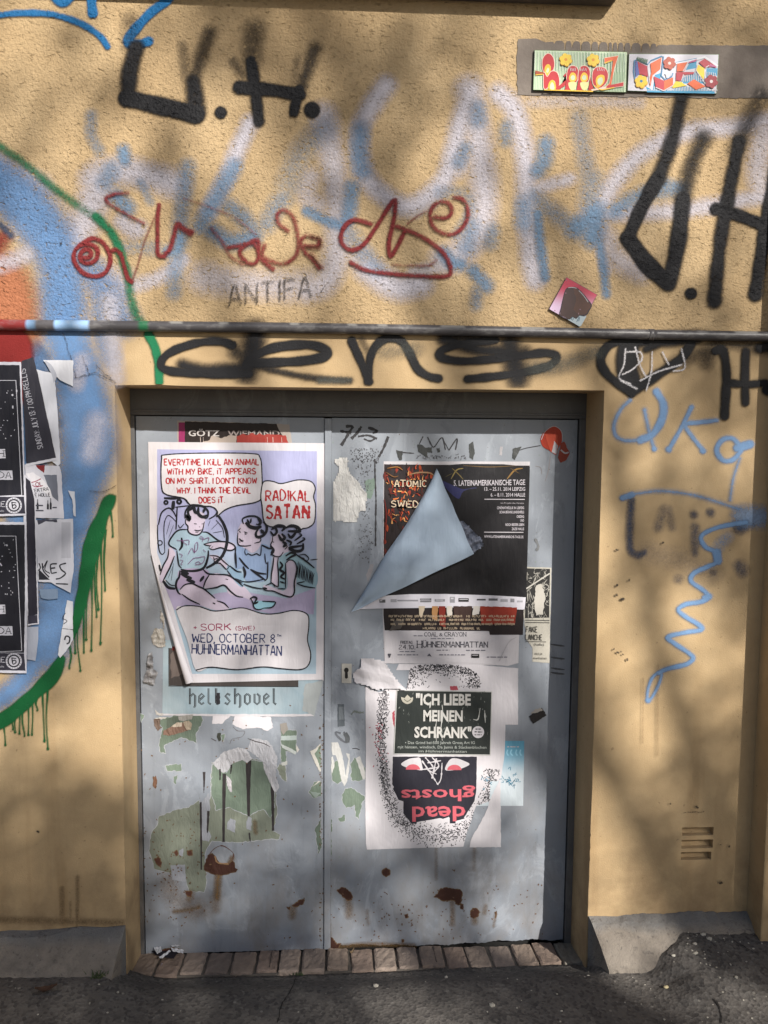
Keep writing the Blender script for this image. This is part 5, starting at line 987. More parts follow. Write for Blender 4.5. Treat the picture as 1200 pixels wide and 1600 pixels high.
a.line(z4([(800,380),(840,300),(878,272)]), .8, wht*.7)
a.build("gig_strip", PAPER, FLAME, "white strip lettered Coal & Crayon, 24.10. Hühnermanhattan")

# ---- black poster with its upper left corner folded over
a = Art(D, .0062)
TIP = z3(138,905)[0]; AP = z3(521,262)[0]; CT = z3(686,645)[0]
FE = [AP]+z3([(490,330),(440,420),(380,520),(290,650),(215,780)])+[TIP]      # fold edge
body = [AP]+z3([(560,248),(640,242),(820,244),(937,256),(931,480),(925,700),(918,890)])+z4([(908,150),(780,147),(600,141),(420,143),(260,145),(180,147)])+[TIP]+FE[::-1][1:-1]
a.fill(body, blk)
a.fill(z3([(526,266),(560,252),(937,258),(920,830),(760,826),(560,820),(400,820),(280,826),(215,840),(300,690),(400,520),(470,400)]), np.array(lin("#17161b")))
a.fill([TIP]+z3([(195,848),(270,832),(400,824),(560,823),(760,829),(919,838),(914,890)])+z4([(908,150),(780,147),(600,141),(420,143),(260,145),(180,148)]), np.array(lin("#e4e2ec", .85)))
for p, w, c in (([(585,310),(610,270),(640,262)], 2, "#8a7a48"), ([(590,262),(620,290),(640,312)], 1.5, "#77683c"), ([(835,310),(870,270),(905,262)], 2.6, "#8a6a38"), ([(850,262),(890,285)], 1.4, "#5c4626"), ([(640,250),(760,256),(880,250)], 1.2, "#6a5230"), ([(560,300),(590,285)], 1.2, "#50482c")): a.line(z3(p), w, np.array(lin(c)), taper=.6)
a.sfill(z3([(540,318),(600,340),(640,355),(700,345),(640,365),(620,398),(580,370)]), np.array(lin("#2f3160")))
a.line(z3([(600,375),(660,355),(700,350)]), 1, np.array(lin("#33365a")))
lw = np.array(lin("#cfcad2", .85))
a.text("5. LATEINAMERIKANISCHE TAGE", z3(597,340)[0], z3(916,336)[0], 8.8, lw, .016); a.text("13. – 25.11. 2014 LEIPZIG", z3(734,362)[0], z3(916,362)[0], 5.8, lw, .012); a.text("6. – 8.11. 2014 HALLE", z3(762,388)[0], z3(916,388)[0], 5.8, lw, .012)
a.line(z3([(734,400),(914,401)]), 1.2, lw, smooth=False); a.line(z3([(733,547),(908,548)]), 1.2, lw, smooth=False)
a.text("ein Projekt des Vereins", z3(806,420)[0], z3(910,421)[0], 2.6, lw*.8, 0)
for st, x0, y in (("CINÉMATHÈQUE IN LEIPZIG",790,444),("SCHAUBÜHNE LINDENFELS",802,463),("CINEDING",878,483),("UND",894,500),("NOCH BESSER LEBEN",828,519),("ZAZIE HALLE",856,538)): a.text(st, z3(x0,y)[0], z3(911,y)[0], 4.1, lw, .012)
a.text("WWW.LATEINAMERIKANISCHE-TAGE.DE", z3(733,572)[0], z3(908,574)[0], 4.1, lw, .012)
for x0, x1, y0, y1, c in ((265,292,848,862,.1),(315,342,846,860,.35),(345,438,849,856,.3),(447,497,843,850,.12),(447,497,852,860,.2),(512,558,846,857,.25),(580,602,836,862,.3),(618,664,842,858,.03),(700,740,845,852,.06),(753,793,843,853,.12),(806,838,846,858,.35),(850,868,844,860,.25),(880,905,852,860,.4),(210,240,852,858,.4)):
    u0, v0 = z3(x0, y0)[0]; u1, v1 = z3(x1, y1)[0]; a.rect(u0, v0, u1, v1, np.array((c, c, c*1.1)))
for x0, y0, x1, y1 in ((268,851,278,855),(622,846,660,849),(450,845,490,847),(518,849,550,852),(584,840,596,846)): a.rect(*z3(x0,y0)[0], *z3(x1,y1)[0], np.array((.6, .6, .65)))
BLACKP = a.build("black_poster", PAPER, None, "black event poster with its upper left corner folded over and a white logo strip", "poster")
# the folded corner: springs off the sheet along the fold edge
fe = spline(FE, 6); n, m = 40, 26; idx = np.linspace(0, len(fe)-1, n+1).astype(int); V = []; Cc = []
for i in range(n+1):
    s = i/n; A_ = fe[idx[i]]; far = np.array(CT) if False else (np.array(AP)*(1-s)+np.array(TIP)*s)
    if s < .5: tgt = np.array(AP)*(1-2*s)+np.array(CT)*(2*s)
    else: tgt = np.array(CT)*(2-2*s)+np.array(TIP)*(2*s-1)
    L = np.linalg.norm(tgt-A_)*.0021
    for k in range(m+1):
        t = k/m; uv = A_*(1-t)+tgt*t; bel = .048*min(1, L/.18)
        wv = .0035*math.sin(9*s+2.5*t)*math.sin(math.pi*t)+.0018*math.sin(31*s-7*t)*t; dep = .0075+bel*(math.sin(math.pi*min(1, t*1.0)**.55)*.75+t*.75)+wv; uv = uv+np.array([math.sin(s*40), math.cos(s*33)])*.7*t; V.append(PY(uv, D-dep)); Cc.append((*(np.array(lin("#b2c4d8", .80))), 1))
F = [(i*(m+1)+k, i*(m+1)+k+1, (i+1)*(m+1)+k+1, (i+1)*(m+1)+k) for i in range(n) for k in range(m)]
me = mesh("folded_corner", V, F); ca = me.color_attributes.new("Col", 'FLOAT_COLOR', 'POINT'); ca.data.foreach_set("color", np.array(Cc, np.float32).ravel())
for p in me.polygons: p.use_smooth = True
link("folded_corner", me, BACKP, BLACKP, "folded over corner showing the pale blue back of the paper")
o = crumple("crumpled_scrap", z3([(600,505),(640,492),(665,515),(690,545),(720,570),(735,610),(700,635),(680,645),(640,600)]), D-.014, .020, lin("#5a6070"), lin("#8a90a0"), "crumpled bluish end of a sheet poking out beside the folded corner", "paper scrap", 8, freq=.75)

# ---- white poster hung upside down, its dotted outline and red lettering
a = Art(D, .0018)
q = np.random.default_rng(21); offw = wht*.98
main = z4([(203,494),(262,520),(300,505),(340,480),(385,520)])+z4([(400,420),(340,420),(352,392),(700,396),(885,412),(884,664),(828,664),(826,752)])+z5([(822,100),(806,200),(760,200),(757,290),(735,300),(697,312),(690,330),(672,390),(655,430),(640,494),(210,507),(205,480),(202,300),(205,100)])
a.fill(main, offw, .25, 6, 3); a.fill(z5([(757,285),(806,190),(808,496),(668,497),(672,470),(690,430),(715,390),(738,345),(752,310)]), offw, .5, 4, 4)
def pip(p, poly):
    c = False; j = len(poly)-1
    for i in range(len(poly)):
        if (poly[i][1] > p[1]) != (poly[j][1] > p[1]) and p[0] < (poly[j][0]-poly[i][0])*(p[1]-poly[i][1])/((poly[j][1]-poly[i][1]) or 1e-9)+poly[i][0]: c = not c
        j = i
    return c
path = spline(z5([(300,-330),(285,-250),(280,-100),(275,50),(290,200),(320,320),(380,400),(470,440),(560,445),(640,430),(700,380),(740,300),(765,230),(770,150)]), 2); dd = []
nrm = np.gradient(path, axis=0); nrm /= np.linalg.norm(nrm, axis=1)[:, None]; nrm = np.stack([-nrm[:, 1], nrm[:, 0]], -1)
for _ in range(2700):
    i = int(q.integers(0, len(path))); w = 8.5+9*sstep(i/len(path), .35, .7)-6*sstep(i/len(path), .78, .95); o_ = q.uniform(-1.25, 1.25)*w*abs(q.uniform(.3, 1)); p = path[i]+nrm[i]*o_
    if pip(p, main): dd.append(tuple(p))
top = spline(z4([(370,500),(380,440),(420,405),(500,395),(600,398),(680,420),(715,460),(718,500)]), 2)
for _ in range(800):
    i = int(q.integers(0, len(top))); c = np.array(z4(545,500)[0]); p = top[i]*(1-abs(q.normal(0, .16)))+0; t = abs(q.normal(0, .2)); p = top[i]*(1-t)+c*t
    if pip(p, main): dd.append(tuple(p))
a.dots(dd, .78, np.array(lin("#23232b")), 6)
a.dots([(q.normal(592, 5), q.uniform(1130, 1200)) for _ in range(40)], 1.0, np.array(lin("#a0505a")), 7)
a.fill(z4([(580,492),(610,490),(618,510),(582,510)]), np.array(lin("#b0505c", .9)), .5, 2, 1); a.fill(z4([(322,612),(333,600),(334,680),(326,660)]), np.array(lin("#b0505c", .9)), .5, 2, 2)
dk = np.array(lin("#2b2a34")); pk = np.array(lin("#c8606c", .9))
a.fill(z5([(325,92),(700,92),(698,240),(690,290),(640,370),(590,385),(575,360),(430,385),(405,388),(372,345),(372,292),(350,285),(325,235),(330,228),(322,215)]), dk, .3, 4, 5)
for p in ([(362,125),(395,103),(430,97),(448,100),(460,150),(420,148),(385,140)], [(558,150),(580,105),(610,100),(645,112),(668,126),(640,142),(600,152)]): a.sfill(z5(p), wht*.9)
for c, s_ in (((415,150), 1), ((600,152), 1)): a.fill(z5([(c[0]+32*math.cos(t), c[1]-24*math.sin(t)) for t in np.linspace(0, math.pi, 12)]), pk)
a.fill(z5([(448,95),(560,95),(545,180),(525,222),(490,190),(460,150)]), dk*.9)
for p in ([(455,110),(490,160),(525,215)], [(545,120),(540,190),(525,218)], [(470,95),(505,140),(480,150),(520,170)], [(500,95),(530,130),(510,160)], [(480,120),(540,110)], [(520,100),(500,190)], [(455,150),(530,140)]): a.line(z5(p), 1.9, wht*.9, wob=.5)
# lettering, turned by 180 degrees
a.text("ghosts", z5(690,240)[0], z5(358,243)[0], 19, dk, .06); a.text("dead", z5(644,320)[0], z5(406,322)[0], 24, dk, .06)
a.text("ghosts", z5(694,238)[0], z5(362,241)[0], 19, pk, .018); a.text("dead", z5(649,314)[0], z5(411,317)[0], 24, pk, .018)
a.build("dotted_poster", PAPER, None, "white poster hung upside down with a dotted outline and red lettering", "poster")
# pale blue handbill right of it
a = Art(D, .0012)
def bl(t, r): return np.array(lin("#6fb2d0", .85))*(1-sstep(r, .1, .6))+np.array(lin("#cdd8e0", .85))*sstep(r, .1, .6)
a.grid(z4([(690,735),(912,736)])+z5([(907,312),(690,312)]), 8, 12, bl)
a.fill(z5([(700,92),(778,95),(768,180),(740,250),(705,255)]), np.array(lin("#bcd6e4", .85)), .8, 3, 3)
for x, w in ((838,10),(856,14),(878,10),(896,10)): a.line(z4([(x,775),(x-w*.4,790),(x+w*.3,802)]), 2.2, np.array(lin("#9fd4ea", .9)))
greek(835, 888, 765, 5, wht*.9, z4)
for i in range(46):
    x, y = q.uniform(720, 890), q.normal(200, 16); 
    if not 770 < x < 812: a.line(z5([(x,y),(x+q.uniform(-12,12),y+q.uniform(-12,12)),(x+q.uniform(-14,14),y+q.uniform(-8,14))]), .9, np.array(lin("#4a7f98")))
a.build("blue_handbill", PAPER, None, "small pale blue handbill with drawn figures beside the upside down poster", "handbill")
# dark green flyer
a = Art(D, .0034)
fq = z4([(341,508),(769,515),(762,802),(327,796)])
a.fill(fq, np.array(lin("#c6c6c4", .8))); a.fill(z4([(345,512),(765,519),(758,797),(332,792)]), np.array(lin("#2b302f")))
for i in range(60):
    x, y = q.uniform(345, 750), q.uniform(515, 790); a.line(z4([(x,y),(x+q.uniform(-6,6),y+q.uniform(-14,14))]), q.uniform(.4, 1.2), np.array(lin("#8d938e", .7)), wob=.5)
a.text('"ICH LIEBE', z4(428,574)[0], z4(673,576)[0], 17.5, np.array(lin("#dcdad6", .75)), .035); a.text('MEINEN', z4(461,646)[0], z4(637,648)[0], 17, np.array(lin("#dcdad6", .75)), .035); a.text('SCHRANK"', z4(421,720)[0], z4(676,722)[0], 17, np.array(lin("#dcdad6", .75)), .035)
a.sfill(z4([(390,530),(405,545),(415,540),(412,560),(390,572),(368,560),(362,540),(378,545)]), np.array(lin("#b9b5a8", .8))); a.line(z4([(375,550),(390,560),(406,550)]), 1.2, np.array(lin("#5a5a50")))
c0 = z4(706,697)[0]; a.fill([(c0[0]+9.4*math.cos(t), c0[1]+9.4*math.sin(t)) for t in np.linspace(0, 6.28, 25)[:-1]], wht*.9)
for x0, x1, y, h in ((694,718,686,5),(690,700,698,5),(704,724,699,5),(690,722,711,4)): greek(x0, x1, y, h, blk*2, z4, 8, 14, 3)
li = np.array(lin("#aab0ac", .8))
a.text("• Das Grind bei 500 Jahren Gross Art IG", z4(380,750)[0], z4(691,750)[0], 4.6, li, .006); a.text("mit hänsen, windisch, Da Jamis & Stackenblochen", z4(347,769)[0], z4(743,771)[0], 4.6, li, .006); a.text("im Hühnermanhattan", z4(440,787)[0], z4(655,789)[0], 4.2, li, .006)
for p in ([(520,648),(515,690),(520,740)], [(545,575),(548,620),(540,680),(546,735)], [(495,560),(490,590)], [(715,590),(705,640),(685,640)], [(735,600),(738,655)]): a.line(z4(p), 1.6, np.array(lin("#cfd0cc", .8)), taper=.5, wob=.5)
a.build("green_flyer", PAPER, None, "dark green flyer in white capitals: ICH LIEBE MEINEN SCHRANK", "flyer")
# torn white flap above it
V0 = z4([(178,362),(240,366),(290,378),(330,440),(392,515),(330,505),(255,512),(205,492),(155,480),(142,452),(150,425),(178,405)])
crumple("torn_flap", V0, D-.004, .012, wht*.80, wht*.97, "torn white paper flap hanging beside the lock plate", "paper scrap", 14, mat=BACKP, freq=.35)
# narrow black and white flyer
a = Art(D, .0016)
a.fill([(821, 886), (861.5, 887), (858.5, 1036), (832, 1034), (832, 1012), (822, 998), (818, 960)], np.array(lin("#c7c3b8", .85)), .4, 5, 3)
a.fill([(822.5, 888), (859.5, 889), (858, 965), (820, 966)], np.array(lin("#2a2a2a")))
for i in range(70):
    x, y = q.uniform(823, 858), q.uniform(890, 964); a.line([(x, y), (x+q.uniform(-6, 6), y+q.uniform(-7, 9)), (x+q.uniform(-5, 5), y+q.uniform(-3, 12))], q.uniform(.5, 1.4), np.array(lin("#b9b6ae", .8)), taper=.5)
a.fill([(838, 915), (846, 912), (852, 930), (848, 960), (838, 962), (834, 940)], np.array(lin("#c4c0b8", .8)), 1.2, 3, 2)
a.line([(822, 920), (845, 905), (859, 896)], 2, np.array(lin("#cfccc4", .8)))
for y in (969, 972.5): a.line([(821, y), (858.5, y+.5)], 1, np.array(lin("#3a3a38")), smooth=False)
dk2 = np.array(lin("#4a4844")); a.brush("FAKE", z4(920,250)[0], z4(970,251)[0], 8.4, 1.1, dk2, jit=.1); a.brush("LANCHE", z4(918,285)[0], z4(992,286)[0], 8.4, 1.1, dk2, jit=.1); a.line(z4([(918,292),(1010,294)]), .8, dk2, smooth=False)
a.text("(halle)", z4(955,310)[0], z4(1000,311)[0], 3.6, dk2, 0); a.text("18.8.24", z4(958,352)[0], z4(992,353)[0], 3.6, dk2, 0); a.text("manhattan", z4(952,371)[0], z4(1012,372)[0], 3.8, dk2, 0)
a.build("narrow_flyer", PAPER, None, "narrow black and white flyer lettered FAKE LANCHE at the right of the door", "flyer")
# stickers
a = Art(D, .0020)
a.sfill(z3([(985,130),(1005,95),(1045,72),(1075,95),(1080,140),(1062,175),(1055,202),(1020,180),(995,165)]), np.array(lin("#b23a24", .9))); a.fill(z3([(1005,110),(1060,112),(1062,170),(1030,190)]), np.array(lin("#d2543a", .9)), .6, 3, 1); a.fill(z3([(1045,140),(1062,160),(1055,200),(1035,190)]), wht*.9, .5, 2, 2)
a.fill(z3([(1075,150),(1090,142),(1115,195),(1100,225),(1075,238),(1062,215)]), np.array(lin("#9c4434", .9)), .6, 3, 3); a.line(z3([(1075,180),(1095,195),(1110,190)]), 2.4, wht*.8)
a.line(z3([(988,135),(1006,97),(1045,74),(1078,97),(1082,140)]), 1, wht*.8)
a.build("red_sticker", PAPER, None, "torn red and white sticker in the upper right corner of the door", "sticker")
a = Art(D, .0028); a.fill(z4([(932,628),(965,598),(990,588),(1012,622),(950,660)]), np.array(lin("#262324")), .7, 2.5, 1); a.fill(z4([(940,615),(962,594),(985,590),(995,600),(960,612)]), np.array(lin("#a8a29c", .8)), .8, 2, 2)
a.build("black_sticker", PAPER, None, "small torn black sticker right of the green flyer", "sticker")
a = Art(D, .0006); a.fill(z3([(805,165),(816,166),(812,205),(800,202)]), wht*.7, .4, 3, 1); a.line(z3([(1030,195),(1020,270),(1005,320)]), 1.8, wht*.5, taper=.5); a.line(z3([(960,252),(985,260),(990,290)]), 1.6, wht*.4, taper=.5); a.fill(z3([(205,740),(225,690),(240,690),(235,720),(215,770)]), wht*.6, .8, 3, 1); a.fill(z3([(200,320),(215,310),(250,305),(245,350),(225,400),(205,390)]), np.array((.20, .27, .23)), 1.5, 3, 7)
a.build("scuff_marks", FILM, LEAF_R)
# ================================================================== posters on the wall at the left
zE = Z(0, 540, 2.5)
blk2 = np.array(lin("#23232b")); wh2 = np.array(lin("#d9d9e4", .72))
def flatp(name, polys, off, label, cat="poster", extra=None, group=None):
    a = Art(0.0, off)
    for p, c, j in polys: a.fill(p, np.array(lin(c, .85)) if isinstance(c, str) else c, j, 5, len(p))
    if extra: extra(a)
    return a.build(name, PAPER, None, label, cat, group)
def torn(a):
    a.sfill(zE([(175,60),(200,75),(215,100),(222,120),(210,145),(203,115)]), np.array(lin("#b9bcc8", .8)))
flatp("torn_poster", [(zE([(140,92),(205,108),(215,140),(228,300),(236,460),(226,472),(200,450)]), "#d5d7e0", .5), (zE([(168,56),(286,58),(286,160),(235,135),(200,100)]), "#dcdde4", .4)], .0096, "torn white poster corner on the blue mural, above the hand-lettered black sheet", extra=torn)
def collage(a):
    a.fill(zE([(170,505),(222,505),(228,610),(205,590)]), np.array(lin("#6f7380", .85)), .4, 4, 2); a.fill(zE([(140,467),(176,467),(172,498),(148,480)]), np.array(lin("#7a2428", .85)), .4, 3, 1)
    a.fill(zE([(100,500),(130,495),(165,520),(195,560),(205,600),(160,560),(120,530)]), np.array(lin("#eceaf0", .8)), .6, 3, 8)
    a.line(zE([(122,535),(140,530),(160,520)]), 1.4, np.array(lin("#8a3048"))); a.line(zE([(126,545),(140,552),(165,548)]), 1.2, np.array(lin("#8a3048")))
    a.brush("OL", zE(140,550)[0], zE(168,546)[0], 6, 1.1, np.array(lin("#7a2c44")), jit=.1); a.brush("ZEK-TRA".replace('-', ''), zE(124,574)[0], zE(190,566)[0], 5, .9, blk2*1.5, jit=.1); a.brush("INE HÖLLE".replace('Ö','O'), zE(124,592)[0], zE(196,588)[0], 5, .9, blk2*1.5, jit=.1)
    for x, h in ((147,40),(187,36),(198,44)): a.fill(zE([(x-4,640),(x-4,640-h*.5),(x-1.5,640-h*.7),(x-1.5,640-h),(x+1.5,640-h),(x+1.5,640-h*.7),(x+4,640-h*.5),(x+4,640)]), blk2)
    for x0, x1, y in ((130,168,622),(205,222,630),(130,170,642)): a.rect(*zE(x0,y)[0], *zE(x1,y+5)[0], blk2*3)
flatp("collage_poster", [(zE([(96,465),(232,470),(240,500),(250,676),(130,672),(104,560)]), "#d0d0da", .4)], .0102, "white collage poster with bottles drawn on it, between the black posters and the blue mural", extra=collage)
def page(a):
    a.fill(zE([(145,680),(222,680),(224,690),(180,686),(150,700)]), blk2*3, .5, 3, 1); a.rect(*zE(240,690)[0], *zE(276,830)[0], np.array(lin("#b9bac4", .85)))
    a.fill(zE([(150,872),(195,915),(152,915)]), blk2); a.line(zE([(152,850),(158,868),(150,880)]), 2, blk2)
    a.line(zE([(165,850),(170,880),(192,905)]), 2.2, blk2); a.line(zE([(168,870),(185,840),(175,875),(195,890)]), 1.6, blk2)
    for p in ([(222,852),(198,856),(200,888)], [(200,870),(216,868)], [(200,890),(222,886)], [(258,850),(234,858),(240,876),(256,890),(236,908),(218,912)], [(218,930),(266,932)]): a.line(zE(p), 2.2, blk2, wob=.15)
flatp("marker_poster", [(zE([(138,682),(285,676),(288,870),(275,966),(245,950),(200,925),(150,922)]), "#cfd0da", .5)], .0108, "white sheet lettered RES in black marker, right of the black posters", extra=page)
flatp("paper_scrap", [(zE([(155,952),(225,950),(226,988),(190,992),(160,985)]), "#7f93ad", .5)], .0100, "small bluish paper scrap below the marker sheet", "paper scrap")
def strip(a):
    a.line(zE([(255,1045),(245,1065),(262,1075),(248,1088)]), 1.2, blk2); a.line(zE([(240,1105),(285,1110)]), .8, blk2*2, wob=.6); a.line(zE([(252,1150),(258,1135),(272,1140),(270,1160),(260,1165)]), 2.4, blk2)
flatp("torn_strip", [(zE([(262,994),(285,1000),(285,1150),(258,1195),(235,1220),(226,1208)]), "#d6d7de", .5)], .0096, "narrow torn white paper strip over the green dripping line", "paper scrap", extra=strip)
def red_u(a): a.fill(zE([(268,560),(293,570),(296,660),(285,665)]), np.array(lin("#d6d9e0", .8)), .5, 4, 3)
flatp("paper_scrap", [(zE([(266,566),(292,570),(296,668),(288,664),(282,600)]), "#d4d8e2", .5)], .0096, "thin white paper sliver on the blue mural", "paper scrap")
# long dark sheets behind
flatp("dark_sheet", [(zE([(96,505),(118,520),(138,590),(152,1088),(108,1094),(92,700)]), "#d4d4de", .4), (zE([(100,515),(118,530),(134,600),(146,1050),(110,1060)]), "#2c2a36", .3), (zE([(108,1055),(145,1052),(147,1084),(110,1088)]), "#3a3846", .3)], .0112, "dark sheet with a pale edge showing behind the two black posters")
flatp("paper_scrap", [(zE([(104,1098),(150,1098),(148,1160),(138,1232),(106,1226)]), "#a9aebc", .5)], .0090, "pale torn corner below the two black posters", "paper scrap")
def sund(a):
    a.brush("SUNDAY: JULY 13: 7 00 PM", zE(168,400)[0], zE(118,176)[0], 8.5, .95, wh2*.9, jit=.25); a.brush("RELLIS", zE(116,168)[0], zE(98,90)[0], 8.5, .95, wh2*.9, jit=.25)
flatp("lettered_sheet", [(zE([(84,60),(130,44),(150,120),(219,440),(160,456),(104,466),(96,300)]), "#34333d", .3), (zE([(100,462),(219,438),(221,448),(104,472)]), "#cfcfd8", .3)], .0118, "dark tilted sheet hand-lettered SUNDAY JULY 13 in white", extra=sund)
def badge(a, c, r):
    P = lambda r_, k=28: [(c[0]+r_*math.cos(t), c[1]+r_*math.sin(t)) for t in np.linspace(0, 2*math.pi, k, endpoint=False)]
    a.fill(P(r), wh2); a.fill(P(r*.80), blk2); a.fill(P(r*.62), wh2)
    for t in np.linspace(0, 2*math.pi, 18, endpoint=False): a.line([(c[0]+r*.84*math.cos(t), c[1]+r*.84*math.sin(t)), (c[0]+r*.94*math.cos(t), c[1]+r*.94*math.sin(t))], .9, blk2*2)
    a.line([(c[0]-r*.25, c[1]-r*.42), (c[0]-r*.1, c[1]+r*.4), (c[0]+r*.3, c[1]+r*.15), (c[0]+r*.1, c[1]-r*.1), (c[0]-r*.2, c[1]+r*.05)], 1.8, blk2); a.line([(c[0]-r*.3, c[1]-r*.4), (c[0]+r*.3, c[1]-r*.3)], 1.4, blk2)
def star_poster(a, y, seed):
    q = np.random.default_rng(seed)
    fr = zE([(-250,y+72),(62,y+72),(85,y+520),(-250,y+535)]); a.line(fr[:3]+[fr[3]], 1.3, wh2, smooth=False)
    pts = [(q.uniform(-70, 26+(v-y/2.5)*.0), v) for v in q.uniform(540+(y+85)/2.5, 540+(y+330)/2.5, 70)]; a.dots(pts, .7, wh2, seed)
    a.dots([(q.uniform(-70, 26), 540+(y+q.uniform(90, 250))/2.5) for _ in range(14)], 1.6, wh2, seed+1)
    for (x1, yy, hh, st, x0) in ((20,340,36,"H",-14),(48,424,36,"DA",-4)):
        a.fill(zE([(-120,y+yy),(x1,y+yy),(x1+2,y+yy+hh),(-120,y+yy+hh)]), wh2, .3, 4, 1)
        a.brush(st, zE(x0,y+yy+hh-7)[0], zE(x1-5,y+yy+hh-7)[0], 9.2, 1.1, blk2, jit=0, serif=.8)
    a.brush("LE", zE(-14,y+565)[0], zE(18,y+565)[0], 8, 1.1, wh2, jit=0, serif=.7); a.text("www.halle", zE(-40,y+585)[0], zE(16,y+585)[0], 3, wh2*.8, 0)
    badge(a, zE(54, y+560)[0], 12.6)
flatp("star_poster", [(zE([(-330,60),(82,64),(92,350),(101,664),(-330,674)]), "#cfcfda", .3), (zE([(-330,72),(76,76),(86,350),(94,585),(-330,600)]), "#1f1f28", .3), (zE([(-330,592),(94,590),(99,656),(-330,664)]), "#34333f", .3)], .0126, "upper of two black posters with white stars, edges and a round badge", extra=lambda a: star_poster(a, 64, 3), group="black posters with white stars")
flatp("star_poster", [(zE([(-330,684),(102,690),(106,980),(104,1280),(-330,1272)]), "#cfcfda", .3), (zE([(-330,696),(96,700),(98,980),(94,1200),(-330,1200)]), "#1f1f28", .3), (zE([(-330,1196),(94,1202),(100,1270),(-330,1262)]), "#34333f", .3)], .0138, "lower of two black posters with white stars, edges and a round badge", extra=lambda a: star_poster(a, 672, 7), group="black posters with white stars")

# ================================================================== tiles
def tile_box(name, quad, th, edgecol, off, label, group=None):
    a_ = PY(quad, -off-th); b_ = PY(quad, -off); bm = bmesh.new(); v = [bm.verts.new(p) for p in np.vstack([a_, b_])]
    bm.faces.new(v[:4]); bm.faces.new(v[4:][::-1])
    for i in range(4): bm.faces.new([v[i], v[4+i], v[4+(i+1) % 4], v[(i+1) % 4]])
    bmesh.ops.bevel(bm, geom=[e for e in bm.edges if e.verts[0].index < 4 or e.verts[1].index < 4] if False else list(bm.edges), offset=.0007, segments=2, affect='EDGES')
    me = bm_mesh(name, bm); ca = me.color_attributes.new("Col", 'FLOAT_COLOR', 'POINT'); c = np.ones((len(me.vertices), 4)); c[:, :3] = edgecol; ca.data.foreach_set("color", c.astype(np.float32).ravel())
    return link(name, me, GLOSS, None, label, "tile", group)
zT = Z(800, 40, 6); zU = Z(960, 60, 1200/180)
def flower(a, c, r, col, dot):
    for k in range(6):
        t = k*math.pi/3+.3; a.sfill([(c[0]+r*.62*math.cos(t)+r*.40*math.cos(s), c[1]+r*.62*math.sin(t)+r*.40*math.sin(s)) for s in np.linspace(0, 6.28, 9)[:-1]], np.array(lin(col, .85)), 1.5)
    a.sfill([(c[0]+r*.55*math.cos(s), c[1]+r*.55*math.sin(s)) for s in np.linspace(0, 6.28, 9)[:-1]], np.array(lin(col, .85))); a.sfill([(c[0]+r*.24*math.cos(s), c[1]+r*.24*math.sin(s)) for s in np.linspace(0, 6.28, 8)[:-1]], np.array(lin(dot, .85)))
TH = .009
q1 = zT([(209,228),(1082,246),(1070,628),(196,605)])
T1 = tile_box("painted_tile", q1, TH, lin("#6f8c58", .6), .0024, "pale green painted tile lettered in red and yellow bubble letters with yellow flowers", "painted tiles on the cement strip")
a = Art(0.0, .0024+TH+.0003); rR, rY, rO, lg = (np.array(lin(c, .85)) for c in ("#c22f36", "#efc23c", "#e2683a", "#cfe0c0"))
def lerpq(q, t, r): a_, b_, c_, d_ = [np.array(p) for p in q]; return (a_*(1-t)+b_*t)*(1-r)+(d_*(1-t)+c_*t)*r
a.fill([tuple(lerpq(q1, t, r)) for t, r in ((.006,.012),(.994,.012),(.994,.985),(.006,.985))], lg)
for i in range(58):
    t = .012+i*.0169; a.line([tuple(lerpq(q1, t, .03)), tuple(lerpq(q1, t, .97))], .75, np.array(lin("#8fb594", .85)), smooth=False)
for i in range(30): a.line([tuple(lerpq(q1, .01+i*.033, .03+.0*i)), tuple(lerpq(q1, .01+i*.033, .5))], .8, np.array(lin("#e8efe0", .85)), smooth=False)
hal = np.array(lin("#eed6c4", .85))
def pair(p, col, w=2.0): a.line(p, w, hal, True, 2); a.sfill(p, col, 2)
pair(zT([(340,262),(385,300),(395,380),(370,440),(330,480),(300,440),(285,370),(295,300)]), rR); a.sfill(zT([(335,360),(362,380),(360,430),(325,470),(305,430),(310,385)]), rY); a.sfill(zT([(336,395),(348,405),(345,430),(330,445),(320,425)]), lg)
pair(zT([(300,440),(330,480),(370,430),(420,440),(442,500),(440,560),(410,590),(405,530),(380,510),(350,530),(335,580),(300,585)]), rR); a.fill(zT([(405,590),(470,540),(520,500),(480,470),(520,430),(500,560),(440,600),(400,600)]), rR); a.sfill(zT([(340,590),(350,530),(380,508),(405,535),(408,600)]), rY); a.sfill(zT([(355,590),(362,545),(380,532),(395,560),(395,600)]), lg)
a.fill(zT([(218,420),(260,430),(300,440),(300,455),(220,455)]), np.array(lin("#a8502e", .85))); a.line(zT([(220,462),(290,456)]), 1.4, rY)
for cx in (568, 675): pair(zT([(cx-50,440),(cx-30,390),(cx,378),(cx+35,390),(cx+55,440),(cx+40,520),(cx-10,560),(cx-50,520)]), rR); a.sfill(zT([(cx-35,490),(cx-10,440),(cx+25,450),(cx+38,500),(cx+10,530),(cx-20,525)]), rY); a.sfill(zT([(cx-20,492),(cx-5,465),(cx+18,470),(cx+22,500),(cx,512)]), lg)
for x in (515, 625, 735): a.fill(zT([(x-20,605),(x-8,540),(x,480),(x+12,540),(x+35,605)]), rR); 
for x0, x1 in ((530,605),(640,720)): a.sfill(zT([(x0,535),(x1,535),((x0+x1)/2+20,600),((x0+x1)/2-20,600)]), np.array(lin("#dfe0a0", .85)))
pair(zT([(820,390),(870,400),(898,450),(890,520),(850,570),(800,590),(760,540),(755,450),(780,400)]), rR); a.sfill(zT([(830,460),(865,470),(868,520),(840,560),(805,580),(785,530),(795,480)]), rY); a.sfill(zT([(828,485),(850,495),(850,530),(825,560),(803,540),(805,505)]), lg)
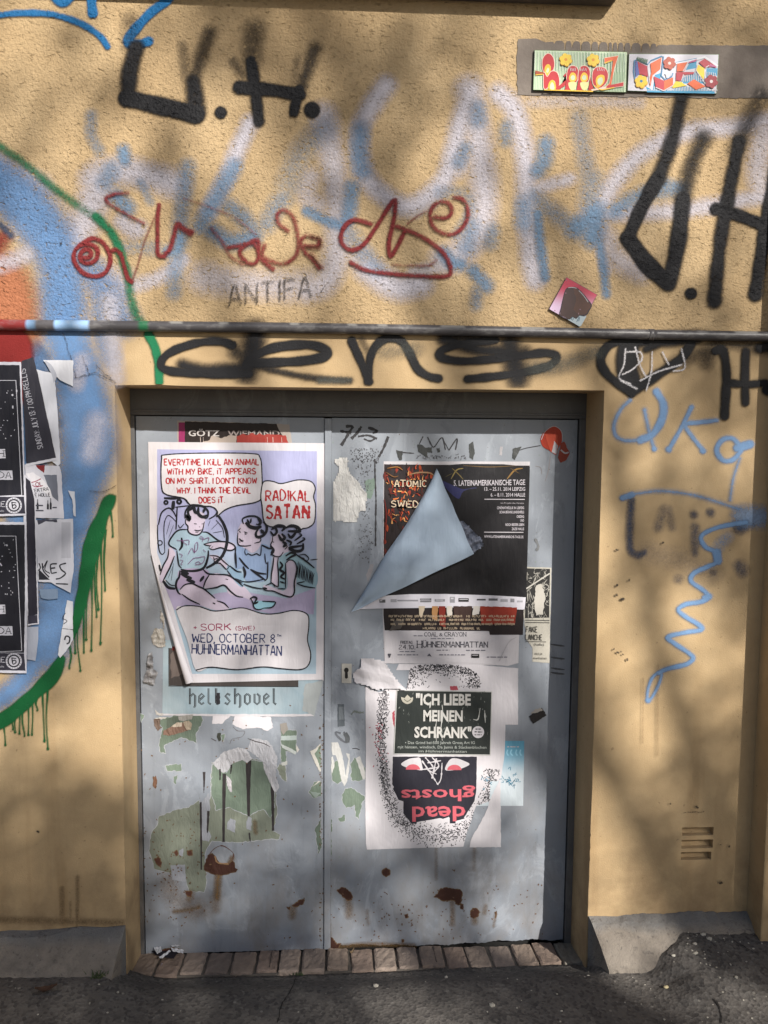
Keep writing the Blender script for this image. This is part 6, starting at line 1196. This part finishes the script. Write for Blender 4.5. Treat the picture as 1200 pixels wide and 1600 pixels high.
a.fill(zT([(865,300),(1000,280),(960,420),(930,555),(1050,525),(1048,570),(900,590),(830,600),(750,612),(740,600),(880,570),(910,540),(935,430),(950,330),(865,358)]), hal); a.fill(zT([(868,304),(996,284),(958,400),(930,558),(1046,530),(1044,566),(900,585),(880,575),(915,540),(935,420),(948,330),(868,350)]), rO); a.fill(zT([(900,560),(1046,532),(1044,566),(880,588)]), rR); a.fill(zT([(868,345),(930,325),(945,330),(868,358)]), rY); a.line(zT([(770,560),(830,600),(900,592),(960,580)]), 1.6, rY)
a.fill(zT([(300,598),(760,610),(760,622),(300,606)]), rY)
for i, x in enumerate((545,560,575,590,640,655,670,690,800,820,840,860)): a.line(zT([(x,395+(i % 3)*4),(x+6,425)]), .8, wht)
for c in ((505,322),(762,325)): flower(a, zT(*c)[0], 10.5, "#c89030", "#e0a030"); flower(a, zT(c[0]-1, c[1]-4)[0], 9.8, "#f0cf48", "#e09a38")
a.build("tile_painting", GLOSS, T1)
q2 = zU([(150,158),(1090,165),(1066,578),(135,548)])
T2 = tile_box("painted_tile", q2, TH, lin("#7a9868", .6), .0024, "white painted tile with angular red, orange and yellow letters over blue stripes", "painted tiles on the cement strip")
a = Art(0.0, .0024+TH+.0003); cR, cO, cY, cB, cP = (np.array(lin(c, .85)) for c in ("#b8283e", "#e2632e", "#f0d030", "#3a9cc8", "#b85a8c"))
a.fill([tuple(lerpq(q2, t, r)) for t, r in ((.006,.012),(.994,.012),(.994,.985),(.006,.985))], np.array(lin("#dedce8", .8)))
for p in ([(400,540),(420,380),(480,360),(480,480),(560,540),(600,540),(700,480),(760,500),(860,530),(960,520),(1050,560),(1040,575),(340,560),(330,500)], [(740,330),(780,260),(860,220),(850,310)], [(690,420),(860,350),(960,470),(760,470),(720,470)], [(960,310),(1075,310),(1070,390),(1000,380),(950,440)]):
    a.fill(zU(p), cB)
for i in range(46):
    x = 340+i*16.2; a.line(zU([(x,548-(i % 2)*2),(x-4,500 if 420 < x < 980 else 530),]), 1.1, wht, smooth=False)
for i in range(20): a.line(zU([(690+i*19,330+abs(i-9)*3),(684+i*19,450)]), 1.0, wht, smooth=False)
a.line(zU([(215,430),(200,340),(210,230),(240,218),(350,270),(380,230),(490,185),(512,190),(500,290),(490,390),(530,430),(600,395),(610,360)]), 1.8, np.array(lin("#3a7ca8")), smooth=False); a.line(zU([(640,260),(760,235),(860,215),(940,195),(1010,240),(1075,290)]), 3.4, np.array(lin("#e6e8f0", .85)), smooth=False); a.line(zU([(640,250),(760,226),(860,206)]), 1, np.array(lin("#3a7ca8")))
for p, c in (([(222,232),(345,290),(348,400),(300,380),(250,370)], cR), ([(222,232),(240,240),(260,370),(225,400),(215,330)], np.array(lin("#5a6ab0", .85))), ([(375,262),(490,200),(478,320),(400,380),(375,500),(360,440),(385,360)], cO), ([(410,395),(520,440),(515,540),(430,510)], cR), ([(520,440),(612,405),(610,490),(515,540)], cO), ([(655,262),(770,245),(730,340),(650,345)], cO), ([(770,245),(860,215),(850,240),(760,260)], cP), ([(645,350),(830,350),(825,372),(720,380),(700,440),(640,440)], cR), ([(640,445),(700,455),(730,480),(760,490),(620,515),(600,510)], cY), ([(760,470),(830,425),(950,500),(850,535)], cO), ([(880,250),(940,210),(1060,290),(960,300),(945,310)], cR), ([(870,270),(945,315),(930,430),(850,330)], cY), ([(1000,265),(1065,292),(1060,305),(985,290)], cP), ([(535,380),(540,410),(560,415),(600,380),(600,340),(560,340),(520,370)], np.array(lin("#c8ccd8", .85)))): a.fill(zU(p), c)
for p in ([(348,300),(370,470)], [(770,245),(715,345)], [(720,375),(700,440)], [(940,320),(950,470)], [(985,280),(950,305)], [(870,270),(850,330),(945,470)], [(430,510),(515,545),(610,490)]): a.line(zU(p), 1.2, wht, smooth=False)
for i, x in enumerate(range(240, 345, 12)): a.line(zU([(x,190+i*4),(x+4,235+i*4)]), 1.0, np.array(lin("#4a6a48")), wob=.3)
a.brush("HIPPI", zU(235,222)[0], zU(340,246)[0], 4.2, .8, np.array(lin("#4a6a58")), jit=.2)
flower(a, zU(280,452)[0], 10.5, "#d8a82c", "#5a86a0"); flower(a, zU(280,445)[0], 9.6, "#ecc83a", "#4a7ca0"); flower(a, zU(575,258)[0], 10, "#b0482e", "#d8c8c0"); flower(a, zU(1010,448)[0], 10.5, "#9c2436", "#e8dcdc")
a.build("tile_painting", GLOSS, T2)
zK = Z(840, 420, 10); q3 = zK([(452,128),(935,405),(658,908),(176,632)])
T3 = tile_box("tilted_tile", q3, .008, lin("#8a6a70", .6), .001, "small square tile standing on one corner, pink with a brown domed shape")
a = Art(0.0, .001+.008+.0003)
def tg(t, r):
    c = np.array(lin("#c63f58", .85))*(1-sstep(r+(t-.3)*.35, .15, .85))+np.array(lin("#d9bfdc", .85))*sstep(r+(t-.3)*.35, .15, .85); return c
a.grid([tuple(lerpq(q3, t, r)) for t, r in ((.012,.012),(.988,.012),(.988,.988),(.012,.988))], 14, 14, tg)
dome = zK([(470,300),(540,290),(610,300),(700,380),(780,480),(842,570),(800,660),(765,715),(620,760),(495,790),(345,725),(360,640),(395,480),(430,350)])
a.fill(dome, np.array(lin("#4e3a3a", .85))); a.fill(zK([(560,310),(640,330),(830,570),(770,690),(640,720),(560,640),(600,480)]), np.array(lin("#5f4038", .85)), 1.5, 4, 3); a.line(dome, 1.3, np.array(lin("#2a2230")), True, 3)
a.fill(zK([(470,792),(500,790),(540,750),(600,780),(650,728),(700,735),(765,740),(680,890),(650,900)]), np.array(lin("#c4d4dc", .85))); a.line(zK([(500,790),(545,750),(600,782),(655,728),(735,742)]), 1, np.array(lin("#2c3a48")), smooth=False)
for p in ([(535,765),(525,800)], [(560,770),(545,810)], [(650,750),(610,830)], [(660,760),(640,820)]): a.line(zK(p), 1.1, np.array(lin("#4a6a80")))
a.line(zK([(480,296),(540,290),(610,304)]), 1, wht*.8); a.line(zK([(645,340),(720,420),(790,520)]), 1.1, wht*.8)
a.dots([zK(440,380)[0], zK(450,178)[0], zK(270,652)[0], zK(665,635)[0], zK(640,700)[0]], 1.0, np.array(lin("#8a6a78")), 3)
a.build("tile_painting", GLOSS, T3)

# ================================================================== small things on the ground
def pebbles():
    bm = bmesh.new(); q = np.random.default_rng(31)
    for i in range(230):
        x, y = q.uniform(-.5, 2.5), q.uniform(-.95, -.06)
        if i < 60: x, y = q.normal(2.0, .14), q.normal(-.16, .09)
        if x < W+.03 and x > -.05 and y > -.01: continue
        r = q.uniform(.0012, .0042) if i % 17 else q.uniform(.006, .011)
        ret = bmesh.ops.create_icosphere(bm, subdivisions=1, radius=r)
        sx, sy, sz = q.uniform(.7, 1.4), q.uniform(.7, 1.3), q.uniform(.5, .9); z = float(ground_z(x, y))
        for v in ret['verts']: v.co = Vector((x+v.co.x*sx+q.normal(0, r*.1), y+v.co.y*sy, z+r*.25+v.co.z*sz))
    link("gravel", bm_mesh("gravel", bm), mat_flat("grit", (.30, .28, .24), (.46, .43, .37), 60, .9), None, "loose grit on the asphalt", None, None, "stuff")
pebbles()
def stone(x, y, r, col, label):
    bm = bmesh.new(); ret = bmesh.ops.create_icosphere(bm, subdivisions=3, radius=r); q = np.random.default_rng(int(x*1000)); ax = q.normal(0, 1, (4, 3))
    for v in bm.verts:
        d = v.co.normalized(); k = 1+.12*sum(math.sin(3*d.dot(Vector(a_))) for a_ in ax)/2; v.co = Vector((x+d.x*r*k*1.35, y+d.y*r*k, float(ground_z(x, y))+r*.3+d.z*r*k*.55))
    link("pebble", bm_mesh("pebble", bm, True), mat_flat("stone", col, tuple(c*1.5 for c in col), 90, .85), None, label, "pebble")
def ground_at(u, v):
    d = ray(u, v); t = 3.0
    for _ in range(30): p = CAM+d*t; t += (float(ground_z(p[0], p[1]))-p[2])/d[2]
    return CAM+d*t
for u, v, r, c, l in ((1082, 1434, .011, (.05, .045, .042), "dark round pebble at the foot of the wall right of the doorway"), (1103, 1440, .012, (.24, .21, .17), "flat beige pebble beside the dark pebble at the wall foot"), (1165, 1436, .009, (.22, .21, .19), "grey pebble near the pilaster foot"), (1086, 1475, .006, (.34, .31, .27), "small pale pebble on the asphalt right of the concrete stone"), (1052, 1495, .006, (.40, .38, .33), "small whitish pebble beside the right concrete stone"), (1041, 1543, .007, (.42, .36, .22), "small yellowish pebble on the asphalt in front")):
    p = ground_at(u, v); stone(p[0], p[1], r, c, l)
def cracks():
    a = Art(0.0, 0.0); V = []; F = []
    for pts, w in (([(434,1600),(440,1572),(452,1553),(462,1530)], .006), ([(1128,1600),(1124,1575),(1115,1562)], .007), ([(1115,1562),(1140,1552),(1200,1548)], .005), ([(1145,1470),(1180,1490),(1200,1488)], .005)):
        sp = np.array(jagline([tuple(p) for p in spline(pts, 5)], 1.0, 4, 3)); P = np.array([ground_at(*p) for p in sp]); o = len(V)
        for i, p in enumerate(P):
            ww = w*(.35+.65*random.random()); z = float(ground_z(p[0], p[1]))+.0035; V += [(p[0]-ww/2, p[1], z), (p[0]+ww/2, p[1]+ww*.3, z)]
        F += [(o+2*i, o+2*i+1, o+2*i+3, o+2*i+2) for i in range(len(P)-1)]
    link("pavement_crack", mesh("pavement_crack", V, F), mat_flat("crack_dirt", (.018, .017, .016), (.03, .028, .026), 50, .95), None, "cracks in the asphalt", None, None, "structure")
cracks()
def brick_pt(u, v):
    A = np.array([0, .044, -.209]); B = np.array([0, .216, -.234]); n = np.cross([1, 0, 0], B-A); n /= np.linalg.norm(n); d = ray(u, v); return CAM+d*(((A-CAM)@n)/(d@n))+n*.006, n
# crushed packet: three creased strips of one wrapper
def wrapper():
    root = bpy.data.objects.new("crushed_wrapper", None); COL.objects.link(root); p0, n = brick_pt(258, 1500); root.location = Vector(p0)
    tag(root, "crushed purple wrapper with white printed strips in the left corner of the threshold", "wrapper")
    zW = Z(150, 1400, 1200/140)
    def piece(name, poly, col, lift, marks, label=None):
        V = []; Cc = []; N = 8
        q = [np.array(p) for p in zW(poly)]
        for j in range(N+1):
            for i in range(N+1):
                t, r = i/N, j/N; uv = (q[0]*(1-t)+q[1]*t)*(1-r)+(q[3]*(1-t)+q[2]*t)*r; p, n_ = brick_pt(*uv); h = lift+(.006*abs(((t*2.3+r*1.1) % 1)-.5)+.004*r)*(1 if lift > .005 else .5)
                V.append(p+n_*h); m = marks and (int(t*N*1.0) % 2 == 0) and .25 < r < .8; Cc.append((*(np.array(col)*(.62 if m else 1)), 1))
        F = [(j*(N+1)+i, j*(N+1)+i+1, (j+1)*(N+1)+i+1, (j+1)*(N+1)+i) for j in range(N) for i in range(N)]
        me = mesh(name, V, F); ca = me.color_attributes.new("Col", 'FLOAT_COLOR', 'POINT'); ca.data.foreach_set("color", np.array(Cc, np.float32).ravel()); link(name, me, PAPER, root, label)
    pur = lin("#3a2b4a"); w_ = tuple(np.array(lin("#eef0f6", .92)))
    piece("wrapper_body", [(690,715),(1120,745),(1040,880),(800,830)], lin("#2b2733", .8), .002, False, "dark crumpled body"); piece("wrapper_flap", [(770,780),(870,772),(880,850),(815,885)], w_, .018, True); piece("wrapper_flap", [(838,915),(985,815),(1000,850),(880,950)], w_, .018, False); piece("wrapper_flap", [(1005,795),(1170,820),(1165,885),(1020,855)], w_, .020, True); piece("wrapper_flap", [(995,745),(1060,748),(1135,780),(1010,790)], w_, .020, True)
    piece("wrapper_flap", [(875,965),(895,965),(870,1020),(860,1018)], lin("#b9a9ae", .7), .010, False); piece("wrapper_flap", [(650,720),(760,700),(775,745),(680,775)], lin("#6a2f22", .8), .008, False, "rust-red corner")
wrapper()
def dead_leaf(name, u, v, r, ang, col, label, on_brick=False):
    p = brick_pt(u, v)[0] if on_brick else ground_at(u, v)+np.array([0, 0, .006]); V = []; n = 12
    for i in range(n+1):
        t = i/n; w = r*.42*math.sin(math.pi*t)**.8*(1+.18*math.sin(t*19)); 
        for s in (-1, 0, 1): V.append((p[0]+math.cos(ang)*(t-.5)*2*r-math.sin(ang)*w*s, p[1]+math.sin(ang)*(t-.5)*2*r+math.cos(ang)*w*s, p[2]+.006*abs(s)+.012*(t-.5)**2*4))
    F = [(3*i+k, 3*i+k+1, 3*i+k+4, 3*i+k+3) for i in range(n) for k in (0, 1)]
    link(name, mesh(name, V, F), mat_flat("dry_leaf", col, tuple(c*.6 for c in col), 60, .8), None, label, "leaf")
dead_leaf("dry_leaf", 72, 1550, .034, .25, (.10, .055, .035), "dark brown dry leaf on the asphalt by the left kerb stone")
dead_leaf("dry_leaf", 550, 1492, .012, .8, (.28, .2, .12), "tiny tan leaf lying on the middle threshold bricks", True)
def weed(u, v, n, h, label):
    p0 = ground_at(u, v); V = []; F = []; q = np.random.default_rng(int(u))
    for i in range(n):
        a_ = q.uniform(0, 6.28); l = h*q.uniform(.5, 1); b = p0+np.array([q.normal(0, .012), q.normal(0, .006), -.004]); w = .0028; o = len(V); tx, ty = math.cos(a_)*l*.8, math.sin(a_)*l*.6
        for k in range(5):
            t = k/4; ww = w*(1-t*.9); c = b+np.array([tx*t*t, ty*t*t, l*t*(1.2-.5*t)]); V += [c+np.array([-ww, 0, 0]), c+np.array([ww, 0, 0])]
        F += [(o+2*k, o+2*k+1, o+2*k+3, o+2*k+2) for k in range(4)]
    link("weed_tuft", mesh("weed_tuft", V, F), mat_flat("weed_green", (.045, .065, .03), (.075, .09, .04), 30, .7), None, label, "weed")
weed(155, 1526, 46, .032, "small weed tuft at the corner of the left kerb stone"); weed(466, 1523, 16, .022, "few grass blades in the joint before the middle of the threshold")

# ================================================================== the street tree whose leaves dapple the wall
def tree():
    q = np.random.default_rng(44); S = SUN
    M_BARK = mat_flat("bark", (.10, .08, .06), (.17, .145, .115), 12, .95, .9, .01); M_LEAF = None
    t = NT("leaf_green"); g = t.n("Attribute", attribute_name="Col").outputs['Color']; t.l(g, t.p.inputs['Base Color']); t.p.inputs['Roughness'].default_value = .5; M_LEAF = t.m
    root = bpy.data.objects.new("street_tree", None); COL.objects.link(root); root.location = (8.6, -9.6, -.13)
    tag(root, "leafy street tree across the pavement, its branches shading the wall", "tree")
    cl = []                                            # leaf clumps: centre, radius, share of light they stop
    def shade(u, v, r, dens, dist=None, squash=1.0, ang=0):
        p = PY((u, v)) if v < 1440 else ground_at(u, v); dd = dist or q.uniform(9.3, 11.6); cl.append((p+S*dd, r*.0022, dens, squash, ang))
    for s in SHADE: shade(*s[:3], s[3]*(.72 if s[1] < 520 else 1.12 if s[1] > 1080 else 1.0), *s[4:])
    for _ in range(int(150*BACKG)): shade(q.uniform(-150, 1350), q.uniform(-150, 1650), q.uniform(40, 90), q.uniform(.10, .35))
    for _ in range(70): cl.append((np.array((q.normal(6.4, 2.2), q.normal(-9.3, 1.2), q.uniform(10.9, 13.0))), .55, .8, 1, 0))
    V = []; F = []; Cc = []; e1 = np.cross(S, (0, 0, 1)); e1 /= np.linalg.norm(e1); e2 = np.cross(e1, S); la = .0021
    def leaf(c, l):
        a_ = q.normal(0, 1, 3); a_ /= np.linalg.norm(a_); b_ = np.cross(a_, q.normal(0, 1, 3)); b_ /= np.linalg.norm(b_); o = len(V); w = l*.36
        V.extend([c-a_*l*.5, c-a_*l*.12+b_*w, c+a_*l*.28+b_*w*.7, c+a_*l*.55, c+a_*l*.28-b_*w*.7, c-a_*l*.12-b_*w]); F.append(tuple(range(o, o+6)))
        k = q.uniform(.7, 1.3); Cc.extend([(.055*k, .105*k, .03*k, 1)]*6)
    for c, r, dens, sq, ang in cl:
        n = int(dens*1.75*math.pi*r*r*sq/la)+1; ca, sa = math.cos(ang), math.sin(ang)
        for _ in range(n):
            rr = r*math.sqrt(q.uniform(0, 1)); th = q.uniform(0, 6.28); x, y = rr*math.cos(th), rr*math.sin(th)*sq; x, y = x*ca-y*sa, x*sa+y*ca
            leaf(c+e1*x+e2*y+S*q.normal(0, .18), q.uniform(.055, .085))
    me = mesh("crown", V, F); cat = me.color_attributes.new("Col", 'FLOAT_COLOR', 'POINT'); cat.data.foreach_set("color", np.array(Cc, np.float32).ravel()); link("crown", me, M_LEAF, root)
    # trunk, limbs and twigs
    TV = []; TF = []
    def limb(pts, r0, r1):
        sp = spline(pts, .25); n = len(sp); o = len(TV); m = 8
        for i, p in enumerate(sp):
            d = sp[min(i+1, n-1)]-sp[max(i-1, 0)]; d /= np.linalg.norm(d); u_ = np.cross(d, (.3, .8, .52)); u_ /= np.linalg.norm(u_); w_ = np.cross(d, u_); r = r0+(r1-r0)*i/(n-1)
            for k in range(m): TV.append(p+(u_*math.cos(k*2*math.pi/m)+w_*math.sin(k*2*math.pi/m))*r*(1+.06*math.sin(k*3+i)))
        TF.extend([(o+i*m+k, o+i*m+(k+1) % m, o+(i+1)*m+(k+1) % m, o+(i+1)*m+k) for i in range(n-1) for k in range(m)])
    base = np.array((8.6, -9.6, -.15)); fork = np.array((8.4, -9.5, 3.4))
    limb([base, base+np.array((.03, 0, 1.6)), fork], .26, .19)
    cs = np.array([c[0] for c in cl]); seeds = cs[q.choice(len(cs), 9, replace=False)]; near = np.argmin(((cs[:, None]-seeds[None])**2).sum(-1), 1)
    for i, s in enumerate(seeds):
        mid = (fork+s)/2+np.array((q.normal(0, .3), q.normal(0, .3), .5)); limb([fork, mid, s], .085, .022)
        for c in cs[near == i][:26]:
            t = q.uniform(.55, 1); b0 = mid*(1-t)+s*t; limb([b0, (b0+c)/2+q.normal(0, .1, 3), c], .012, .004)
    link("trunk", mesh("trunk", TV, TF), M_BARK, root)
BACKG = 0.2
SHADE = [  # where the photograph's wall lies in the shade of the leaves: u, v, radius px, share of light stopped
 (140,110,70,.55,None,.5,.6),(60,170,60,.35),(290,60,70,.45),(420,110,80,.45),(690,60,70,.5),(650,140,80,.55,None,.5,.9),(740,110,60,.4),(960,40,90,.5),(1120,30,90,.5),(1180,120,80,.5),(830,40,50,.4),(520,160,60,.35),(590,210,60,.4),(470,240,60,.3),
 (700,290,50,.35),(860,300,60,.3),(470,400,50,.45,None,.5,1.2),(480,480,60,.4),(340,340,50,.3),(1150,400,60,.35),(1040,480,80,.45),(950,440,50,.3),
 (1150,580,90,.5),(1090,660,70,.45),(1000,620,40,.3),(1080,800,110,.65,None,.6,.2),(1170,860,80,.7),(1010,870,60,.5),(1140,960,70,.55,None,.5,.8),(1060,1060,60,.5,None,.45,.8),(1170,1130,90,.6),(1100,1230,90,.6),(1020,1230,50,.3),(960,1100,40,.3),(1150,1290,60,.5),(1100,1400,40,.3),
 (30,640,90,.6),(40,800,90,.6),(30,960,90,.6),(100,880,60,.5),(140,760,60,.5),(180,880,40,.4),(150,1020,60,.5),(60,1090,70,.55),
 (60,1320,120,.85),(170,1350,110,.85),(60,1420,120,.9),(150,1430,90,.9),(0,1250,80,.7),(210,1455,45,.7),(120,1270,60,.5),(60,1510,130,.9),(190,1545,70,.9),(345,1510,60,.9),(450,1490,80,.8),
 (300,1290,70,.65),(250,1230,50,.5),(350,1300,50,.4),(450,1250,40,.4,None,.5,.8),(300,1445,60,.6),(430,1450,60,.7),(480,1380,40,.4),(240,1400,50,.6),(460,1170,45,.6,None,.5,.6),(520,1230,40,.4),
 (380,870,120,.40),(300,950,80,.35),(460,950,70,.40),(270,790,50,.3),(470,760,50,.3),(240,900,40,.4),(530,880,60,.5),(550,960,60,.5),(540,780,50,.4),(620,820,80,.5),(700,850,80,.5),(790,800,60,.3),(830,900,50,.4),(650,940,60,.4),(760,960,60,.3),(540,1100,50,.45),(600,1010,50,.3),
 (560,1350,60,.55,None,.5,.5),(640,1360,60,.6),(730,1380,60,.6,None,.6,-.3),(790,1340,70,.75,None,.6,.7),(850,1280,50,.6,None,.6,.9),(690,1340,50,.6),(840,1230,35,.4),(520,1420,40,.5),
 (545,740,45,.5),(600,700,40,.3),(885,830,30,.4),(230,1010,45,.5),(225,800,35,.4),
 (1090,830,130,.45,None,.5,.6),(1140,1200,120,.4,None,.4,.7),(60,1380,150,.7),(800,1330,90,.35,None,.45,.5),(320,1465,90,.45),(1100,80,160,.3,None,.5,.5),
 (100,1580,150,.95),(300,1570,120,.95),(450,1560,110,.9),(800,1560,100,.8),(900,1590,90,.8),(550,1590,70,.7),(1180,1560,90,.6),(720,1530,70,.6),(1130,1460,80,.7),(1060,1580,60,.4),(560,1510,50,.6),(880,1520,50,.5)]
tree()

# ================================================================== wear that is only surface pattern becomes part of the surface it lies on
def absorb(owner, parts):
    bpy.context.view_layer.update()
    with bpy.context.temp_override(active_object=owner, object=owner, selected_objects=[owner]+parts, selected_editable_objects=[owner]+parts):
        bpy.ops.object.join()
for leaf_o in (LEAF_L, LEAF_R): absorb(leaf_o, [c for c in leaf_o.children])
absorb(WALL, [c for c in WALL.children if c.name in ("mural_piece.003", "mural_piece.004", "black_tag.003") or c.name.split('.')[0] in ("plaster_chips", "plaster_cracks", "rain_stains")])
